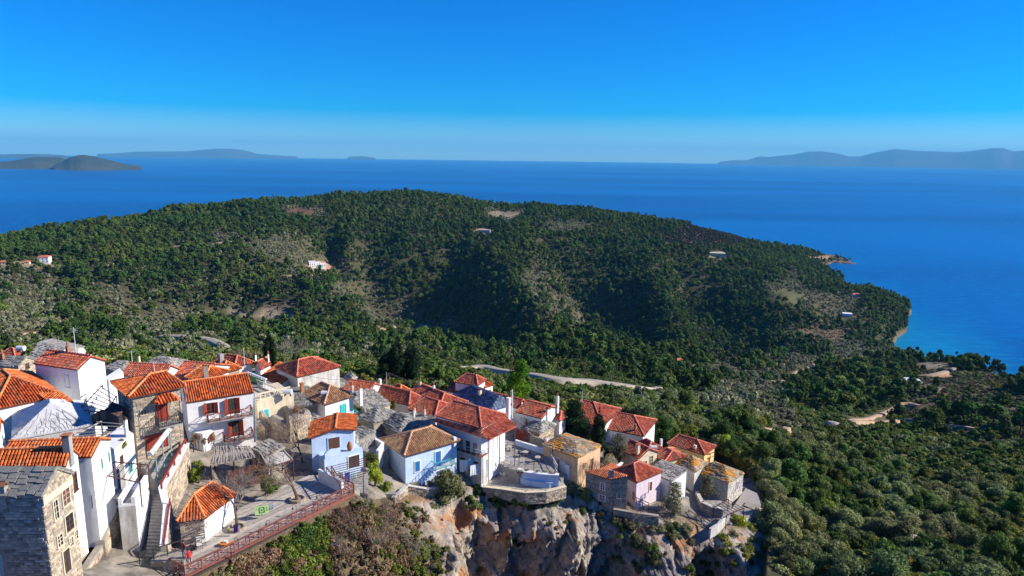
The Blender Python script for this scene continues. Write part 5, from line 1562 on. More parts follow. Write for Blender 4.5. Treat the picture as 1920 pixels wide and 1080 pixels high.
# veranda skirt roof
a_ = PZ(918,824,210.3); bb_ = PZ(816,790,210.3); cc_ = PZ(968,799,210.3)
tA = np.r_[h.w[0], 210.8]; tB = np.r_[h.w[3], 210.8]; tC = np.r_[h.w[1], 210.8]
sk = MB(h.org)
for P4 in ([a_, bb_, tB, tA], [a_, cc_, tC, tA]):
    P4 = [np.asarray(q) for q in P4]; sk.add(P4 + [q - np.array([0, 0, .12]) for q in P4], [(0, 1, 2, 3), (7, 6, 5, 4), (0, 4, 5, 1), (1, 5, 6, 2), (3, 7, 4, 0)])
vr = sk.build('veranda_roof', M_RED, h.root)
for P4 in ([a_, bb_, tB, tA], [a_, cc_, tC, tA]):
    tm = tile_mesh(P4, h.org, h.r, .30, .42); link('veranda_tiles', mesh_from('veranda_tiles', tm[0], tm[1], M_RED), vr)['kind'] = 'stuff'
for k in range(6):
    q = a_ + (cc_ - a_) * k / 5 * .98; q2 = np.array([q[0], q[1], 210.25]); b_ = MB(h.org)
    if k in (0, 2, 5): b_.bar(q2 * 1.0 + np.r_[h.ub, 0] * .1, q2 + np.r_[h.ub, 0] * .1 - (0, 0, 5.6), .12); b_.build('veranda_post', M_WOODPALE, h.root)
for k in range(6):
    h.opening('B', .13 + .155 * k, 2.3, .7, 1.7, 'door' if k % 2 else 'window', frame=M_WHITE, leaf=M_WOODBROWN if k % 2 else M_WHITE, bars=False, pane=M_STONE if k % 2 == 0 else None)
h.opening('C', .35, 2.2, .8, 2.0, 'door', frame=M_WHITE, leaf=M_WHITE); h.opening('C', .75, 2.2, .8, 2.0, 'door', frame=M_WHITE, leaf=M_WHITE)
h.chimney(.02, 1.12, -1.2, 3.2, .4, M_WHITE, 'slab', capm=M_WHITE)
h = H('r14low', 'lower storey terrace with reddish floor in front of the broad tavern', (903,858), (858,841), (913,850), 207.2, 3.6, M_WHITEOLD, M_CLAY, 'flat', over=0, name='terrace_block', cat='terrace')
b_ = MB(h.org); b_.prism([tuple(q) for q in h.w], h.z - .01, h.z + .05); b_.build('terrace_floor', mat('floor_red_clay', (.36, .13, .08), (.26, .10, .07), 3.0, rough=.95), h.root)
for t_ in (.2, .45, .7): h.opening('B', t_, .7, .9, 1.7, 'window', frame=M_WHITE, leaf=M_WHITE, pane=M_WOODBROWN, bars=False)
b_ = MB(h.org)
for e0, e1 in ((h.w[0], h.w[3]), (h.w[0], h.w[1])):
    p0 = np.r_[e0, h.z]; p1 = np.r_[e1, h.z]; b_.bar(p0 + (0, 0, .9), p1 + (0, 0, .9), .06); b_.bar(p0 + (0, 0, .5), p1 + (0, 0, .5), .04)
    for k in range(6): q_ = p0 + (p1 - p0) * k / 5; b_.bar(q_, q_ + (0, 0, .9), .05)
b_.build('terrace_railing', M_METALWHITE, h.root)
h = H('sm1', 'tiny grey slab roof with white edge on the left of the short red roof', (660,716), (644,709), (670,708), 210.4, 3, M_WHITE, M_SLATE2, 'hip', 'B', s0=.3, s1=.7, rise=.8)
h = H('sm2', 'low stone shed in the yard between sky blue cottage and grey slab roofs', (672,826), (652,812), (700,812), 210.6, 2.6, M_MORTAR, M_SLATE, 'shed', 'B', rise=.3, over=.05, name='stone_shed', cat='shed'); h.stonework(M_STONEGREY, 'BC')
h = H('sm3', 'grey concrete yard block left of the pale blue house', (705,852), (680,838), (722,838), 209.2, 2.6, M_CONC, M_CONC, 'flat', over=0, name='yard_block', cat='outbuilding')
h = H('sm4', 'pale rendered outhouse under the brown tiled house', (585,802), (566,792), (612,790), 211.2, 3, M_WHITEOLD, M_SLATE2, 'shed', 'B', rise=.3, over=.05, name='outhouse', cat='outbuilding'); h.opening('C', .4, .5, .7, 1.7, 'door', frame=M_WHITEOLD, leaf=M_WOODGREY)
h = H('sm5', 'small slab roofed shed between the shuttered house and the cream flat house', (496,800), (484,790), (512,792), 211.8, 3, M_MORTAR, M_SLATE, 'shed', 'C', rise=.3, over=.05, name='stone_shed', cat='shed'); h.stonework(M_STONE, 'BC')
h = H('r15a', 'short red roof with white gable behind the brown tiled house', (690,738), (644,729), (714,722), 210.5, 4, M_WHITE, M_RED, 'gable', 'B', rise=.9, over=.12); h.chimney(.05, .9, .2, .9, .35, M_WHITE, 'none')
h = H('r15n', 'long dark red roof behind the utility pole', (767,760), (680,740), (795,747), 209.2, 4.5, M_WHITE, M_RED, 'hip', 'B', s0=.12, s1=.85, rise=1.35)
h = H('r15o', 'bright red ribbed roof with chimneys in the middle of the village', (822,772), (768,741), (872,752), 209.0, 4.5, M_WHITE, M_RED, 'hip', 'B', s0=.25, s1=.95, rise=1.5); h.chimney(.55, .5, 1.2, .9, .3, M_WHITE, 'pot'); h.chimney(.9, .45, 1.2, .8, .3, M_CREAM, 'pot')
h = H('r15p', 'shaded red roof left of the broad tavern roof', (815,783), (764,767), (862,764), 208.7, 4, M_WHITE, M_RED, 'hip', 'B', s0=.3, s1=.8, rise=1.3)
h = H('r15q', 'small orange hipped roof beyond the dark red roof', (750,737), (732,731), (768,731), 210, 3.5, M_WHITE, M_ORANGE, 'hip', 'B', s0=.35, s1=.7, rise=.8)
h = H('st15r', 'stone slab roof with yellowish wall beside the turquoise balcony house', (684,769), (660,743), (730,756), 210.3, 4, M_CREAM, M_SLATE2, 'shed', 'C', rise=.6, over=.15)
h = H('st15s', 'grey slab hipped roof half in shadow, left of the golden tiled house', (700,794), (650,778), (754,778), 209.3, 4, M_MORTAR, M_SLATE, 'hip', 'B', s0=.35, s1=.7, rise=1.2)
h = H('st15t', 'grey slab pyramid roof directly behind the golden tiled house', (748,813), (703,793), (806,797), 208.6, 3.6, M_WHITEOLD, M_SLATE, 'hip', 'B', s0=.38, s1=.72, rise=1.25); h.stonework(M_STONE, 'B')
h.chimney(.6, .95, .2, .9, .4, M_WHITEOLD, 'pot', round_=True)
h = H('st15u', 'pale slab lean-to roof with two round chimneys', (800,800), (765,778), (822,790), 208.2, 3.4, M_WHITEOLD, M_SLATE2, 'shed', 'B', rise=.6); h.chimney(.5, .7, .3, 1.0, .45, M_WHITEOLD, 'pot', round_=True); h.chimney(.8, .5, .3, .9, .4, M_WHITEOLD, 'pot', round_=True)
h = H('bl16', 'roof of dark blue grey slates behind the tavern', (920,770), (838,742), (968,759), 208.6, 4.5, M_WHITE, M_BLUESLATE, 'hip', 'B', s0=.08, s1=.75, rise=1.6); h.chimney(.45, .3, .8, .9, .4, M_CREAM, 'tile'); h.chimney(.02, .85, .3, .9, .35, M_CREAM, 'tile')
h = H('u17', 'lilac house with red hipped roof, topmost of the village centre', (896,723), (850,717), (914,713), 209.8, 5, M_PINK, M_RED, 'hip', 'B', s0=.25, s1=.65, rise=1.1, over=.15)
h = H('u17b', 'red lean-to roof in front of the lilac house', (894,739), (838,732), (899,728), 208.2, 4, M_WHITE, M_RED, 'shed', 'B', rise=.7, over=.1)
h = H('u17c', 'white porch with small orange roof beside the lilac house', (909,727), (901,723), (921,720), 208.7, 4, M_WHITE, M_ORANGE, 'shed', 'C', rise=.3, over=.1); h.opening('C', .5, .8, .7, 1.0, frame=M_WOODRED)
h = H('v18', 'narrow red roof behind the blue slate roof', (970,765), (915,748), (988,753), 207.3, 4, M_WHITE, M_RED, 'gable', 'B', rise=.8); h.chimney(.4, .6, .5, 1.2, .3, M_WOODPALE, 'none')
h = H('v18b', 'red roof with white gable and two chimneys below the bright pine', (1016,785), (971,770), (1044,763), 207.2, 4.5, M_WHITE, M_RED, 'gable', 'B', rise=1.0, over=.12); h.chimney(.0, .8, .3, 1.9, .38, M_WHITE, 'pot'); h.chimney(.02, .3, -.3, 1.2, .35, M_WHITE, 'tile')
h = H('v18c', 'small white box house with flat slab roof behind the terrace', (985,786), (979,778), (1006,777), 206.6, 3.5, M_CREAM, M_SLATE2, 'flat', over=0)
h = H('v18d', 'low salmon tile roof behind the grey tile roof', (1005,796), (990,786), (1025,788), 206.0, 3, M_CREAM, M_SALMON, 'shed', 'C', rise=.3)
h = H('v18e', 'scrap of red roof between the two dark pines', (1050,790), (1036,782), (1064,778), 206, 3, M_WHITE, M_RED, 'hip', 'B', rise=.8)
h = H('w19', 'rounded roof of old grey tiles above the wall of the terrace', (1012,814), (972,806), (1052,798), 205.6, 3.2, M_MORTAR, M_SLATE, 'hip', 'B', s0=.3, s1=.6, rise=1.1); h.stonework(M_STONE, 'BC')

# --- right
h = H('lich', 'ochre walled house with lichen covered slab roof right of the terrace', (1084,859), (1024,831), (1119,833), 206, 4.6, M_OCHRE, M_LICHEN, 'hip', 'B', s0=.45, s1=.82, rise=.95, over=.1)
h.opening('C', .62, 1.2, .6, 1.9, 'door', frame=M_OCHRE, leaf=M_WOODBROWN); h.opening('C', .3, 1.3, .35, .7, frame=M_OCHRE); h.chimney(.98, .15, .1, .6, .4, M_PINK, 'none')
h = H('lichb', 'lean-to with snow white painted tiles below the lichen roof', (1067,876), (1037,859), (1087,866), 204.4, 3.2, M_WHITE, mat('clay_tile_whitewashed', (.75, .75, .74), (.5, .5, .5), 2.5, island=.2), 'shed', 'C', rise=.7, over=.1)
h = H('redA', 'large bright red hipped roof, left one of the pair behind the cypress', (1130,800), (1062,787), (1169,768), 204.5, 5, M_WHITE, M_RED, 'hip', 'B', s0=.55, s1=.9, rise=1.9)
h = H('redB', 'large bright red hipped roof, right one of the pair near the olive scrub', (1208,818), (1130,801), (1228,787), 203, 4.5, M_WHITE, M_RED, 'hip', 'B', s0=.42, s1=.85, rise=1.5); h.chimney(.25, .1, .1, 1.3, .3, M_CLAY, 'none')
h = H('x20', 'low red roof between the big red roofs and the cream house', (1214,846), (1190,832), (1242,840), 202.8, 3.5, M_CREAM, M_RED, 'hip', 'B', s0=.3, s1=.7, rise=.8); h.chimney(0.1, 1.0, .0, 1.3, .3, M_WHITE, 'none')
h = H('cream', 'cream gabled house with dark red roof and stout chimney', (1199,860), (1163,843), (1235,847), 203, 4, M_CREAM, M_RED, 'gable', 'B', rise=1.0, over=.15); h.opening('C', .35, .8, .55, 1.1, frame=M_CREAM); h.opening('C', .68, .35, .6, 1.4, frame=M_CREAM)
h.chimney(.22, .12, .1, 1.5, .45, M_CREAM, 'slab')
h = H('redmid', 'flat brick red hipped roof between cream house and yellow house', (1246,866), (1228,850), (1280,851), 202, 3.8, M_CREAM, M_RED, 'hip', 'B', s0=.3, s1=.7, rise=.8)
h = H('pink', 'pink washed house with red pyramid roof at the cliff edge', (1194,905), (1147,883), (1244,885), 203, 4.6, M_PINK, M_RED, 'hip', 'C', s0=.34, s1=.5, rise=1.3, over=.15); h.opening('C', .58, .85, .5, 1.3, frame=M_WHITE, pane=M_WOODRED, leaf=M_WOODRED)
h = H('yellow', 'yellow house with red hipped roof at the right end of the village', (1322,853), (1248,834), (1347,838), 199.8, 4.5, M_YELLOW, M_RED, 'hip', 'B', s0=.36, s1=.85, rise=1.1, over=.2); h.chimney(.3, .12, .1, .8, .4, M_CREAM, 'none'); h.opening('C', .5, 1.2, .7, 1.5, 'door', frame=M_YELLOW, leaf=M_WOODBROWN)
h = H('end', 'last stone house of the village with lichen orange slab roof', (1366,906), (1307,885), (1398,888), 200, 4.0, M_WHITEOLD, M_LICHEN, 'hip', 'B', s0=.45, s1=.75, rise=1.2, over=.1, name='stone_house'); h.opening('C', .62, .75, .5, 1.2, frame=M_PINK, pane=M_WOODBROWN, leaf=M_WHITE)
h.stonework(mat('rubble_pale', (.60, .55, .47), (.46, .42, .36), 3.0, rough=.95, island=.3, bump=.02, bscale=6), 'BC', .34, .2)
h = H('mid', 'brown slab hipped roof between the yellow house and the last stone house', (1304,885), (1248,869), (1333,870), 201, 3.8, M_WHITEOLD, M_LICHEN, 'hip', 'B', s0=.36, s1=.75, rise=1.25)
h = H('ws21', 'white house with pale slab lean-to roof right of the pink house', (1259,903), (1213,882), (1287,887), 201.8, 3.8, M_WHITE, M_SLATE2, 'shed', 'B', rise=.55, over=.1)
h = H('round', 'rubble house with salmon tile lean-to roof and tall chimney beside the pink house', (1145,899), (1096,884), (1180,899), 204, 4.6, M_MORTAR, M_SALMON, 'shed', 'B', rise=.5, over=.1, square=False, name='stone_house')
h.opening('B', .3, .9, .6, .9, frame=M_WHITE); h.opening('B', .3, 2.6, .8, .7, frame=M_WHITE, pane=M_WOODBROWN); h.opening('C', .5, 2.0, .4, .7, frame=M_CREAM)
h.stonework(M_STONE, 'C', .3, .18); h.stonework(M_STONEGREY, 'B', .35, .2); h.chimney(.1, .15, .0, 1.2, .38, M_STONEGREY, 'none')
h = H('fillA', 'cream walled house between the round stone house and the pink house', (1160,893), (1130,878), (1176,886), 202.6, 4, M_CREAM, M_SALMON, 'shed', 'B', rise=.3)

# --- far houses on the hills
def farhouse(label, px, py, w, dp, h_, wallm, roofm=None, rot=.6, parts=1, grp=None, rise=1.6, cat='house', name='far_house'):
    p = on_ground(px, py, d0=125); t = empty(name, p, label, cat, grp); t.rotation_euler = (0, 0, rot)
    b_ = MB(); rb = MB(); g = MB(); fr = MB(); dr = MB()
    for k in range(parts):
        ox = k * w * .75; oy = (k % 2) * dp * .4; hh = h_ * (1 - .28 * k)
        b_.box((-w / 2 + ox, -dp / 2 + oy, -3), (w, 0, 0), (0, dp, 0), (0, 0, hh + 3))
        if roofm:
            o = .5; x0, x1, y0, y1 = -w / 2 + ox - o, w / 2 + ox + o, -dp / 2 + oy - o, dp / 2 + oy + o; ym = (y0 + y1) / 2; i_ = min(w, dp) * .35
            V = [(x0, y0, hh), (x1, y0, hh), (x1, y1, hh), (x0, y1, hh), (x0 + i_, ym, hh + rise), (x1 - i_, ym, hh + rise)]
            rb.add(V, [(0, 1, 5, 4), (1, 2, 5), (2, 3, 4, 5), (3, 0, 4), (3, 2, 1, 0)])
        else:
            rb.box((-w / 2 + ox - .15, -dp / 2 + oy - .15, hh), (w + .3, 0, 0), (0, dp + .3, 0), (0, 0, .35))
        for q in range(max(1, int(w / 3))):
            for zf in ([1.0, 3.8] if hh > 5 else [1.0]):
                x_ = -w / 2 + ox + w * (q + .5) / max(1, int(w / 3)) - .5
                g.box((x_, -dp / 2 + oy - .06, zf), (1.0, 0, 0), (0, .05, 0), (0, 0, 1.3)); fr.box((x_ - .1, -dp / 2 + oy - .1, zf - .12), (1.2, 0, 0), (0, .1, 0), (0, 0, .12))
    b_.build('wall', wallm, t); rb.build('roof', roofm or wallm, t)
    w_ = g.build('window', M_GLASS, t); fr.build('sill', M_WHITE, w_)
    return t


farhouse('white flat roofed villa on the crest of the first wooded spur', 585, 500, 9, 8, 8, M_WHITE, None, .5, 3)
farhouse('white two storey house with red roof among the olives at the left edge', 84, 492, 11, 10, 6.5, M_WHITE, M_RED, .3)
farhouse('cream house with red roof high on the left shoulder of the hill', 160, 433, 15, 11, 5, M_CREAM, M_RED, .2)
farhouse('small red roofed house on the left skyline of the hill', 262, 408, 14, 10, 4, M_CREAM, M_RED, .2)
farhouse('beige house in the clearing below the hill crest', 909, 435, 20, 10, 4, M_CREAM, None, -.2)
farhouse('long pale house on the right upper slope', 1345, 480, 26, 12, 5.5, M_CREAM, None, -.3)
farhouse('white house with red roof on the cape by the sea', 1603, 556, 14, 10, 4.5, M_WHITE, M_RED, .1)
farhouse('pale house below the cape among the trees', 1588, 592, 12, 9, 3.5, M_WHITE, None, -.3)
farhouse('small house with red roof at the foot of the third spur', 1272, 683, 6, 5, 3.5, M_CREAM, M_RED, .4)
farhouse('house with a brown roof by the pale farm yard', 1304, 694, 7, 6, 3, M_CREAM, M_BROWN, -.6)
farhouse('long white and blue farmhouse on the right hand ridge', 1690, 720, 9, 7, 3.6, mat('lime_wash_bluish', (.62, .70, .80), rough=.9), None, -.35, 3)
farhouse('small red roofed hut at the left edge', 9, 496, 9, 6, 3, M_CREAM, M_RED, .3)
farhouse('tiny red roofed hut between the two houses at the left edge', 52, 495, 5, 5, 2.6, M_CREAM, M_RED, .3)
for px, py, dpt in ((178, 436, 0), (205, 439, 0)):
    pass
# ------------------------------------------------------------------ terraces, stairs, walls
def V3(px, py, z): return PZ(px, py, z)


def slab(name, pts, z, m, th=3.0, label=None, cat=None, kind=None, z2=None):
    P = [PZ(px, py, z) for px, py in pts]
    c = np.mean(P, axis=0); c[2] = z - th
    b_ = MB(c); xy = [(p[0], p[1]) for p in P]
    ar = sum(xy[i][0] * xy[(i + 1) % len(xy)][1] - xy[(i + 1) % len(xy)][0] * xy[i][1] for i in range(len(xy)))
    if ar < 0: xy = xy[::-1]
    b_.prism(xy, z - th, z)
    o = b_.build(name, m); tag(o, label, cat, None, kind); return o


def inside(pt, poly):
    x, y = pt; c = False; n = len(poly)
    for i in range(n):
        a, b_ = poly[i], poly[(i + 1) % n]
        if (a[1] > y) != (b_[1] > y) and x < (b_[0] - a[0]) * (y - a[1]) / (b_[1] - a[1]) + a[0]: c = not c
    return c


def paving(name, pts, z, m, sz=.8, parent=None, seed=1, th=.05, kind='stuff'):
    """irregular flagstones over a terrace floor, joints recessed"""
    r = np.random.default_rng(seed); P = [PZ(px, py, z)[:2] for px, py in pts]
    xs = [p[0] for p in P]; ys = [p[1] for p in P]; b_ = MB((np.mean(xs), np.mean(ys), z) if parent is None else tuple(parent.location))
    y = min(ys)
    while y < max(ys):
        x = min(xs) + r.uniform(-sz, 0); hh = sz * r.uniform(.7, 1.2)
        while x < max(xs):
            w = sz * r.uniform(.6, 1.6)
            if inside((x + w / 2, y + hh / 2), P):
                g = .025; j = lambda: r.uniform(-.05, .05)
                q = [(x + g + j() * .3, y + g + j() * .3), (x + w - g, y + g + j()), (x + w - g, y + hh - g), (x + g, y + hh - g + j() * .5)]
                b_.prism(q, z + .002, z + th * r.uniform(.6, 1.1))
            x += w
        y += hh
    return b_.build(name, m, parent, kind=kind)


def wall_thing(name, label, pts, z1, z0, th, m, stones=None, cop=None, cat='wall', side=1):
    """pts: (px,py) of the top edge; z1 per point; a wall of thickness th with optional stone face"""
    z1 = [z1] * len(pts) if np.isscalar(z1) else z1; z0 = [z0] * len(pts) if np.isscalar(z0) else z0
    P = [PZ(px, py, z) for (px, py), z in zip(pts, z1)]
    root = empty(name, (P[0][0], P[0][1], z0[0]), label, cat)
    org = np.array(root.location); wb = MB(org); cb = MB(org); r = np.random.default_rng(len(label)); sl = []
    for i in range(len(P) - 1):
        a, b_ = P[i], P[i + 1]; d = nrmz((b_ - a) * [1, 1, 0]); n = np.array([d[1], -d[0], 0]) * side
        A = [a, b_, b_ - n * th, a - n * th]
        V = [np.array([q[0], q[1], z0[i] if k in (0, 3) else z0[i + 1]]) for k, q in enumerate(A)] + [np.array(q) for q in A]
        Fs = [(3, 2, 1, 0), (4, 5, 6, 7), (0, 1, 5, 4), (1, 2, 6, 5), (2, 3, 7, 6), (3, 0, 4, 7)]
        if side < 0: Fs = [f[::-1] for f in Fs]
        wb.add(V, Fs)
        if cop:
            u = (b_ - a); cb.box(a + n * .06 + np.array([0, 0, .003]), u, -n * (th + .12), (0, 0, .09))
        if stones:
            q = stone_face(a, b_, z0[i], z0[i + 1], a[2] - .03, b_[2] - .03, n, r, (), .42, .22)
            if q: sl.append((q[0], ray_flip(q[0], q[1], n)))
    wo = wb.build('wall_body', m, root)
    if cop: cb.build('coping', cop, root)
    if sl:
        V, F_ = join(sl); link('wall_stones', mesh_from('wall_stones', V - org, F_, stones), wo)['kind'] = 'stuff'
    return root


def railing(name, label, pts, z, h=.95, m=M_METAL, rails=3, step=1.4, cross=False, w=.05, cat='railing', pickets=0):
    z = [z] * len(pts) if np.isscalar(z) else z
    P = [PZ(px, py, zz) for (px, py), zz in zip(pts, z)]
    root = empty(name, P[0], label, cat); org = np.array(root.location)
    for i in range(len(P) - 1):
        a, b_ = P[i], P[i + 1]; L = np.linalg.norm(b_ - a); k = max(1, int(round(L / step)))
        for j in range(k + (1 if i == len(P) - 2 else 0)):
            q = a + (b_ - a) * j / k; pb = MB(org); pb.bar(q - (0, 0, .1), q + (0, 0, h), w * 1.3); pb.build('post', m, root)
        for j in range(rails):
            rb = MB(org); zz = h - j * (h - .12) / max(1, rails - 1) if rails > 1 else h
            rb.bar(a + (0, 0, zz), b_ + (0, 0, zz), w * (1.6 if j == 0 else 1)); rb.build('rail', m, root)
        if cross:
            cb = MB(org)
            for j in range(k):
                q0 = a + (b_ - a) * j / k; q1 = a + (b_ - a) * (j + 1) / k
                cb.bar(q0 + (0, 0, .12), q1 + (0, 0, h * .62), w * .8); cb.bar(q0 + (0, 0, h * .62), q1 + (0, 0, .12), w * .8)
            cb.build('brace', m, root)
    return root


def pergola(name, label, pts, z, hgt, nb, m, cat='pergola', w=.09, nl=3):
    """pts: four image points of the top frame in order, bars run from edge 0-3 to edge 1-2"""
    P = [PZ(px, py, z) for px, py in pts]; root = empty(name, P[0] - (0, 0, hgt), label, cat); org = np.array(root.location)
    for p in P:
        b_ = MB(org); b_.bar(p, p - np.array([0, 0, hgt]), w * 1.1); b_.build('post', m, root)
    for i, j in ((0, 3), (1, 2)):
        b_ = MB(org); b_.bar(P[i], P[j], w * 1.1); b_.build('beam', m, root)
    for k in range(nb):
        t = (k + .5) / nb; b_ = MB(org); up = np.array([0, 0, w])
        a = P[0] + (P[3] - P[0]) * t; c = P[1] + (P[2] - P[1]) * t; d = (c - a) * .06
        b_.bar(a - d + up, c + d + up, w * .8); b_.build('slat', m, root)
    return root


# --- the lane, the stairs and the retaining wall on the left
slab('lane', [(250,848),(292,905),(307,917),(353,832),(330,815),(285,820)], 214.5, M_PAVING, 2.5, kind='structure')
paving('lane_paving', [(250,848),(292,905),(307,917),(353,832),(330,815),(285,820)], 214.5, M_PAVING, .7, seed=3)
st = empty('stone_stairs', PZ(290,1045,211.5), 'steep flight of grey stone steps between the white wall and the stone retaining wall', 'stairs')
org = np.array(st.location); ns = 20
Lt, Rt, Lb, Rb = PZ(289,919,214.4), PZ(305,919,214.4), PZ(273,1046,211.4), PZ(309,1048,211.4)
for k in range(ns):
    t = k / ns; t2 = (k + 1) / ns; a = Lt + (Lb - Lt) * t; b_ = Rt + (Rb - Rt) * t; c = Rt + (Rb - Rt) * t2; d = Lt + (Lb - Lt) * t2
    s_ = MB(org); z_ = a[2]; q = [(d[0], d[1]), (c[0], c[1]), (b_[0], b_[1]), (a[0], a[1])]; s_.prism(q, z_ - 1.0, z_ - .01); s_.prism([(d[0], d[1] - .03), (c[0], c[1] - .03), (b_[0], b_[1]), (a[0], a[1])], z_ - .007, z_ + .05)
    s_.build('step', M_PAVING, st)
wall_thing('retaining_wall', 'long sunlit rubble retaining wall with whitewashed coping beside the steps', [(354,832),(333,872),(309,915)], [215.2, 215.1, 215.0], 209.5, .5, M_MORTAR, M_STONE, M_WHITE, side=-1)
wall_thing('retaining_wall', 'lower rubble wall with whitewashed coping running down beside the steps', [(309,915),(318,950),(312,1024)], [215.0, 214.0, 212.4], 209.5, .45, M_MORTAR, M_STONE, M_WHITE, side=-1)
railing('handrail', 'rust red handrail along the lane above the retaining wall', [(348,832),(303,915)], 215.3, .5, M_WOODRED, 1, 2.5, w=.10)
railing('handrail', 'rust red handrail beside the lower steps', [(319,945),(308,1022)], [214.2, 212.5], .5, M_WOODRED, 2, 2.5, w=.07)
wall_thing('stone_wall', 'square stone pier at the foot of the steps next to the people', [(282,1052),(345,1052)], 212.0, 208.5, 1.4, M_MORTAR, M_STONE, None)
railing('railing', 'dark railing across the foot of the stone steps', [(262,1056),(340,1032)], 212.1, .9, M_METAL, 2, 1.2)
# long rolled awning on pale blue posts
aw = empty('awning', PZ(290,900,214.5), 'long white rolled awning on pale blue posts above the lane', 'awning'); org = np.array(aw.location)
a, b_ = PZ(281,851,217.3), PZ(322,796,217.6)
q = MB(org); q.tube([a, b_], .19, 10); q.build('awning_roll', M_METALWHITE, aw)
q = MB(org); q.bar(a + (.25, 0, -.1), b_ + (.25, 0, -.1), .08); q.build('awning_arm', M_METALWHITE, aw)
for t in (.08, .4, .75):
    p = a + (b_ - a) * t + np.array([.3, 0, 0]); q = MB(org); q.bar(p, (p[0], p[1], 214.5), .08); q.build('post', M_METALBLUE, aw)
q = MB(org); p0 = a + (b_ - a) * .08 + np.array([.3, 0, -1.9]); p1 = a + (b_ - a) * .75 + np.array([.3, 0, -1.9]); q.bar(p0, p1, .05); q.build('rail', M_METALBLUE, aw)

# --- white house with the roof terrace
h = H('wD', 'white house with brilliant lit side wall and roof terrace beside the steps', (254,943), (221,948), (289,900), 215.9, 5.5, M_WHITE, M_WHITE, 'flat', over=0)
h.opening('C', .45, 1.1, .35, .8, pane=M_METALBLUE, bars=False)
b_ = MB(h.org)
for a0, a1, ou in ((h.w[0], h.w[1], h.outC), (h.w[3], h.w[2], -np.array(h.outC))):
    b_.box(np.r_[a0, h.z], np.r_[a1 - a0, 0], np.r_[-np.array(ou), 0] * .3, (0, 0, .55))
b_.build('parapet', M_WHITE, h.root)
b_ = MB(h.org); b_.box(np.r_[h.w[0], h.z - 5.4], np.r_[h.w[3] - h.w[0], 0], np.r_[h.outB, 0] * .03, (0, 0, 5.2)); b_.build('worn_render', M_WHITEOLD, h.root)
pergola('pergola', 'dark pipe pergola over the roof terrace of the white house', [(187,889),(212,866),(278,872),(262,905)], 218.2, 2.2, 6, M_METALBROWN, w=.07)
paving('terrace_paving', [(200,935),(215,915),(262,920),(250,944)], 215.85, M_PAVING, .6, seed=8)
# landings and railings between the stone house and the white house
for k, (pts, z, lb) in enumerate((([(152,933),(178,948),(198,925),(170,912)], 216.6, 'upper'), ([(150,992),(198,997),(202,962),(152,955)], 213.8, 'lower'))):
    slab('landing', pts, z, M_WOODBROWN if k == 0 else M_CONC, .25, lb + ' landing between the tall stone house and the white house', 'landing')
railing('railing', 'dark pipe railing round the lower landing beside the stone house', [(148,990),(197,992),(226,958)], 213.8, 1.0, M_METALBROWN, 2, 1.1, w=.045)
railing('railing', 'brown pipe railing round the upper landing beside the stone house', [(148,938),(174,950),(197,924)], 216.6, 1.0, M_METALBROWN, 2, 1.0, w=.045)
wall_thing('stone_wall', 'rubble wall slanting towards the bottom edge below the landings', [(200,1010),(150,1085),(120,1130)], [213.2, 213.0, 213.0], 209, .5, M_MORTAR, M_STONE, None, side=-1)
wall_thing('stone_wall', 'rubble garden wall at the foot of the tall stone house', [(88,1028),(55,1062),(20,1100)], [216.3, 216.0, 215.8], 212, .5, M_MORTAR, M_STONE, None, side=-1)
wall_thing('stone_wall', 'short rubble wall with a rail above the bare bush at the bottom', [(222,960),(205,985),(196,1012)], [214.3, 214, 213.6], 209, .5, M_MORTAR, M_STONE, None, side=-1)
h = H('corner', 'ochre stained stone annex below the small square windows', (128,1052), (118,1052), (150,1015), 214.2, 4, M_MORTAR, M_SLATE2, 'shed', 'B', rise=.4, over=0, name='stone_annex', cat='annex'); h.stonework(M_STONE, 'BC', .34, .2)

# --- wooden terrace with the rust red railing
dk = empty('wooden_deck', PZ(345,1085,211), 'long weathered plank terrace with rust red railing along the cliff', 'deck'); org = np.array(dk.location)
F0, F1 = PZ(347,1082,211), PZ(663,924,211); du = nrmz(F1 - F0); dv = np.array([-du[1], du[0], 0]); Ld = np.linalg.norm(F1 - F0)
DECKPOLY = [PZ(px, py, 211)[:2] for px, py in ((345,1088),(664,923),(640,900),(585,890),(515,915),(470,942),(420,968),(385,1000),(352,1045),(325,1080))]
b_ = MB(org); b_.prism([tuple(p) for p in DECKPOLY], 210.2, 210.93); b_.build('deck_frame', M_WOODDARK, dk)
r = np.random.default_rng(5)
vmax = 9.5; pw = .27; n = 0
for k in range(int(vmax / pw)):
    v0 = .9 + k * pw
    us = [u_ for u_ in np.arange(-2, Ld + 3, .25) if inside(tuple((F0 + du * u_ + dv * (v0 + pw / 2))[:2]), DECKPOLY)]
    if not us: continue
    u0, u1 = min(us), max(us) + .2; u = u0
    while u < u1 - .1:
        L = min(r.uniform(4.5, 7.5), u1 - u)
        if u1 - (u + L) < 1: L = u1 - u
        p = MB(org); p.box(F0 + du * (u + .012) + dv * (v0 + .01) + (0, 0, -.05 + r.uniform(0, .014)), du * (L - .025), dv * (pw - .03), (0, 0, .05)); o = p.build('plank', M_WOODGREY, dk); u += L; n += 1
b_ = MB(org); b_.box(F0 + du * 0 + dv * .15 - (0, 0, .06), du * Ld, dv * .72, (0, 0, .05)); b_.build('gutter_strip', M_CONC, dk)
b_ = MB(org); b_.box(F0 - dv * .1 - (0, 0, .35), du * Ld, dv * .24, (0, 0, .36)); b_.build('edge_beam', M_METALRED, dk)
npst = 12
for k in range(npst + 1):
    p = F0 + du * Ld * k / npst; b_ = MB(org); b_.box(p - du * .05 - dv * .05 - (0, 0, .5), du * .1, dv * .1, (0, 0, 1.5)); b_.build('railing_post', M_METALRED, dk)
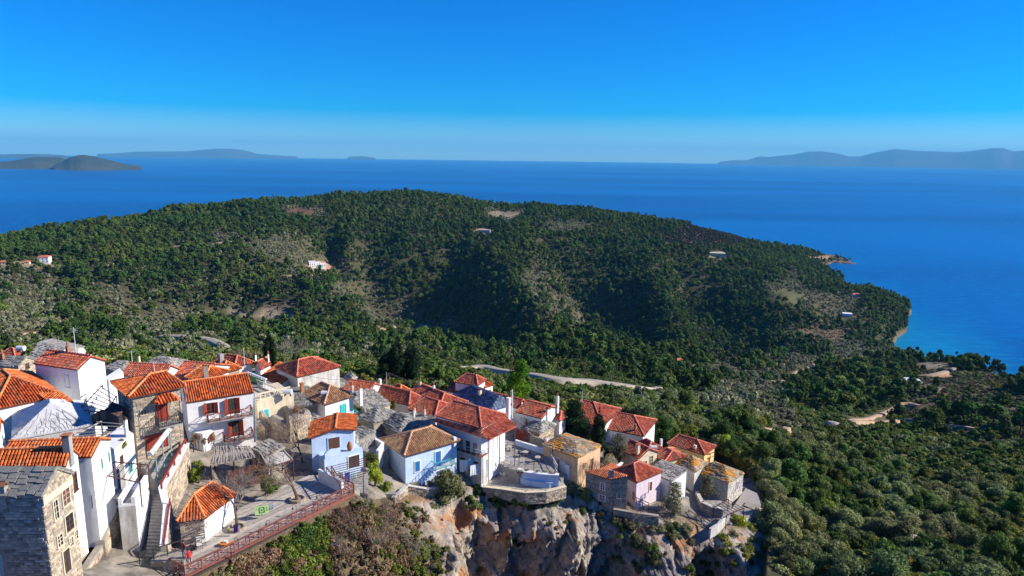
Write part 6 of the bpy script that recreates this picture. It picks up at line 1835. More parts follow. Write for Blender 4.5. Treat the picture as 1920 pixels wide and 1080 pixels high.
for zz, w in ((1.0, .16), (.68, .05), (.42, .05), (.16, .06)):
    b_ = MB(org); b_.box(F0 - dv * w / 2 + (0, 0, zz - .03), du * Ld, dv * w, (0, 0, .05)); b_.build('rail', M_METALRED, dk)
b_ = MB(org)
for k in range(npst):
    a = F0 + du * Ld * k / npst; c = F0 + du * Ld * (k + 1) / npst; b_.bar(a + (0, 0, .15), c + (0, 0, .95), .035); b_.bar(a + (0, 0, .95), c + (0, 0, .15), .035)
b_.build('brace', M_METALRED, dk)
b_ = MB(org)
for k in range(npst + 1):
    p = F0 + du * Ld * k / npst; b_.bar(p - (0, 0, .3), p + dv * 1.6 - (0, 0, 2.2), .14)
b_.build('strut', M_WOODDARK, dk)
# far end of the railing returns to the blue cottage
railing('railing', 'rust red railing closing the far end of the plank terrace', [(664,924),(632,906),(622,890)], 211, 1.0, M_METALRED, 3, 1.1, cross=True, w=.06)
railing('railing', 'rust red railing at the near end of the plank terrace', [(347,1082),(318,1068)], 211.1, 1.0, M_METALRED, 3, 1.1, w=.06)
# bollards and crook lamps along the terrace
for i, (px, py) in enumerate(((434,1045),(485,1006),(548,972),(604,941))):
    p = PZ(px, py, 211.0); t = empty('bollard', p, ['low dark bollard nearest the near end of the plank terrace', 'low dark bollard on the planks, second from the near end', 'low dark bollard on the planks, third from the near end', 'low dark bollard on the planks nearest the blue cottage'][i], 'bollard', 'bollards along the plank terrace')
    b_ = MB(p); b_.lathe(p, [(.05, 0), (.05, .42), (.075, .43), (.075, .52), (.03, .56)], 8); b_.build('bollard_post', M_METAL, t)
for i, (px, py) in enumerate(((448,1032),(507,998),(556,968),(601,947))):
    p = PZ(px, py, 211.0); t = empty('crook_lamp', p, ['slender crook lamp nearest the near end of the plank terrace', 'slender crook lamp in front of the green cloth', 'slender crook lamp, third along the plank terrace', 'slender crook lamp nearest the blue cottage'][i], 'lamp', 'crook lamps along the plank terrace')
    b_ = MB(p); pts = [p, p + (0, 0, 1.0)] + [p + np.array([-.17 + .17 * math.cos(q), 0, 1.0 + .2 * math.sin(q)]) for q in np.linspace(0, math.pi, 7)] + [p + np.array([-.34, 0, .92])]
    b_.tube(pts, .022, 5); b_.build('lamp_post', M_METAL, t)
    b_ = MB(p); b_.lathe(p + np.array([-.34, 0, .72]), [(.09, 0), (.08, .08), (.03, .18)], 8); b_.build('lamp_shade', M_METAL, t)

# orange roofed small house beside the deck
h = H('deckhouse', 'little house with orange hipped roof between retaining wall and plank terrace', (384,972), (331,979), (443,927), 213.3, 2.6, M_WHITE, M_ORANGE, 'hip', 'C', s0=.42, s1=.98, mid=.86, rise=1.55, over=.15)
h.stonework(M_STONE, 'B', .4, .2)
# blue terrace below the cottage
h = H('blueterr', 'blue washed terrace block with clay jar under the sky blue cottage', (608,861), (577,842), (684,845), 212.5, 3.0, M_BLUEDEEP, M_BLUEDEEP, 'flat', over=0, name='terrace_block', cat='terrace')
h.opening('C', .75, .5, 1.3, 1.4, 'door', frame=M_WHITE, leaf=M_WOODDARK)
b_ = MB(h.org); q0 = h.at('C', .02, 0); q1 = h.at('C', .42, 0); nb = 8
pts = [(q0 + (q1 - q0) * t, .9 * math.sin(min(1, t * 1.15 + .25) * math.pi * .55 + .3)) for t in np.linspace(0, 1, nb)]
for (a, ha), (c, hc) in zip(pts[:-1], pts[1:]):
    o_ = np.r_[h.outC, 0] * -.2; b_.add([a, c, c + o_, a + o_, a + (0, 0, ha), c + (0, 0, hc), c + o_ + (0, 0, hc), a + o_ + (0, 0, ha)], [(3, 2, 1, 0), (4, 5, 6, 7), (0, 1, 5, 4), (1, 2, 6, 5), (2, 3, 7, 6), (3, 0, 4, 7)])
b_.build('curved_parapet', M_BLUEDEEP, h.root)
p = PZ(656,846,212.42); j = MB(p); j.lathe(p, [(.12, 0), (.26, .25), (.33, .55), (.28, .85), (.15, 1.0), (.19, 1.08)], 14); tag(j.build('clay_jar', M_CLAY, smooth=True), 'large clay jar on the blue terrace', 'jar')
PG = pergola('pergola', 'dark slatted pergola over the laundry yard below the sky blue cottage', [(612,876),(684,858),(681,896),(637,908)], 212.6, 1.9, 9, M_METALBROWN, w=.07)
PG2 = slab('yard', [(600,905),(640,915),(664,922),(690,926),(690,880),(640,880)], 209.9, M_PAVING, 1.0, kind='structure')
slab('yard', [(690,928),(742,926),(735,895),(700,880)], 207.4, M_PAVING, 1.0, kind='structure')
paving('yard_paving', [(640,913),(665,922),(688,925),(688,885)], 209.9, M_PAVING, .7, seed=12)
wall_thing('low_wall', 'low white wall between the plank terrace and the laundry yard', [(596,880),(640,902)], 212.4, 210.5, .25, M_WHITE, None, None)


def cloth(name, label, a, b_, drop, m, seed, cat='laundry', group=None):
    r = np.random.default_rng(seed); n = 12; k = 6; V = []; o = np.cross(nrmz(b_ - a), (0, 0, 1))
    for i in range(k + 1):
        for j_ in range(n + 1):
            t = j_ / n; q = a + (b_ - a) * t; V.append(q + o * .07 * math.sin(t * 19 + seed) * (i / k) - np.array([0, 0, drop * i / k * (1 + .05 * math.sin(t * 7 + seed))]) + np.array([0, 0, -.05 * math.sin(t * math.pi)]))
    V = np.array(V); V = np.concatenate([V, V - o * .02]); F_ = []; N = (n + 1) * (k + 1)
    for i in range(k):
        for j_ in range(n):
            q = i * (n + 1) + j_; F_ += [(q, q + 1, q + n + 2, q + n + 1), (N + q + n + 1, N + q + n + 2, N + q + 1, N + q)]
    ob = link(name, mesh_from(name, V - a, F_, m, smooth=True), None, a); tag(ob, label, cat, group); return ob


M_TOWEL = mat('cloth_white', (.75, .77, .78), rough=.95); M_TOWELB = mat('cloth_pale_turquoise', (.42, .66, .70), rough=.95); M_CLOTHBLUE = mat('cloth_strong_blue', (.02, .12, .55), rough=.9)
M_STRIPE = mat('cloth_grey_striped', (.66, .70, .70), (.42, .46, .48), 9.0, rough=.95)
for i, (p0, p1, z, dr, m, lb) in enumerate((((862,862),(877,862),206.9,1.6,M_TOWEL,'white towel beside the pale blue house, leftmost on the line'), ((877,861),(888,859),206.9,1.5,M_TOWELB,'pale turquoise towel between white towels on the left line'),
        ((882,873),(897,869),206.3,1.4,M_TOWEL,'broad white sheet on the front washing line'), ((898,868),(913,863),206.4,1.5,M_STRIPE,'striped grey towel at the right end of the washing line'),
        ((646,886),(656,884),211.9,1.1,M_CLOTHBLUE,'strong blue cloth hanging under the dark pergola'), ((659,884),(668,882),211.9,.9,M_TOWELB,'pale blue cloth hanging under the dark pergola'), ((634,884),(643,886),211.8,.7,M_TOWEL,'white shirt hanging under the dark pergola'))):
    cloth('laundry', lb, PZ(*p0, z), PZ(*p1, z), dr, m, i)
wl = MB(PZ(862,862,206.95)); wl.tube([PZ(860,862,206.95), PZ(914,862,206.5)], .012, 4); wl.tube([PZ(878,874,206.35), PZ(914,862,206.45)], .012, 4)
for q in ((914,862,206.5),(878,874,206.35)): wl.bar(PZ(*q), PZ(*q) - (0, 0, 2.4), .05)
tag(wl.build('washing_line', M_METAL), 'washing line on thin posts beside the pale blue house', 'washing line')
# green cloth with a square emblem, grey cloth beside it
gc = empty('green_banner', PZ(477,951,212.2), 'lime green cloth with dark square emblem tied between the bare trees', 'banner'); org = np.array(gc.location)
a, b_ = PZ(477,951,212.2), PZ(503,946,212.2); M_LIMEC = mat('cloth_lime', (.34, .50, .20), rough=.9); M_DARKG = mat('print_dark_green', (.02, .10, .04), rough=.9)
o_ = nrmz(np.cross(b_ - a, (0, 0, 1))); o_ = o_ if o_[1] < 0 else -o_; dn = np.array([0, 0, -.55]) + o_ * .35; q = MB(org); q.box(a, b_ - a, dn * 1.2, -o_ * .015); q.build('cloth', M_LIMEC, gc)
q = MB(org); e = o_ * .018; fr = lambda s, t: a + (b_ - a) * s + dn * 1.2 * t + e + np.array([0, 0, .01])
for s0, s1, t0, t1 in ((.3, .7, .18, .26), (.3, .7, .76, .84), (.3, .36, .26, .76), (.64, .7, .26, .76), (.46, .54, .4, .62), (.08, .2, .3, .36), (.8, .93, .3, .36), (.8, .93, .45, .5), (.8, .93, .6, .66)):
    q.box(fr(s0, t0), fr(s1, t0) - fr(s0, t0), fr(s0, t1) - fr(s0, t0), e * .3)
q.build('emblem', M_DARKG, gc)
q = MB(org); q.tube([PZ(452,955,212.6), a, b_, PZ(520,935,212.5)], .012, 4); q.build('cord', M_METAL, gc)
cloth('grey_cloth', 'grey cloth hanging to the right of the lime green banner', PZ(504,946,212.2), PZ(512,942,212.2), .6, mat('cloth_grey', (.22, .24, .28), rough=.9), 9, 'cloth')

# rings of the tree pits, seats and small things on the terrace
for px, py, lb in ((444,992,'round stone tree pit of the bare tree nearest the orange roof'), (558,938,'round stone tree pit of the bare tree near the blue cottage')):
    p = PZ(px, py, 211.0); b_ = MB(p)
    for k in range(14):
        t0 = k * math.tau / 14; t1 = (k + .9) * math.tau / 14; b_.prism([(p[0] + .62 * math.cos(t0), p[1] + .62 * math.sin(t0)), (p[0] + .8 * math.cos(t0), p[1] + .8 * math.sin(t0)), (p[0] + .8 * math.cos(t1), p[1] + .8 * math.sin(t1)), (p[0] + .62 * math.cos(t1), p[1] + .62 * math.sin(t1))], 211.0, 211.28)
    b_.lathe(p, [(.6, -.02), (.6, .12)], 16); tag(b_.build('tree_pit', M_STONE), lb, 'tree pit')
p = PZ(423,1023,211.0); t = empty('orange_boat', p, 'small orange and white toy boat on the planks', 'toy boat'); b_ = MB(p)
b_.add([p + np.array(v) for v in ((-.5, 0, .3), (-.25, -.22, .02), (.3, -.22, .02), (.48, -.2, .26), (.48, .2, .26), (.3, .22, .02), (-.25, .22, .02), (-.3, -.3, .28), (.3, -.32, .26), (.3, .32, .26), (-.3, .3, .28))],
       [(1, 6, 5, 2), (0, 7, 1), (7, 8, 2, 1), (8, 3, 2), (3, 4, 5, 2), (4, 9, 5), (9, 10, 6, 5), (10, 0, 6), (0, 1, 6), (0, 10, 9, 4, 3, 8, 7)]); b_.build('hull', mat('paint_orange', (.8, .25, .03), rough=.5), t)
b_ = MB(p); b_.box(p + (-.12, -.12, .27), (.3, 0, 0), (0, .24, 0), (0, 0, .2)); b_.build('cabin', M_WHITE, t)
for i, (px, py) in enumerate(((374,1028),(381,1022))):
    p = PZ(px, py, 211.0); t = empty('folding_chair', p, ['grey folding chair leaning nearest the people', 'grey folding chair leaning behind the first one'][i], 'chair'); t.rotation_euler = (0, 0, .5)
    for nm, bars in (('seat', [((-.22, -.2, .42), (.22, -.2, .42)), ((-.22, 0, .43), (.22, 0, .43)), ((-.22, .2, .42), (.22, .2, .42))]), ('backrest', [((-.22, .3, .7), (.22, .3, .7)), ((-.22, .33, .9), (.22, .33, .9))])):
        b_ = MB()
        for a, c in bars: b_.bar(a, c, .14, .025)
        b_.build(nm, M_METALWHITE, t)
    for s_ in (-1, 1):
        b_ = MB(); b_.bar((.22 * s_, -.28, 0), (.22 * s_, .36, .95), .035); b_.build('leg', M_METAL, t)
        b_ = MB(); b_.bar((.2 * s_, .28, 0), (.2 * s_, -.2, .42), .035); b_.build('leg', M_METAL, t)

# --- shack with stick canopy and slatted fence behind the trees
rf = empty('stick_canopy', PZ(440,880,211), 'low canopy of weathered sticks and reeds in front of the shuttered house', 'canopy'); org = np.array(rf.location); r = np.random.default_rng(9)
c4 = [PZ(395,872,213.5), PZ(480,856,213.5), PZ(468,836,213.7), PZ(400,838,213.7)]
b_ = MB(org)
for k in range(70):
    t = k / 70 + r.uniform(-.01, .01); a = c4[0] + (c4[1] - c4[0]) * t; c = c4[3] + (c4[2] - c4[3]) * t; j = r.normal(size=3) * .08
    b_.bar(a + j, c - j, r.uniform(.03, .075))
for k in range(9):
    t = k / 8; b_.bar(c4[0] + (c4[3] - c4[0]) * t + (0, 0, -.06), c4[1] + (c4[2] - c4[1]) * t + (0, 0, -.06), .07)
o = b_.build('stick', M_WOODPALE, rf); o['kind'] = 'stuff'
for q in c4 + [(c4[0] + c4[1]) / 2]:
    b_ = MB(org); b_.bar(q, q - np.array([0, 0, 2.6]), .12); b_.build('post', M_WOODDARK, rf)
fe = empty('slatted_fence', PZ(470,905,211), 'dark vertical board fence under the stick canopy', 'fence'); org = np.array(fe.location); f0, f1 = PZ(428,884,213.1), PZ(492,868,213.1)
for k in range(30):
    p = f0 + (f1 - f0) * k / 30; b_ = MB(org); b_.box(p - (0, 0, 2.2), (f1 - f0) / 30 * .8, (0, .04, 0), (0, 0, 2.2 + r.uniform(-.15, .15))); b_.build('board', M_WOODBROWN, fe)
an = empty('fabric_awning', PZ(510,890,211), 'grey fabric awning in a brown wooden frame beside the stick canopy', 'awning'); org = np.array(an.location)
q4 = [PZ(504,878,212.9), PZ(549,863,212.9), PZ(533,846,213.5), PZ(489,851,213.5)]
b_ = MB(org); b_.add(q4 + [q - np.array([0, 0, .03]) for q in q4], [(0, 1, 2, 3), (7, 6, 5, 4), (0, 4, 5, 1), (1, 5, 6, 2), (2, 6, 7, 3), (3, 7, 4, 0)]); b_.build('awning_sheet', mat('canvas_grey', (.50, .47, .43), (.42, .39, .36), 3.0, rough=.95), an)
for i in range(4):
    b_ = MB(org); b_.bar(q4[i] + (0, 0, .06), q4[(i + 1) % 4] + (0, 0, .06), .1); b_.build('beam', M_WOODPALE if i % 2 else M_WOODBROWN, an); b_ = MB(org); b_.bar(q4[i], q4[i] - (0, 0, 2.3), .1); b_.build('post', M_WOODBROWN if i else M_WHITE, an)
h = H('slabpatch', 'small stone slab roof between the shuttered house and the ruin', (500,858), (478,840), (532,845), 213.4, 2.6, M_MORTAR, M_SLATE2, 'shed', 'B', rise=.5, over=.1, name='stone_shed', cat='shed')

# --- the ruin
ru = empty('ruined_house', PZ(540,820,209.8), 'roofless brown stone ruin overgrown with dry creeper', 'ruin'); org = np.array(ru.location); r = np.random.default_rng(21)
def ragged(a, b_, zb, zt, m, n=12, th=.5, amp=.9, name='ruin_wall'):
    q = MB(org); d = nrmz((b_ - a) * [1, 1, 0]); nn = np.array([-d[1], d[0], 0]) * th
    hs = zt + fbm(np.arange(n + 1) * .45, np.zeros(n + 1) + a[0], 3, int(abs(a[0]) * 7)) * amp * 2
    for k in range(n):
        p0 = a + (b_ - a) * k / n; p1 = a + (b_ - a) * (k + 1) / n
        q.prism([(p0[0], p0[1]), (p1[0], p1[1]), (p1[0] + nn[0], p1[1] + nn[1]), (p0[0] + nn[0], p0[1] + nn[1])], zb, [hs[k], hs[k + 1], hs[k + 1] + .1, hs[k]])
    wo = q.build(name, m, ru)
    s_ = stone_face(a, b_, zb, zb, min(hs), min(hs), -nn / th, r, (), .45, .26)
    if s_: V, F_ = s_; link('wall_stones', mesh_from('wall_stones', V - org, ray_flip(V, F_, -nn / th), M_STONE), wo)['kind'] = 'stuff'
ra, rb_, rc = PZ(545,838,209.6), PZ(493,822,209.6), PZ(585,822,209.6)
ragged(rb_, ra, 208, 212.6, M_MORTAR); ragged(ra, rc, 208, 213.3, M_MORTAR); ragged(rb_, rb_ + (rc - ra), 208, 213.2, M_MORTAR); ragged(rc, rb_ + (rc - ra), 208, 213.4, M_MORTAR)

# --- the balustraded terraces behind
def baluster_row(name, label, a, b_, h, n, m, rail=M_CREAM, back=None):
    t = empty(name, a, label, 'balustrade'); org = np.array(t.location); q = MB(org); q.bar(a + (0, 0, h), b_ + (0, 0, h), .22, .14); q.build('top_rail', rail, t); q = MB(org); q.bar(a + (0, 0, .06), b_ + (0, 0, .06), .22, .14); q.build('base_rail', rail, t)
    for k in range(n):
        p = a + (b_ - a) * (k + .5) / n; q = MB(org); q.lathe(p + (0, 0, .12), [(.06, 0), (.11, .18), (.05, .4), (.07, h - .3)], 6); q.build('baluster', m, t)
    if back:
        q = MB(org); d = nrmz(np.cross(b_ - a, (0, 0, 1))) * .3; q.box(a + d, b_ - a, d * .3, (0, 0, h * .9)); q.build('back_panel', back, t)
baluster_row('balustrade', 'cream balustrade on the flat roof, front row', PZ(484,751,214.6), PZ(544,737,214.6), .85, 7, M_CREAM)
baluster_row('balustrade', 'cream balustrade on the flat roof, back row with slim balusters', PZ(482,723,214.6), PZ(520,740,214.6), .85, 14, M_WHITE)
baluster_row('balustrade', 'white balusters in front of a green panel behind the flat roof', PZ(464,708,214.9), PZ(500,722,214.9), .8, 9, M_WHITE, M_WHITE, mat('panel_green', (.05, .22, .06), rough=.7))

# --- tavern terrace
TER = [(916,852),(942,826),(968,829),(1022,846),(1042,884),(1035,892),(972,886),(934,868)]
slab('tavern_terrace', TER, 204.5, M_CONC, 3.0, kind='structure'); paving('terrace_paving', TER, 204.5, mat('terrace_flagstone', (.36, .33, .29), (.29, .27, .24), 2.0, rough=.95, island=.12), .9, seed=31)
slab('yard', [(1040,860),(1068,885),(1052,900),(1040,884)], 203.2, M_PAVING, 2.0, kind='structure')
slab('lower_yard', [(865,905),(905,912),(940,915),(985,924),(1025,922),(1062,913),(1045,885),(975,880),(930,868),(885,870),(866,880)], 202.95, M_PAVING, .8, kind='structure')
paving('yard_paving', [(865,905),(905,910),(940,913),(985,922),(1025,920),(1058,911),(1040,888),(975,885),(930,872),(885,875),(866,885)], 202.95, M_PAVING, .7, seed=33)
def parapet(label, pts, z, hh, m, th=.2, base=2.0, cop=None): return wall_thing('parapet', label, pts, [q + hh for q in ([z] * len(pts) if np.isscalar(z) else z)], (z if np.isscalar(z) else z[0]) - base, th, m, None, cop)
parapet('pale blue parapet along the far right side of the tavern terrace', [(966,826),(1021,843)], 204.5, .75, M_BLUEWASH, cop=M_WHITE)
for k in range(2):
    pts = [[(969,881),(985,886),(1006,889),(1028,891),(1048,892)],[(973,896),(990,902),(1010,905),(1030,906),(1049,904)]][k]
    parapet(['blue washed curved bench wall in front of the tavern terrace', 'lower blue curved step in front of the bench wall'][k], pts, 204.3 - 1.0 * k, .4, M_BLUEWASH, .5, 1.1, M_WHITE if k == 0 else M_BLUEWASH)
railing('railing', 'white metal railing on the right side of the tavern terrace', [(1022,846),(1045,886)], 204.5, 1.0, M_METALWHITE, 3, 1.1)
railing('railing', 'white metal railing on the near side of the tavern terrace', [(932,863),(970,876)], 204.5, 1.0, M_METALWHITE, 3, 1.3)
railing('railing', 'white stair railing left of the tavern terrace', [(930,850),(917,880)], [204.6, 203.4], 1.0, M_METALWHITE, 3, .8); railing('railing', 'white stair railing beside the washing line', [(916,846),(903,870)], [204.8, 203.4], 1.0, M_METALWHITE, 3, .8)
sx = empty('terrace_stairs', PZ(915,880,202.7), 'grey steps between two white railings beside the tavern', 'stairs'); org = np.array(sx.location)
a0, a1, b0, b1 = PZ(917,848,204.5), PZ(931,853,204.5), PZ(902,874,202.9), PZ(918,884,202.9)
for k in range(8):
    t = k / 8; t2 = (k + 1) / 8; q = MB(org); a = a0 + (b0 - a0) * t; b_ = a1 + (b1 - a1) * t; c = a1 + (b1 - a1) * t2; d = a0 + (b0 - a0) * t2
    q.prism([(d[0], d[1]), (c[0], c[1]), (b_[0], b_[1]), (a[0], a[1])], a[2] - 1, a[2]); q.build('step', M_PAVING, sx)
LP = [((966,829),'by the tavern wall'),((992,838),'in the middle of the blue parapet'),((1021,847),'at the far right corner of the terrace'),((1036,870),'on the right railing'),((1047,890),'at the near right corner of the terrace'),((1001,884),'in the middle of the flower boxes'),((973,873),'at the left end of the flower boxes'),((937,863),'by the stairs of the terrace')]
for (px, py), w in LP:
    p = PZ(px, py, 204.5); t = empty('terrace_lamp', p, 'black lamp post ' + w, 'lamp post', 'black lamp posts round the tavern terrace'); q = MB(p); q.bar(p, p + (0, 0, 1.75), .09); q.build('post', M_METAL, t); q = MB(p); q.lathe(p + (0, 0, 1.75), [(.05, 0), (.14, .12), (.11, .3), (.15, .32), (.02, .42)], 8); q.build('lantern', M_METAL, t)
r = np.random.default_rng(77)
for i, (px, py) in enumerate(((975,887),(986,886),(1008,888),(1024,889),(1036,892))):
    p = PZ(px, py, 204.5); t = empty('flower_box', p, ['leftmost', 'second', 'middle', 'fourth', 'rightmost'][i] + ' of the planters on the blue bench wall', 'planter', 'planters on the bench wall'); q = MB(p); q.box(p + (-.4, -.12, 0), (.8, 0, 0), (0, .24, 0), (0, 0, .22)); q.build('planter', M_CLAY, t)
    L = [(p[0] + r.uniform(-.3, .3) - p[0], r.uniform(-.08, .08), .32 + r.uniform(0, .1), .16) for _ in range(5)]; V, Fq = leaves(r, L, 120, .045); link('flowers', mesh_from('flowers', V, Fq, [L_LIME, L_DRY, L_MAQDK][i % 3]), t)

for (px, py, z, rd, hh, m, lb) in ((948,896,202.7,.45,1.0,M_WHITEOLD,'big pale urn below the tavern terrace'), (940,893,202.7,.3,.7,M_WHITE,'white urn left of the big pale urn'), (962,900,202.7,.25,.5,M_WOODGREY,'grey flower pot beside the urns'), (970,902,202.7,.3,.45,M_METALWHITE,'white planter on the lower yard'), (1113,868,202.2,.2,.45,M_CLAY,'clay pot at the door of the ochre house'), (1104,873,202.2,.22,.5,M_CLAY,'clay pot beside the ochre wall')):
    p = PZ(px, py, z); q = MB(p); q.lathe(p, [(rd * .5, 0), (rd * .95, hh * .35), (rd, hh * .6), (rd * .6, hh * .85), (rd * .5, hh * .92), (rd * .65, hh)], 12); tag(q.build('urn', m, smooth=True), lb, 'urn')

# --- right end terraces
slab('curved_terrace', [(1290,962),(1300,978),(1345,992),(1368,968),(1372,945),(1330,932),(1300,935)], 197.3, M_PAVING, 2.5, kind='structure'); paving('terrace_paving', [(1290,962),(1300,976),(1343,989),(1366,966),(1370,945),(1330,934),(1300,937)], 197.3, M_PAVING, .7, seed=41)
wall_thing('stone_wall', 'curved rubble wall between the upper and lower terrace of the last house', [(1304,922),(1314,942),(1335,952),(1356,956)], 198.6, 196, .4, M_MORTAR, M_STONE, M_WHITEOLD)
railing('railing', 'dark railing along the cliff side of the curved terrace', [(1290,968),(1315,982),(1345,993)], 197.3, .9, M_METALBROWN, 2, 1.2)
wall_thing('parapet', 'pale pierced parapet at the corner of the curved terrace', [(1333,993),(1347,985),(1364,965)], 198.1, 196.8, .25, M_WHITEOLD, None, M_WHITEOLD)
pergola('pergola', 'brown pipe pergola over the stairs of the last stone house', [(1338,952),(1362,966),(1395,953),(1366,936)], 199.0, 2.0, 6, M_METALBROWN, w=.08)
wall_thing('stone_wall', 'pale stone bastion at the right end of the cliff', [(1372,962),(1398,972),(1420,958),(1427,948)], [196.9, 197, 197, 197], 192.5, 2.0, M_MORTAR, mat('rubble_pale', (.6, .55, .47)), None)
slab('yard', [(1368,960),(1400,968),(1427,946),(1420,925),(1398,915),(1385,935)], 196.8, M_PAVING, 2, kind='structure')
railing('railing', 'dark railing below the pink house', [(1150,948),(1180,925),(1193,945),(1216,955)], [200.4, 200.6, 200.2, 199.8], .9, M_METALBROWN, 3, 1.1)
wall_thing('stone_wall', 'rubble terrace wall under the pink house', [(1150,955),(1190,962),(1236,968)], [200.0, 199.8, 199.4], 196, .5, M_MORTAR, M_STONE, None)
wall_thing('stone_wall', 'sunlit stone edge wall of the yard above the cliff, centre', [(870,905),(905,914),(940,918),(985,925),(1025,923),(1062,913)], 203.15, 201.6, .4, M_MORTAR, M_STONE, M_CREAM)
wall_thing('stone_wall', 'low kerb wall in front of the pale blue house', [(740,934),(765,912),(800,918),(840,915)], [207.2, 206.6, 206, 205.5], 203.5, .35, M_MORTAR, M_STONE, M_WHITEOLD)
railing('railing', 'thin dark frame beside the yellow house', [(1322,862),(1340,856)], 198.6, .8, M_METAL, 2, 1.0)

# --- decking, railing and glazed porch between white gable house and stone house
slab('wooden_balcony', [(152,790),(205,794),(232,776),(190,768)], 217.6, M_WOODBROWN, .3, 'raised wooden platform between the tall white house and the stone house', 'platform')
railing('railing', 'dark pipe railing of the raised wooden platform', [(151,789),(188,793),(232,778)], 217.6, 1.2, M_METAL, 2, 1.5, w=.06)
h = H('porch', 'dark glazed porch with brown awning left of the orange hipped stone house', (222,781), (198,770), (236,772), 219.6, 3, M_METAL, M_METALBROWN, 'shed', 'B', rise=.4, over=.0, name='glazed_porch', cat='porch')
pergola('pergola', 'white slatted pergola climbing beside the bright gable wall', [(152,765),(200,775),(218,742),(192,722)], 218.9, 1.6, 6, M_METALBROWN, w=.07)
wall_thing('white_wall', 'sunlit white parapet sloping down beside the slatted pergola', [(160,772),(200,728)], [217.9, 218.5], 214, .3, M_WHITE)
pergola('pergola', 'bare timber pergola behind the long red roof', [(100,838),(176,828),(235,795),(190,790)], 219.0, 2.0, 7, M_WOODPALE, w=.09)

# --- antennas, poles, dishes, wires
def pole(name, label, px, py, z, hh, m, rd=.06, arms=0, cat='pole'):
    p = PZ(px, py, z); t = empty(name, p, label, cat); q = MB(p); q.tube([p, p + (0, 0, hh)], [rd, rd * .7], 6); q.build('mast', m, t)
    if arms:
        q = MB(p)
        for k in range(arms): q.bar(p + (-.5 + .05 * k, 0, hh - .15 - .25 * k), p + (.5 - .05 * k, .1, hh - .15 - .25 * k), .04)
        q.build('crossarm', m, t)
    return p + np.array([0, 0, hh])
tops = [pole('utility_pole', 'brown wooden utility pole in the middle of the village', 731, 768, 208.6, 5.6, M_WOODBROWN, .1, 2, 'utility pole'), pole('utility_pole', 'thin metal mast beside the big red roofs', 1090, 790, 203.2, 5.2, M_METALWHITE, .06, 0, 'mast'),
        pole('street_light', 'slim lamp mast standing at the scrub behind the village, left', 249, 690, 214, 2.6, M_METALWHITE, .05, 1, 'mast'), pole('utility_pole', 'pale mast among the roofs near the road bend', 459, 690, 213, 3.2, M_METALWHITE, .05, 0, 'mast'),
        pole('aerial', 'television aerial behind the tall white gable house', 143, 665, 219.5, 3.6, M_METALWHITE, .04, 3, 'aerial'), pole('utility_pole', 'short pale pole above the short red roof', 725, 726, 210, 2.4, M_CONC, .08, 0, 'pole'),
        pole('chimney_pipe', 'tall white flue beside the tavern', 960, 790, 206, 5.0, M_METALWHITE, .14, 0, 'flue'), pole('aerial', 'thin aerial on the orange roof behind the white terrace wall', 290, 700, 216.5, 1.6, M_METALWHITE, .04, 1, 'aerial')]
for i, (px, py, d_) in enumerate(((960,690,250),(1095,710,250),(1045,700,250),(1156,706,260),(1190,716,262))):
    p = PD(px, py + 12, d_ - 2); p[2] = float(height(p[0], p[1])); t = empty('utility_pole', p, ['utility pole beside the main road behind the bright pine', 'utility pole beside the straight of the main road', 'second utility pole along the straight of the main road', 'utility pole above the right end of the main road', 'rightmost utility pole at the end of the main road'][i], 'utility pole'); q = MB(p); q.tube([p, p + (0, 0, 7.5)], [.14, .1], 6); q.build('mast', M_WOODBROWN, t); q = MB(p); q.bar(p + (-.7, 0, 7), p + (.7, 0, 7), .1); q.build('crossarm', M_WOODBROWN, t)
def dish(label, px, py, z, rd, ang):
    p = PZ(px, py, z); t = empty('satellite_dish', p, label, 'satellite dish'); q = MB(); n = 14; V = [(0, 0, 0)]; F_ = []
    for ri, dz in ((.5, .05), (1, .2)):
        V += [(rd * ri * math.cos(k * math.tau / n), rd * ri * math.sin(k * math.tau / n), rd * dz * 1.2) for k in range(n)]
    for k in range(n): F_ += [(0, 1 + k, 1 + (k + 1) % n), (1 + k, 1 + n + k, 1 + n + (k + 1) % n, 1 + (k + 1) % n)]
    q.add(V, F_); q.tube([(0, 0, 0), (0, 0, rd * .8)], .02, 4); o = q.build('dish', M_METALWHITE, t); o.rotation_euler = (1.1, 0, ang); o.location = (0, 0, .5); q = MB(); q.bar((0, 0, -.3), (0, 0, .5), .05); q.build('bracket', M_METAL, t)
dish('white satellite dish on the wall below the slab roof near the ruin', 588, 786, 210.8, .42, .5); dish('satellite dish on the roof behind the bright gable wall', 128, 665, 219.6, .4, .4); dish('satellite dish at the upper left skyline roofs', 154, 666, 219, .45, .9)
def wire(a, b_, sag, name='overhead_wire', label='', rad=.02):
    q = MB(a); pts = [a + (b_ - a) * t - np.array([0, 0, sag * 4 * t * (1 - t)]) for t in np.linspace(0, 1, 14)]; q.tube(pts, rad, 4); tag(q.build(name, M_METALWHITE if 'pale' in label else M_METAL), label, 'wire')
wire(PZ(82,727,217.5), PZ(144,703,219.5), .5, label='pale cable slanting in front of the shaded violet wall'); wire(PZ(148,700,220), PZ(184,726,218), .5, label='black cable sagging across the bright gable wall')
wire(PZ(0,703,218), PZ(62,676,219.5), .4, label='pale cable above the low stone house at the left edge'); wire(tops[0], PZ(655,790,210.5), .6, label='black wire from the utility pole towards the brown tiled house'); wire(tops[0], PZ(838,735,209.5), .6, label='black wire from the utility pole towards the blue slate roof')
wire(PZ(196,760,220.6), PZ(236,750,221), .2, label='short black wire beside the orange hipped roof')

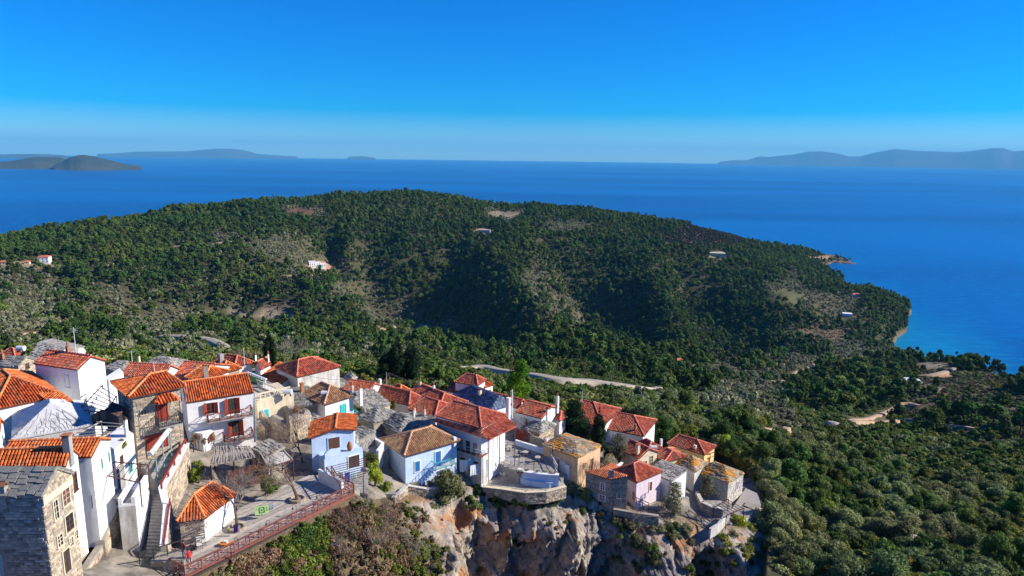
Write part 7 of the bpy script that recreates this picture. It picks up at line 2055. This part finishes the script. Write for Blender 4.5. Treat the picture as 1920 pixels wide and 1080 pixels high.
# --- more of the clutter of the yards
for i, (pts, z1, lb) in enumerate(((([(640,806),(668,818),(668,830)]), 211.6, 'pale yard wall left of the low stone shed'), (([(700,822),(716,832),(706,846)]), 209.9, 'old rendered yard wall behind the pale blue house'), (([(612,800),(640,790),(652,782)]), 212.0, 'yard wall below the turquoise balcony'),
        (([(800,822),(818,828),(846,838)]), 207.9, 'white yard wall between the golden tiled house and the tavern'), (([(985,806),(1000,818),(1024,826)]), 205.6, 'rubble wall below the old grey tile roof'), (([(1125,870),(1150,880),(1168,868)]), 202.2, 'garden wall round the wispy olive'),
        (([(1238,872),(1256,878)]), 201.4, 'short yard wall beside the pale slab lean-to'), (([(560,726),(585,735),(600,742)]), 211.6, 'yard wall behind the brown tiled house'))):
    wall_thing('yard_wall', lb, pts, z1, z1 - 2.4, .25, M_WHITEOLD if i != 4 else M_MORTAR, M_STONE if i in (4, 5) else None, M_WHITE if i % 2 else None)
fe = empty('timber_fence', PZ(965,812,204.4), 'reddish timber fence with dry creeper right of the tavern', 'fence'); org = np.array(fe.location); f0, f1 = PZ(963,800,206.0), PZ(985,808,206.0)
for k in range(14):
    p = f0 + (f1 - f0) * k / 14; q = MB(org); q.box(p - (0, 0, 1.8), (f1 - f0) / 14 * .75, (0, .04, 0), (0, 0, 1.8)); q.build('board', M_WOODRED, fe)
def table_set(label, px, py, z, rot, m):
    p = PZ(px, py, z); t = empty('cafe_table', p, label, 'table'); t.rotation_euler = (0, 0, rot)
    q = MB(); q.lathe((0, 0, .70), [(.42, 0), (.42, .03)], 12); q.build('table_top', m, t); q = MB(); q.lathe((0, 0, 0), [(.2, 0), (.03, .04), (.03, .7)], 8); q.build('table_base', M_METAL, t)
def chair(label, px, py, z, rot, m, group):
    p = PZ(px, py, z); t = empty('cafe_chair', p, label, 'chair', group); t.rotation_euler = (0, 0, rot)
    q = MB(); q.box((-.2, -.2, .43), (.4, 0, 0), (0, .4, 0), (0, 0, .03)); q.build('seat', m, t); q = MB(); q.box((-.2, .18, .6), (.4, 0, 0), (0, .03, 0), (0, 0, .28)); q.build('backrest', m, t)
    for a, c in ((-.18, -.18), (.15, -.18), (-.18, .16), (.15, .16)):
        q = MB(); q.box((a, c, 0), (.035, 0, 0), (0, .035, 0), (0, 0, .43 if c < 0 else .88)); q.build('leg', m, t)
for i, (px, py) in enumerate(((985,856),(1008,866),(955,846))):
    table_set(['round cafe table in the middle of the tavern terrace', 'round cafe table near the flower boxes of the tavern terrace', 'round cafe table near the tavern wall'][i], px, py, 204.56, i, M_WOODPALE)
    for k in range(2): chair(['left', 'right'][k] + ' chair at the table ' + ['in the middle of the tavern terrace', 'near the flower boxes', 'near the tavern wall'][i], px + (-8, 8)[k], py + (1, -1)[k], 204.56, (1.57, -1.57)[k], M_WOODBROWN, 'chairs on the tavern terrace')
for i, (px, py, z, lb) in enumerate(((610,745,213.2,'white water tank behind the brown tiled roof'), (540,742,214.7,'white water tank on the flat cream roof'), (40,660,217.5,'pale water tank among the roofs at the upper left'), (995,772,206.7,'small white tank on the white box house'), (1225,846,202.9,'white tank between the low red roofs'))):
    p = PZ(px, py, z); t = empty('water_tank', p, lb, 'water tank'); q = MB(p); q.tube([p + (-.5, 0, .55), p + (.5, 0, .55)], .36, 12); q.build('tank', M_METALWHITE, t); q = MB(p)
    for a in (-.35, .35): q.box(p + (a - .04, -.3, 0), (.08, 0, 0), (0, .6, 0), (0, 0, .22))
    q.build('cradle', M_METAL, t)
for i, (a, c, lb) in enumerate((((349,724,221.3),(348,755,217.6),'drain pipe between stone house and shuttered house'), ((477,736,217.4),(480,828,211.3),'drain pipe down the corner of the shuttered house'))):
    q = MB(PZ(*a)); q.tube([PZ(*a), PZ(*c)], .05, 6); tag(q.build('drain_pipe', M_METALBLUE), lb, 'drain pipe')
wire(PZ(277,706,222.6), PZ(388,690,216.8), .8, label='black wire from the orange hipped roof to the broad chimney'); wire(tops[0], PZ(966,745,209), 1.2, label='long black wire across the red roofs of the centre'); wire(tops[1], PZ(1170,770,206), .6, label='thin black wire above the big red roofs'); wire(tops[0], PZ(560,700,216), 1.0, label='long black wire towards the large white house')
for i, (px, py, z, hh) in enumerate(((640,868,210.2,.5),(700,868,209.4,.45),(805,912,205.4,.4),(600,868,210.4,.4),(870,868,203.3,.45),(1120,876,201.6,.4))):
    t = empty('flower_pot', PZ(px, py, z), ['clay flower pot in the laundry yard', 'clay flower pot on the grey yard block', 'clay flower pot at the corner of the pale blue house', 'clay flower pot under the sky blue cottage', 'clay flower pot below the washing line', 'clay flower pot near the wispy olive'][i], 'flower pot'); q = MB(); q.lathe((0, 0, 0), [(.15, 0), (.22, hh), (.25, hh + .02)], 10); q.build('pot', M_CLAY, t)
    r = np.random.default_rng(i); V, Fq = leaves(r, [(0, 0, hh + .15, .25)], 140, .06); link('foliage', mesh_from('foliage', V, Fq, L_MAQ), t)
# ------------------------------------------------------------------ village trees and cliff plants, each a thing
def leafy(label, name, cat, px, py, z, rad, hgt, z0, m, seed, n=2200, size=.13, lobes=14, cone=.2, trunk=.15, group=None, needle=True, squash=.85, at_=None, corek=.68):
    p = PZ(px, py, z) if at_ is None else at_
    t = empty(name, p, label, cat, group)
    cm = crown_mesh('crown', seed, m, lobes, rad, hgt, z0, n, size, squash, cone, None, needle, corek=corek)
    link('crown', cm, t); r_ = random.Random(seed); b_ = MB(); b_.tube([(0, 0, -.6), (.05, 0, z0 * .5), (0, .05, z0 + hgt * .5)], [trunk, trunk * .8, trunk * .3], 7)
    for k in range(4):
        q = k * 1.6 + r_.uniform(-.4, .4); b_.tube([(0, 0, max(.1, z0 * .6)), (math.cos(q) * rad * .4, math.sin(q) * rad * .4, z0 + hgt * .4)], [trunk * .5, trunk * .2], 5)
    link('trunk', mesh_from('trunk', b_.v, b_.f, M_BARK), t); return t


def spire(label, px, py, z, rad, hgt, seed, m=None, n=2600, size=.12, name='cypress_tree'):
    p = PZ(px, py, z); t = empty(name, p, label, 'tree'); r = np.random.default_rng(seed); L = []
    for i in range(26):
        f = (i + r.uniform(0, 1)) / 26; w = rad * (math.sin(min(1, f * 1.0 + .12) * math.pi) ** .6 * (1 - f * .35)); a = r.uniform(0, 6.28)
        L.append((math.cos(a) * w * .45, math.sin(a) * w * .45, .6 + f * (hgt - .8), max(.18, w * .62)))
    V, Fq = leaves(r, L, n, size, 1.35, .6, True); Vc, F2, F3 = core(L, 1.35, .75)
    Fl = [tuple(f) for f in Fq] + [tuple(f + len(V)) for f in F2] + [tuple(f + len(V)) for f in F3]
    link('crown', mesh_from('crown', np.concatenate([V, Vc]), Fl, m or L_CYPRESS), t); b_ = MB(); b_.tube([(0, 0, -.5), (0, 0, hgt * .7)], [.16, .05], 6); link('trunk', mesh_from('trunk', b_.v, b_.f, M_BARK), t); return t


def bare(label, name, p, hgt, seed, m=M_TWIG, spread=1.0, levels=4, trunk=.12, lean=(0, 0), tw=3, cat='tree', flat=.0, th=.45):
    """leafless tree: trunk, limbs and twigs"""
    r = np.random.default_rng(seed); t = empty(name, p, label, cat); tb = MB(); lb = MB(); wb = MB()
    def grow(p0, d, L, rad, lv):
        pts = [p0]; q = p0.copy(); dd = d.copy()
        for k in range(3):
            dd = nrmz(dd + r.normal(size=3) * .16 + np.array([0, 0, .05 - flat * .1])); q = q + dd * L / 3; pts.append(q.copy())
        (tb if lv == 0 else lb if lv <= 2 else wb).tube(pts, [rad, rad * .85, rad * .7, rad * .55], 6 if lv < 2 else (4 if lv < 3 else 3))
        if lv >= levels: return
        n = tw + (1 if lv < 2 else 0) + int(r.integers(0, 2))
        for k in range(n):
            a = r.uniform(0, 6.28); side = nrmz(np.cross(dd, r.normal(size=3))); s = spread * r.uniform(.45, 1.0)
            nd = nrmz(dd + side * s + np.array([0, 0, .12 - flat * .25])); j = pts[-1] if r.uniform() < .6 else pts[2]
            grow(j, nd, L * r.uniform(.58, .85), rad * .52, lv + 1)
    grow(np.array([0, 0, -.2]), nrmz(np.array([lean[0], lean[1], 1.0])), hgt * th, trunk, 0)
    link('trunk', mesh_from('trunk', tb.v, tb.f, M_BARK), t); link('branches', mesh_from('branches', lb.v, lb.f, m), t)
    if wb.f: link('twigs', mesh_from('twigs', wb.v, wb.f, m), t)['kind'] = 'stuff'
    return t


bare('leafless spreading tree in the round pit nearest the orange roofed house', 'bare_tree', PZ(444,992,211), 5.2, 1, M_TWIGGREY, 1.0, 5, .16, (-.1, .1), 3)
bare('wide leafless plane tree in the round pit near the blue cottage', 'bare_tree', PZ(558,938,211), 6.2, 2, M_TWIG, 1.15, 5, .17, (-.15, .0), 3, flat=.5)
bare('leafless sapling in front of the little white walled house', 'bare_tree', PZ(384,1006,211), 3.6, 3, M_TWIGGREY, .8, 4, .08, (.1, 0), 3)
bare('brown leafless tree between the ruin and the blue cottage', 'bare_tree', PZ(568,870,210), 5.2, 4, M_TWIG, .7, 5, .12, (-.1, .1), 3)
bare('reddish leafless tree in front of the ruin', 'bare_tree', PZ(520,868,210), 4.2, 5, M_TWIG, .8, 5, .10, (-.2, .1), 3)
bare('pale bare tree beside the tiny red roofed house', 'bare_tree', PZ(520,698,210.5), 5.5, 6, M_TWIGGREY, .9, 4, .12, (.3, 0), 3)
bare('bare tree in front of the orange hipped roof with the broad chimney', 'bare_tree', PZ(466,700,211), 4.2, 7, M_TWIG, .9, 4, .1, (0, 0), 3)
bare('dense bare shrub at the bottom below the lit white wall', 'bare_shrub', PZ(235,1072,210.5), 3.0, 8, M_TWIGGREY, 1.1, 5, .08, (-.2, 0), 3, 'shrub')
bare('purple grey bare shrub between ochre house and round stone house', 'bare_shrub', PZ(1112,915,201.5), 3.6, 9, M_TWIG, .9, 5, .08, (0, 0), 3, 'shrub')
bare('reddish bare bush below the white stair railings', 'bare_shrub', PZ(915,897,202.6), 2.2, 10, mat('twig_reddish', (.30, .13, .10), (.22, .1, .08), 4.0, rough=.95), 1.0, 5, .06, (0, 0), 3, 'shrub')
bare('dry brown bush beside the red timber fence right of the tavern', 'bare_shrub', PZ(985,812,204.5), 2.6, 11, M_TWIG, 1.0, 5, .06, (0, 0), 3, 'shrub')
bare('bare brown bush on the old grey tile roof yard', 'bare_shrub', PZ(1000,833,204.3), 2.0, 12, M_TWIG, 1.1, 5, .06, (0, 0), 3, 'shrub')

spire('tall thin dark cypress behind the road bend houses', 508, 694, 210, 1.5, 7.0, 21)
spire('tall dark cypress, left one of the pair behind the short red roof', 745, 716, 205.5, 2.3, 8.5, 22, n=3600)
spire('tall dark cypress, right one of the pair behind the short red roof', 776, 720, 205, 2.1, 7.6, 23, n=3400)
leafy('bushy dark oak left of the cypress pair', 'oak_tree', 'tree', 724, 722, 205, 2.6, 4.6, .5, L_CYPRESS, 24, 2600, .16)
leafy('dark oak filling the gap behind the cypress pair', 'oak_tree', 'tree', 765, 712, 203, 3.2, 6, .5, L_CYPRESS, 25, 2800, .17)
leafy('vivid light green pine rising above the village centre', 'pine_tree', 'tree', 975, 752, 204.5, 2.75, 7.4, .6, L_BRIGHT, 26, 5200, .16, 30, .45)
leafy('bushy blackish green pine left of the big red roofs', 'pine_tree', 'tree', 1076, 828, 201.5, 2.9, 6.6, .4, L_CYPRESS, 27, 6500, .15, 30, .4)
spire('slim dark cypress right of the ochre house', 1121, 848, 200.8, 1.6, 7.3, 28)
leafy('small dark pine at the foot of the slim cypress', 'pine_tree', 'tree', 1137, 868, 200.5, 1.3, 2.4, .3, L_CYPRESS, 29, 1600, .11)
leafy('wispy grey-brown olive beside the cream house', 'olive_tree', 'tree', 1158, 872, 200.5, 2.1, 4.4, .6, L_OLIVE, 30, 3200, .11, 16, corek=.5)
leafy('low grey olive scrub in front of the wispy olive', 'olive_tree', 'tree', 1140, 888, 200.6, 1.8, 2.6, .3, L_OLIVE, 31, 2600, .11, 14, corek=.5)
leafy('dark green tree between the big red roof and the yellow house', 'oak_tree', 'tree', 1239, 832, 197.8, 2.6, 4.6, .8, L_PINE, 32, 3000, .15)
leafy('palm-like bright yellow-green shrub behind the yellow house', 'evergreen_shrub', 'shrub', 1362, 850, 193.5, 2.2, 3.2, .2, L_LIME, 33, 2200, .16)
leafy('olive tree between the white house and the last stone house', 'olive_tree', 'tree', 1323, 938, 197.2, 1.5, 3.6, .5, L_OLIVE, 34, 2800, .10, 14, corek=.5)
leafy('tall thin leaved olive in front of the white slab roofed house', 'olive_tree', 'tree', 1262, 975, 197.3, 1.9, 5.0, .8, L_OLIVE, 35, 3200, .10, 18, corek=.45)
leafy('bright green creeping shrub between the laundry yard and the pale blue house', 'evergreen_shrub', 'shrub', 703, 905, 208.3, 1.3, 2.6, .1, L_LIME, 36, 2200, .10)
leafy('green shrub at the corner of the pale blue house', 'evergreen_shrub', 'shrub', 725, 925, 206.9, 1.1, 1.4, .0, L_MAQ, 37, 1800, .10)
leafy('dark green shrub under the wall of the pale blue house', 'evergreen_shrub', 'shrub', 695, 882, 208.6, 1.2, 2.2, .2, L_MAQDK, 38, 1800, .11)
leafy('large round olive green bush at the cliff edge in front of the pale blue house', 'olive_bush', 'shrub', 838, 940, 203.6, 2.7, 3.6, .4, L_OLVG if False else mat('leaf_olive_green', (.085, .095, .030), (.13, .13, .045), .4, rough=.75, island=.4, objr=.1, coord='World'), 39, 5200, .11, 26, .1)
leafy('green and yellow bush climbing the retaining wall under the shuttered house', 'evergreen_shrub', 'shrub', 372, 905, 211.3, 1.1, 2.4, .3, L_MAQ, 40, 2000, .09)
leafy('yellow flowering shrub at the right end of the blue bench wall', 'evergreen_shrub', 'shrub', 1062, 896, 201.8, 1.0, 1.3, .1, L_LIME, 41, 1600, .09)
leafy('dark shrub beside the yellow flowering one', 'evergreen_shrub', 'shrub', 1078, 884, 202, .9, 1.3, .1, L_MAQDK, 42, 1300, .09)
leafy('dense dark shrub overhanging the cliff below the urns', 'evergreen_shrub', 'shrub', 930, 926, 201.6, 1.6, 1.2, -.3, L_CYPRESS, 43, 2400, .12)
leafy('dark shrub overhanging the cliff left of the sunlit edge wall', 'evergreen_shrub', 'shrub', 893, 922, 202.3, 1.5, 1.2, -.3, L_CYPRESS, 44, 2200, .12)
leafy('dark green shrub hanging over the cliff below the sunlit yard wall', 'evergreen_shrub', 'shrub', 965, 930, 201.4, 1.4, .9, -.3, L_CYPRESS, 45, 2000, .12)
for k, (px, py) in enumerate(((884,922),(908,929),(934,933),(962,937),(990,939),(1018,937),(1042,931))):
    leafy(['dark hanging shrub at the left end of the yard wall', 'second dark shrub below the yard wall', 'third dark shrub below the yard wall', 'dark shrub below the middle of the yard wall', 'dark shrub under the urns wall corner', 'grey green shrub below the curved bench wall', 'grey green shrub at the right end of the yard wall'][k], 'evergreen_shrub', 'shrub', px, py, 201.7, 1.15, 1.1, -.3, L_MAQDK if k < 5 else L_GREYGREEN, 120 + k, 1500, .11, 10)
leafy('grey green bush at the cliff edge right of the blue bench wall', 'grey_bush', 'shrub', 1072, 925, 200.6, 2.2, 2.0, -.2, L_OLIVE, 46, 3200, .10, 20)
leafy('second grey green bush at the cliff edge beside the round stone house', 'grey_bush', 'shrub', 1102, 938, 200.0, 1.7, 1.8, -.2, L_GREYGREEN, 47, 2600, .10, 18)
leafy('green bush in the bare branches under the dark firs of the terrace', 'evergreen_shrub', 'shrub', 505, 925, 211, 1.1, 1.6, .3, L_MAQDK, 48, 1600, .09)
leafy('bright green shrub on top of the right hand cliff pillar', 'evergreen_shrub', 'shrub', 1385, 992, 195.4, 1.7, 1.8, .0, L_LIME, 49, 2800, .10, 18)
leafy('green shrub right of the bright one on the cliff pillar', 'evergreen_shrub', 'shrub', 1405, 1000, 194.9, 1.4, 1.5, .0, L_MAQ, 50, 2200, .10, 16)
leafy('vivid green weed growing from the cliff crevice', 'evergreen_shrub', 'shrub', 1083, 1012, 197.5, .7, 1.6, -.3, L_BRIGHT, 51, 900, .08, 10)
leafy('patch of lush green weeds at the bottom left corner', 'weed_patch', 'shrub', 15, 1075, 216, 1.4, .5, -.2, L_BRIGHT, 52, 2000, .06, 14)
leafy('yellow green weeds beside the dark stone wall', 'weed_patch', 'shrub', 48, 1050, 216, 1.0, .4, -.2, L_MAQ, 53, 1500, .06, 12)
leafy('roof garden bush on the white house behind the steps', 'evergreen_shrub', 'shrub', 228, 838, 217.9, .7, .6, 0, L_MAQ, 54, 900, .07, 8)
leafy('dark hedge shrub under the turquoise balcony', 'evergreen_shrub', 'shrub', 662, 777, 209.4, 1.2, 1.0, .2, L_MAQDK, 55, 1500, .1)
leafy('scrubby bush beside the tall chimney stack behind the grey slab roof', 'evergreen_shrub', 'shrub', 738, 770, 208.2, .9, 1.5, .2, L_MAQ, 56, 1200, .09)
leafy('dry brown creeper covering the ruin wall', 'dry_creeper', 'creeper', 560, 815, 209.8, 1.4, 4.0, .1, L_DRY, 57, 2600, .09, 18, .1)
leafy('dry brown creeper on the left ruin wall', 'dry_creeper', 'creeper', 515, 822, 209.6, 1.1, 2.6, .1, L_DRY, 58, 1600, .09, 12, .1)
for k, (px, py, z) in enumerate(((362,838,214.7),(372,834,214.7),(384,838,214.7),(400,826,214.7),(366,828,214.7))):
    leafy('potted brown plant on the annex roof terrace, ' + ['front left corner', 'second from the left', 'front right', 'far right end', 'at the back'][k], 'potted_plant', 'plant', px, py, z, .5, .7, .3, L_DRY, 70 + k, 350, .07, 6, .1, .05, 'potted plants on the annex roof terrace', corek=.3)

# --- plants on the cliff itself, standing on the rock surface
def cliff_at(px, py):
    """the point of the cliff face seen at (px, py)"""
    r_ = ray(px, py); P = CV[3:].reshape(-1, 3); q = P - np.array([0, 0, CAMH]); d = nrmz(r_); t = q @ d; off_ = np.linalg.norm(q - t[:, None] * d, axis=1)
    near = off_ < .35
    if not near.any(): return P[np.argmin(off_)]
    k = np.where(near)[0]; return P[k[np.argmin(t[k])]]


r = np.random.default_rng(91)
CL = []
for k in range(210):     # green and brown scrub on the flank below the plank terrace
    px = r.uniform(430, 740); y0 = np.interp(px, [345, 665, 740], [1095, 945, 955]); py = y0 + r.uniform(6, 190) * r.uniform(.1, 1)
    if py > 1105: continue
    w = vnoise(px / 60, py / 50, 3)
    m = L_MAQDK if px < 600 and w > .45 else (L_MAQ if px < 620 and w > .3 else (L_DRY if r.uniform() < .7 else L_HEATH))
    CL.append((px, py, m, r.uniform(.6, 1.35)))
for k in range(46):
    px = r.uniform(740, 830); py = r.uniform(950, 1090); CL.append((px, py, [L_HEATH, L_OLIVE, L_MAQ][int(r.integers(0, 3))], r.uniform(.35, .7)))
for k in range(50):
    px = r.uniform(1150, 1300); py = np.interp(px, [1150, 1300], [965, 985]) + r.uniform(0, 95) * (1 if px < 1230 else .3); CL.append((px, py, [L_GREYGREEN, L_MAQDK, L_OLIVE, L_HEATH][int(r.integers(0, 4))], r.uniform(.6, 1.15)))
for k in range(34):
    CL.append((r.uniform(866, 1070), r.uniform(919, 944), [L_MAQDK, L_CYPRESS, L_GREYGREEN, L_MAQDK][int(r.integers(0, 4))], r.uniform(.5, 1.0)))
for k in range(16):
    CL.append((r.uniform(1085, 1180), r.uniform(945, 975), [L_MAQDK, L_GREYGREEN, L_HEATH][int(r.integers(0, 3))], r.uniform(.5, .9)))
for k in range(14):
    CL.append((r.uniform(880, 1140), r.uniform(935, 1085), [L_MAQDK, L_HEATH, L_CYPRESS][int(r.integers(0, 3))], r.uniform(.3, .6)))
for k in range(12):
    CL.append((r.uniform(1355, 1430), r.uniform(1010, 1085), [L_MAQDK, L_MAQ][int(r.integers(0, 2))], r.uniform(.35, .8)))
for k in range(10):
    CL.append((r.uniform(1290, 1350), r.uniform(1050, 1090), L_MAQDK, r.uniform(.5, .9)))
for k in range(26):
    CL.append((r.uniform(1350, 1440), r.uniform(985, 1040), [L_MAQDK, L_MAQ, L_GREYGREEN][int(r.integers(0, 3))], r.uniform(.45, .95)))
# dry undergrowth over the earthy flank, too thick to count
fl = CV[4:100:1, :, :]; rkf = np.tile(rocky, (fl.shape[0], 1)); w_ = (1 - rkf).ravel() + .02; idx = r.choice(len(w_), 5200, p=w_ / w_.sum()); Q = fl.reshape(-1, 3)[idx] + r.normal(size=(5200, 3)) * .15
Q = np.c_[Q, r.uniform(.22, .5, len(Q)), r.uniform(0, 6.28, len(Q))]; u_ = r.uniform(size=len(Q)); vn = vnoise(Q[:, 0] / 3, Q[:, 1] / 3, 5)
dry_p = crown_mesh('dry_scrub', 777, L_DRY, 5, 1.2, 1.0, -.4, 90, .2)
gn_scatter('cliff_undergrowth', [dry_p], Q[(u_ < .35)], 701); gn_scatter('cliff_undergrowth', PROTO['heath'], Q[(u_ >= .35) & (u_ < .72)], 702); gn_scatter('cliff_undergrowth', PROTO['maq'], Q[(u_ >= .72) & (vn > .5)], 703)
cm_cache = {}
wh = lambda px: 'under the plank terrace' if px < 740 else ('on the sunlit cliff rib' if px < 850 else ('on the shaded cliff face' if px < 1145 else ('on the cliff below the pink house' if px < 1345 else 'on the right hand cliff pillar')))
for k, (px, py, m, s) in enumerate(CL):
    p = cliff_at(px, py); key = (m.name, k % 2)
    if key not in cm_cache: cm_cache[key] = crown_mesh('crown', 800 + len(cm_cache), m, 9, 1.0, .9, -.35, 620, .10, needle=True, corek=.6)
    kind = {'leaf_heath': 'dry brown heath', 'leaf_dry_brown': 'rust brown dry scrub', 'leaf_maquis': 'yellowish green shrub', 'leaf_maquis_dark': 'dark green shrub', 'leaf_olive': 'grey olive bush', 'leaf_grey_green': 'grey green shrub', 'leaf_cypress': 'blackish green shrub'}[m.name]
    o = link('cliff_shrub', cm_cache[key], None, p - np.array([0, 0, .1])); o.rotation_euler = (0, 0, r.uniform(0, 6.28)); o.scale = (s, s, s * r.uniform(.8, 1.3))
    tag(o, kind + ' growing ' + wh(px), 'shrub', kind + ' ' + wh(px))
for k, (px, py, hh) in enumerate(((760,965,2.6),(735,1000,2.8),(772,1010,2.4),(745,1045,2.6),(790,1050,2.2),(705,1030,2.4),(720,965,2.2),(675,1000,2.3),(690,960,2.2),(650,985,2.2),(640,1040,2.0),(1180,985,2.4),(1205,1015,2.2))):
    bare('leafless shrub ' + wh(px) + ', ' + ['topmost of the pale ones', 'in the middle left', 'in the middle right', 'near the bottom edge', 'lowest right one', 'lower left one', 'upper left one', 'among rust brown scrub', 'close under the terrace end', 'left of the shadow', 'lowest among the brown scrub', 'upper one', 'lower one'][k], 'bare_shrub', cliff_at(px, py), hh, 60 + k, M_TWIGGREY if k % 3 else M_TWIG, 1.1, 5, .06, (r.uniform(-.4, .4), -.5), 3, 'shrub')

# ------------------------------------------------------------------ the two people at the foot of the steps
M_SKIN = mat('skin', (.55, .33, .24), rough=.6); M_HAIR = mat('hair_dark', (.04, .03, .025), rough=.7)
def person(label, p, face, top, legs, seed, s=1.0, stride=.12, arm=.2):
    t = empty('person', p, label, 'person'); t.rotation_euler = (0, 0, face); t.scale = (s, s, s)
    J = [(0, 0, .95), (0, .0, 1.15), (0, .01, 1.38), (0, .0, 1.50), (0, -.01, 1.58), (0, -.02, 1.68),      # pelvis..head top
         (-.17, 0, 1.40), (-.22, -.03, 1.14), (-.19, -arm, .92), (-.17, -arm - .05, .84), (.17, 0, 1.40), (.23, .02, 1.14), (.21, -.1, .90), (.20, -.13, .82),
         (-.09, 0, .88), (-.10, -stride, .48), (-.10, -stride * .6, .08), (-.10, -stride * .6 - .14, .03), (.09, 0, .88), (.10, stride * .4, .48), (.10, stride, .08), (.10, stride - .14, .03)]
    E_ = [(0, 1), (1, 2), (2, 3), (3, 4), (4, 5), (2, 6), (6, 7), (7, 8), (8, 9), (2, 10), (10, 11), (11, 12), (12, 13), (0, 14), (14, 15), (15, 16), (16, 17), (0, 18), (18, 19), (19, 20), (20, 21)]
    R_ = [.15, .13, .15, .055, .085, .09, .06, .05, .035, .03, .06, .05, .035, .03, .09, .065, .042, .035, .09, .065, .042, .035]
    me = bpy.data.meshes.new('body'); me.from_pydata(J, E_, []); o = link('body', me, t)
    md = o.modifiers.new('skin', 'SKIN'); 
    for v, q in zip(me.skin_vertices[0].data, R_): v.radius = (q, q * .82)
    me.skin_vertices[0].data[0].use_root = True
    o.modifiers.new('sub', 'SUBSURF').levels = 1; o.modifiers['sub'].render_levels = 1
    dg = bpy.context.evaluated_depsgraph_get(); em = bpy.data.meshes.new_from_object(o.evaluated_get(dg)); o.modifiers.clear(); o.data = em
    for m in (top, legs, M_SKIN): em.materials.append(m)
    for f in em.polygons:
        z = f.center.z; xx = abs(f.center.x); f.material_index = 2 if (z > 1.49 or (z < .93 and xx > .165)) else (1 if z < .96 else 0); f.use_smooth = True
    hb_ = MB(); hb_.lathe((0, .01, 1.60), [(.09, -.02), (.112, .04), (.10, .10), (.06, .145), (.01, .155)], 12); hb_.build('hair', M_HAIR, t, smooth=True)
    fb = MB()
    for sx_ in (-.035, .035): fb.box((sx_ - .008, -.115, 1.615), (.016, 0, 0), (0, .012, 0), (0, 0, .01))
    fb.box((-.01, -.125, 1.57), (.02, 0, 0), (0, .03, 0), (0, 0, .04)); fb.build('face', M_SKIN, t)
    for sx_ in (-1, 1):
        h_ = MB(); b0 = np.array([-.17, -arm - .05, .84]) if sx_ < 0 else np.array([.20, -.13, .82])
        for k in range(4): h_.tube([b0 + (.02 * (k - 1.5), 0, -.02), b0 + (.02 * (k - 1.5), -.012, -.07), b0 + (.018 * (k - 1.5), .0, -.105 + .008 * abs(k - 1.5))], [.009, .008, .006], 5)
        h_.tube([b0 + (-sx_ * .03, -.02, -.01), b0 + (-sx_ * .045, -.035, -.05)], [.010, .007], 5); h_.build('hand', M_SKIN, t)
    return t
M_REDTOP = mat('cloth_red', (.55, .04, .05), rough=.9); M_DENIM = mat('cloth_denim', (.10, .14, .22), rough=.9); M_DKTOP = mat('cloth_dark_red', (.24, .06, .07), rough=.9); M_GREYC = mat('cloth_dark_grey', (.10, .10, .11), rough=.9)
person('person in a red top and dark trousers walking at the foot of the steps', PZ(356,1064,211.1), .6, M_REDTOP, M_GREYC, 1, 1.0, .2)
person('person in a dark red jacket standing by the stone pier', PZ(346,1048,212.1), -.4, M_DKTOP, M_DENIM, 2, .98, .04, .1)
cloth('purple_cloth', 'purple cloth wrapped round the trunk of the bare tree', PZ(437,984,212.1), PZ(446,981,212.3), .8, mat('cloth_purple', (.14, .08, .30), rough=.9), 4, 'cloth')

# pale rock outcrops on the slope
for i, (px, py, rad) in enumerate(((1712,1035,2.2),(1735,1052,1.6),(1690,1015,1.3),(1560,800,2.0),(1740,1040,1.2))):
    p = on_ground(px, py, d0=80); q = MB(p); r_ = np.random.default_rng(300 + i); n_ = 9; V = []
    for j in range(5):
        ph = -0.3 + j * .45
        for k in range(n_): w_ = rad * r_.uniform(.75, 1.2) * math.cos(min(ph, 1.5)); V.append(p + np.array([math.cos(k * math.tau / n_) * w_ * 1.4, math.sin(k * math.tau / n_) * w_, rad * .75 * math.sin(ph) + .5]))
    F_ = [(j * n_ + k, j * n_ + (k + 1) % n_, (j + 1) * n_ + (k + 1) % n_, (j + 1) * n_ + k) for j in range(4) for k in range(n_)] + [tuple(range(4 * n_, 5 * n_))]
    q.add(V, F_); tag(q.build('rock_outcrop', mat('outcrop_rock', (.42, .38, .32), (.28, .25, .21), 1.5, rough=.95, bump=.1, bscale=2)), ['largest pale rock among the shrubs at lower right', 'pale rock beside the largest one', 'pale rock above the largest one', 'pale rock by the lower track', 'small pale rock between the larger two'][i], 'rock')
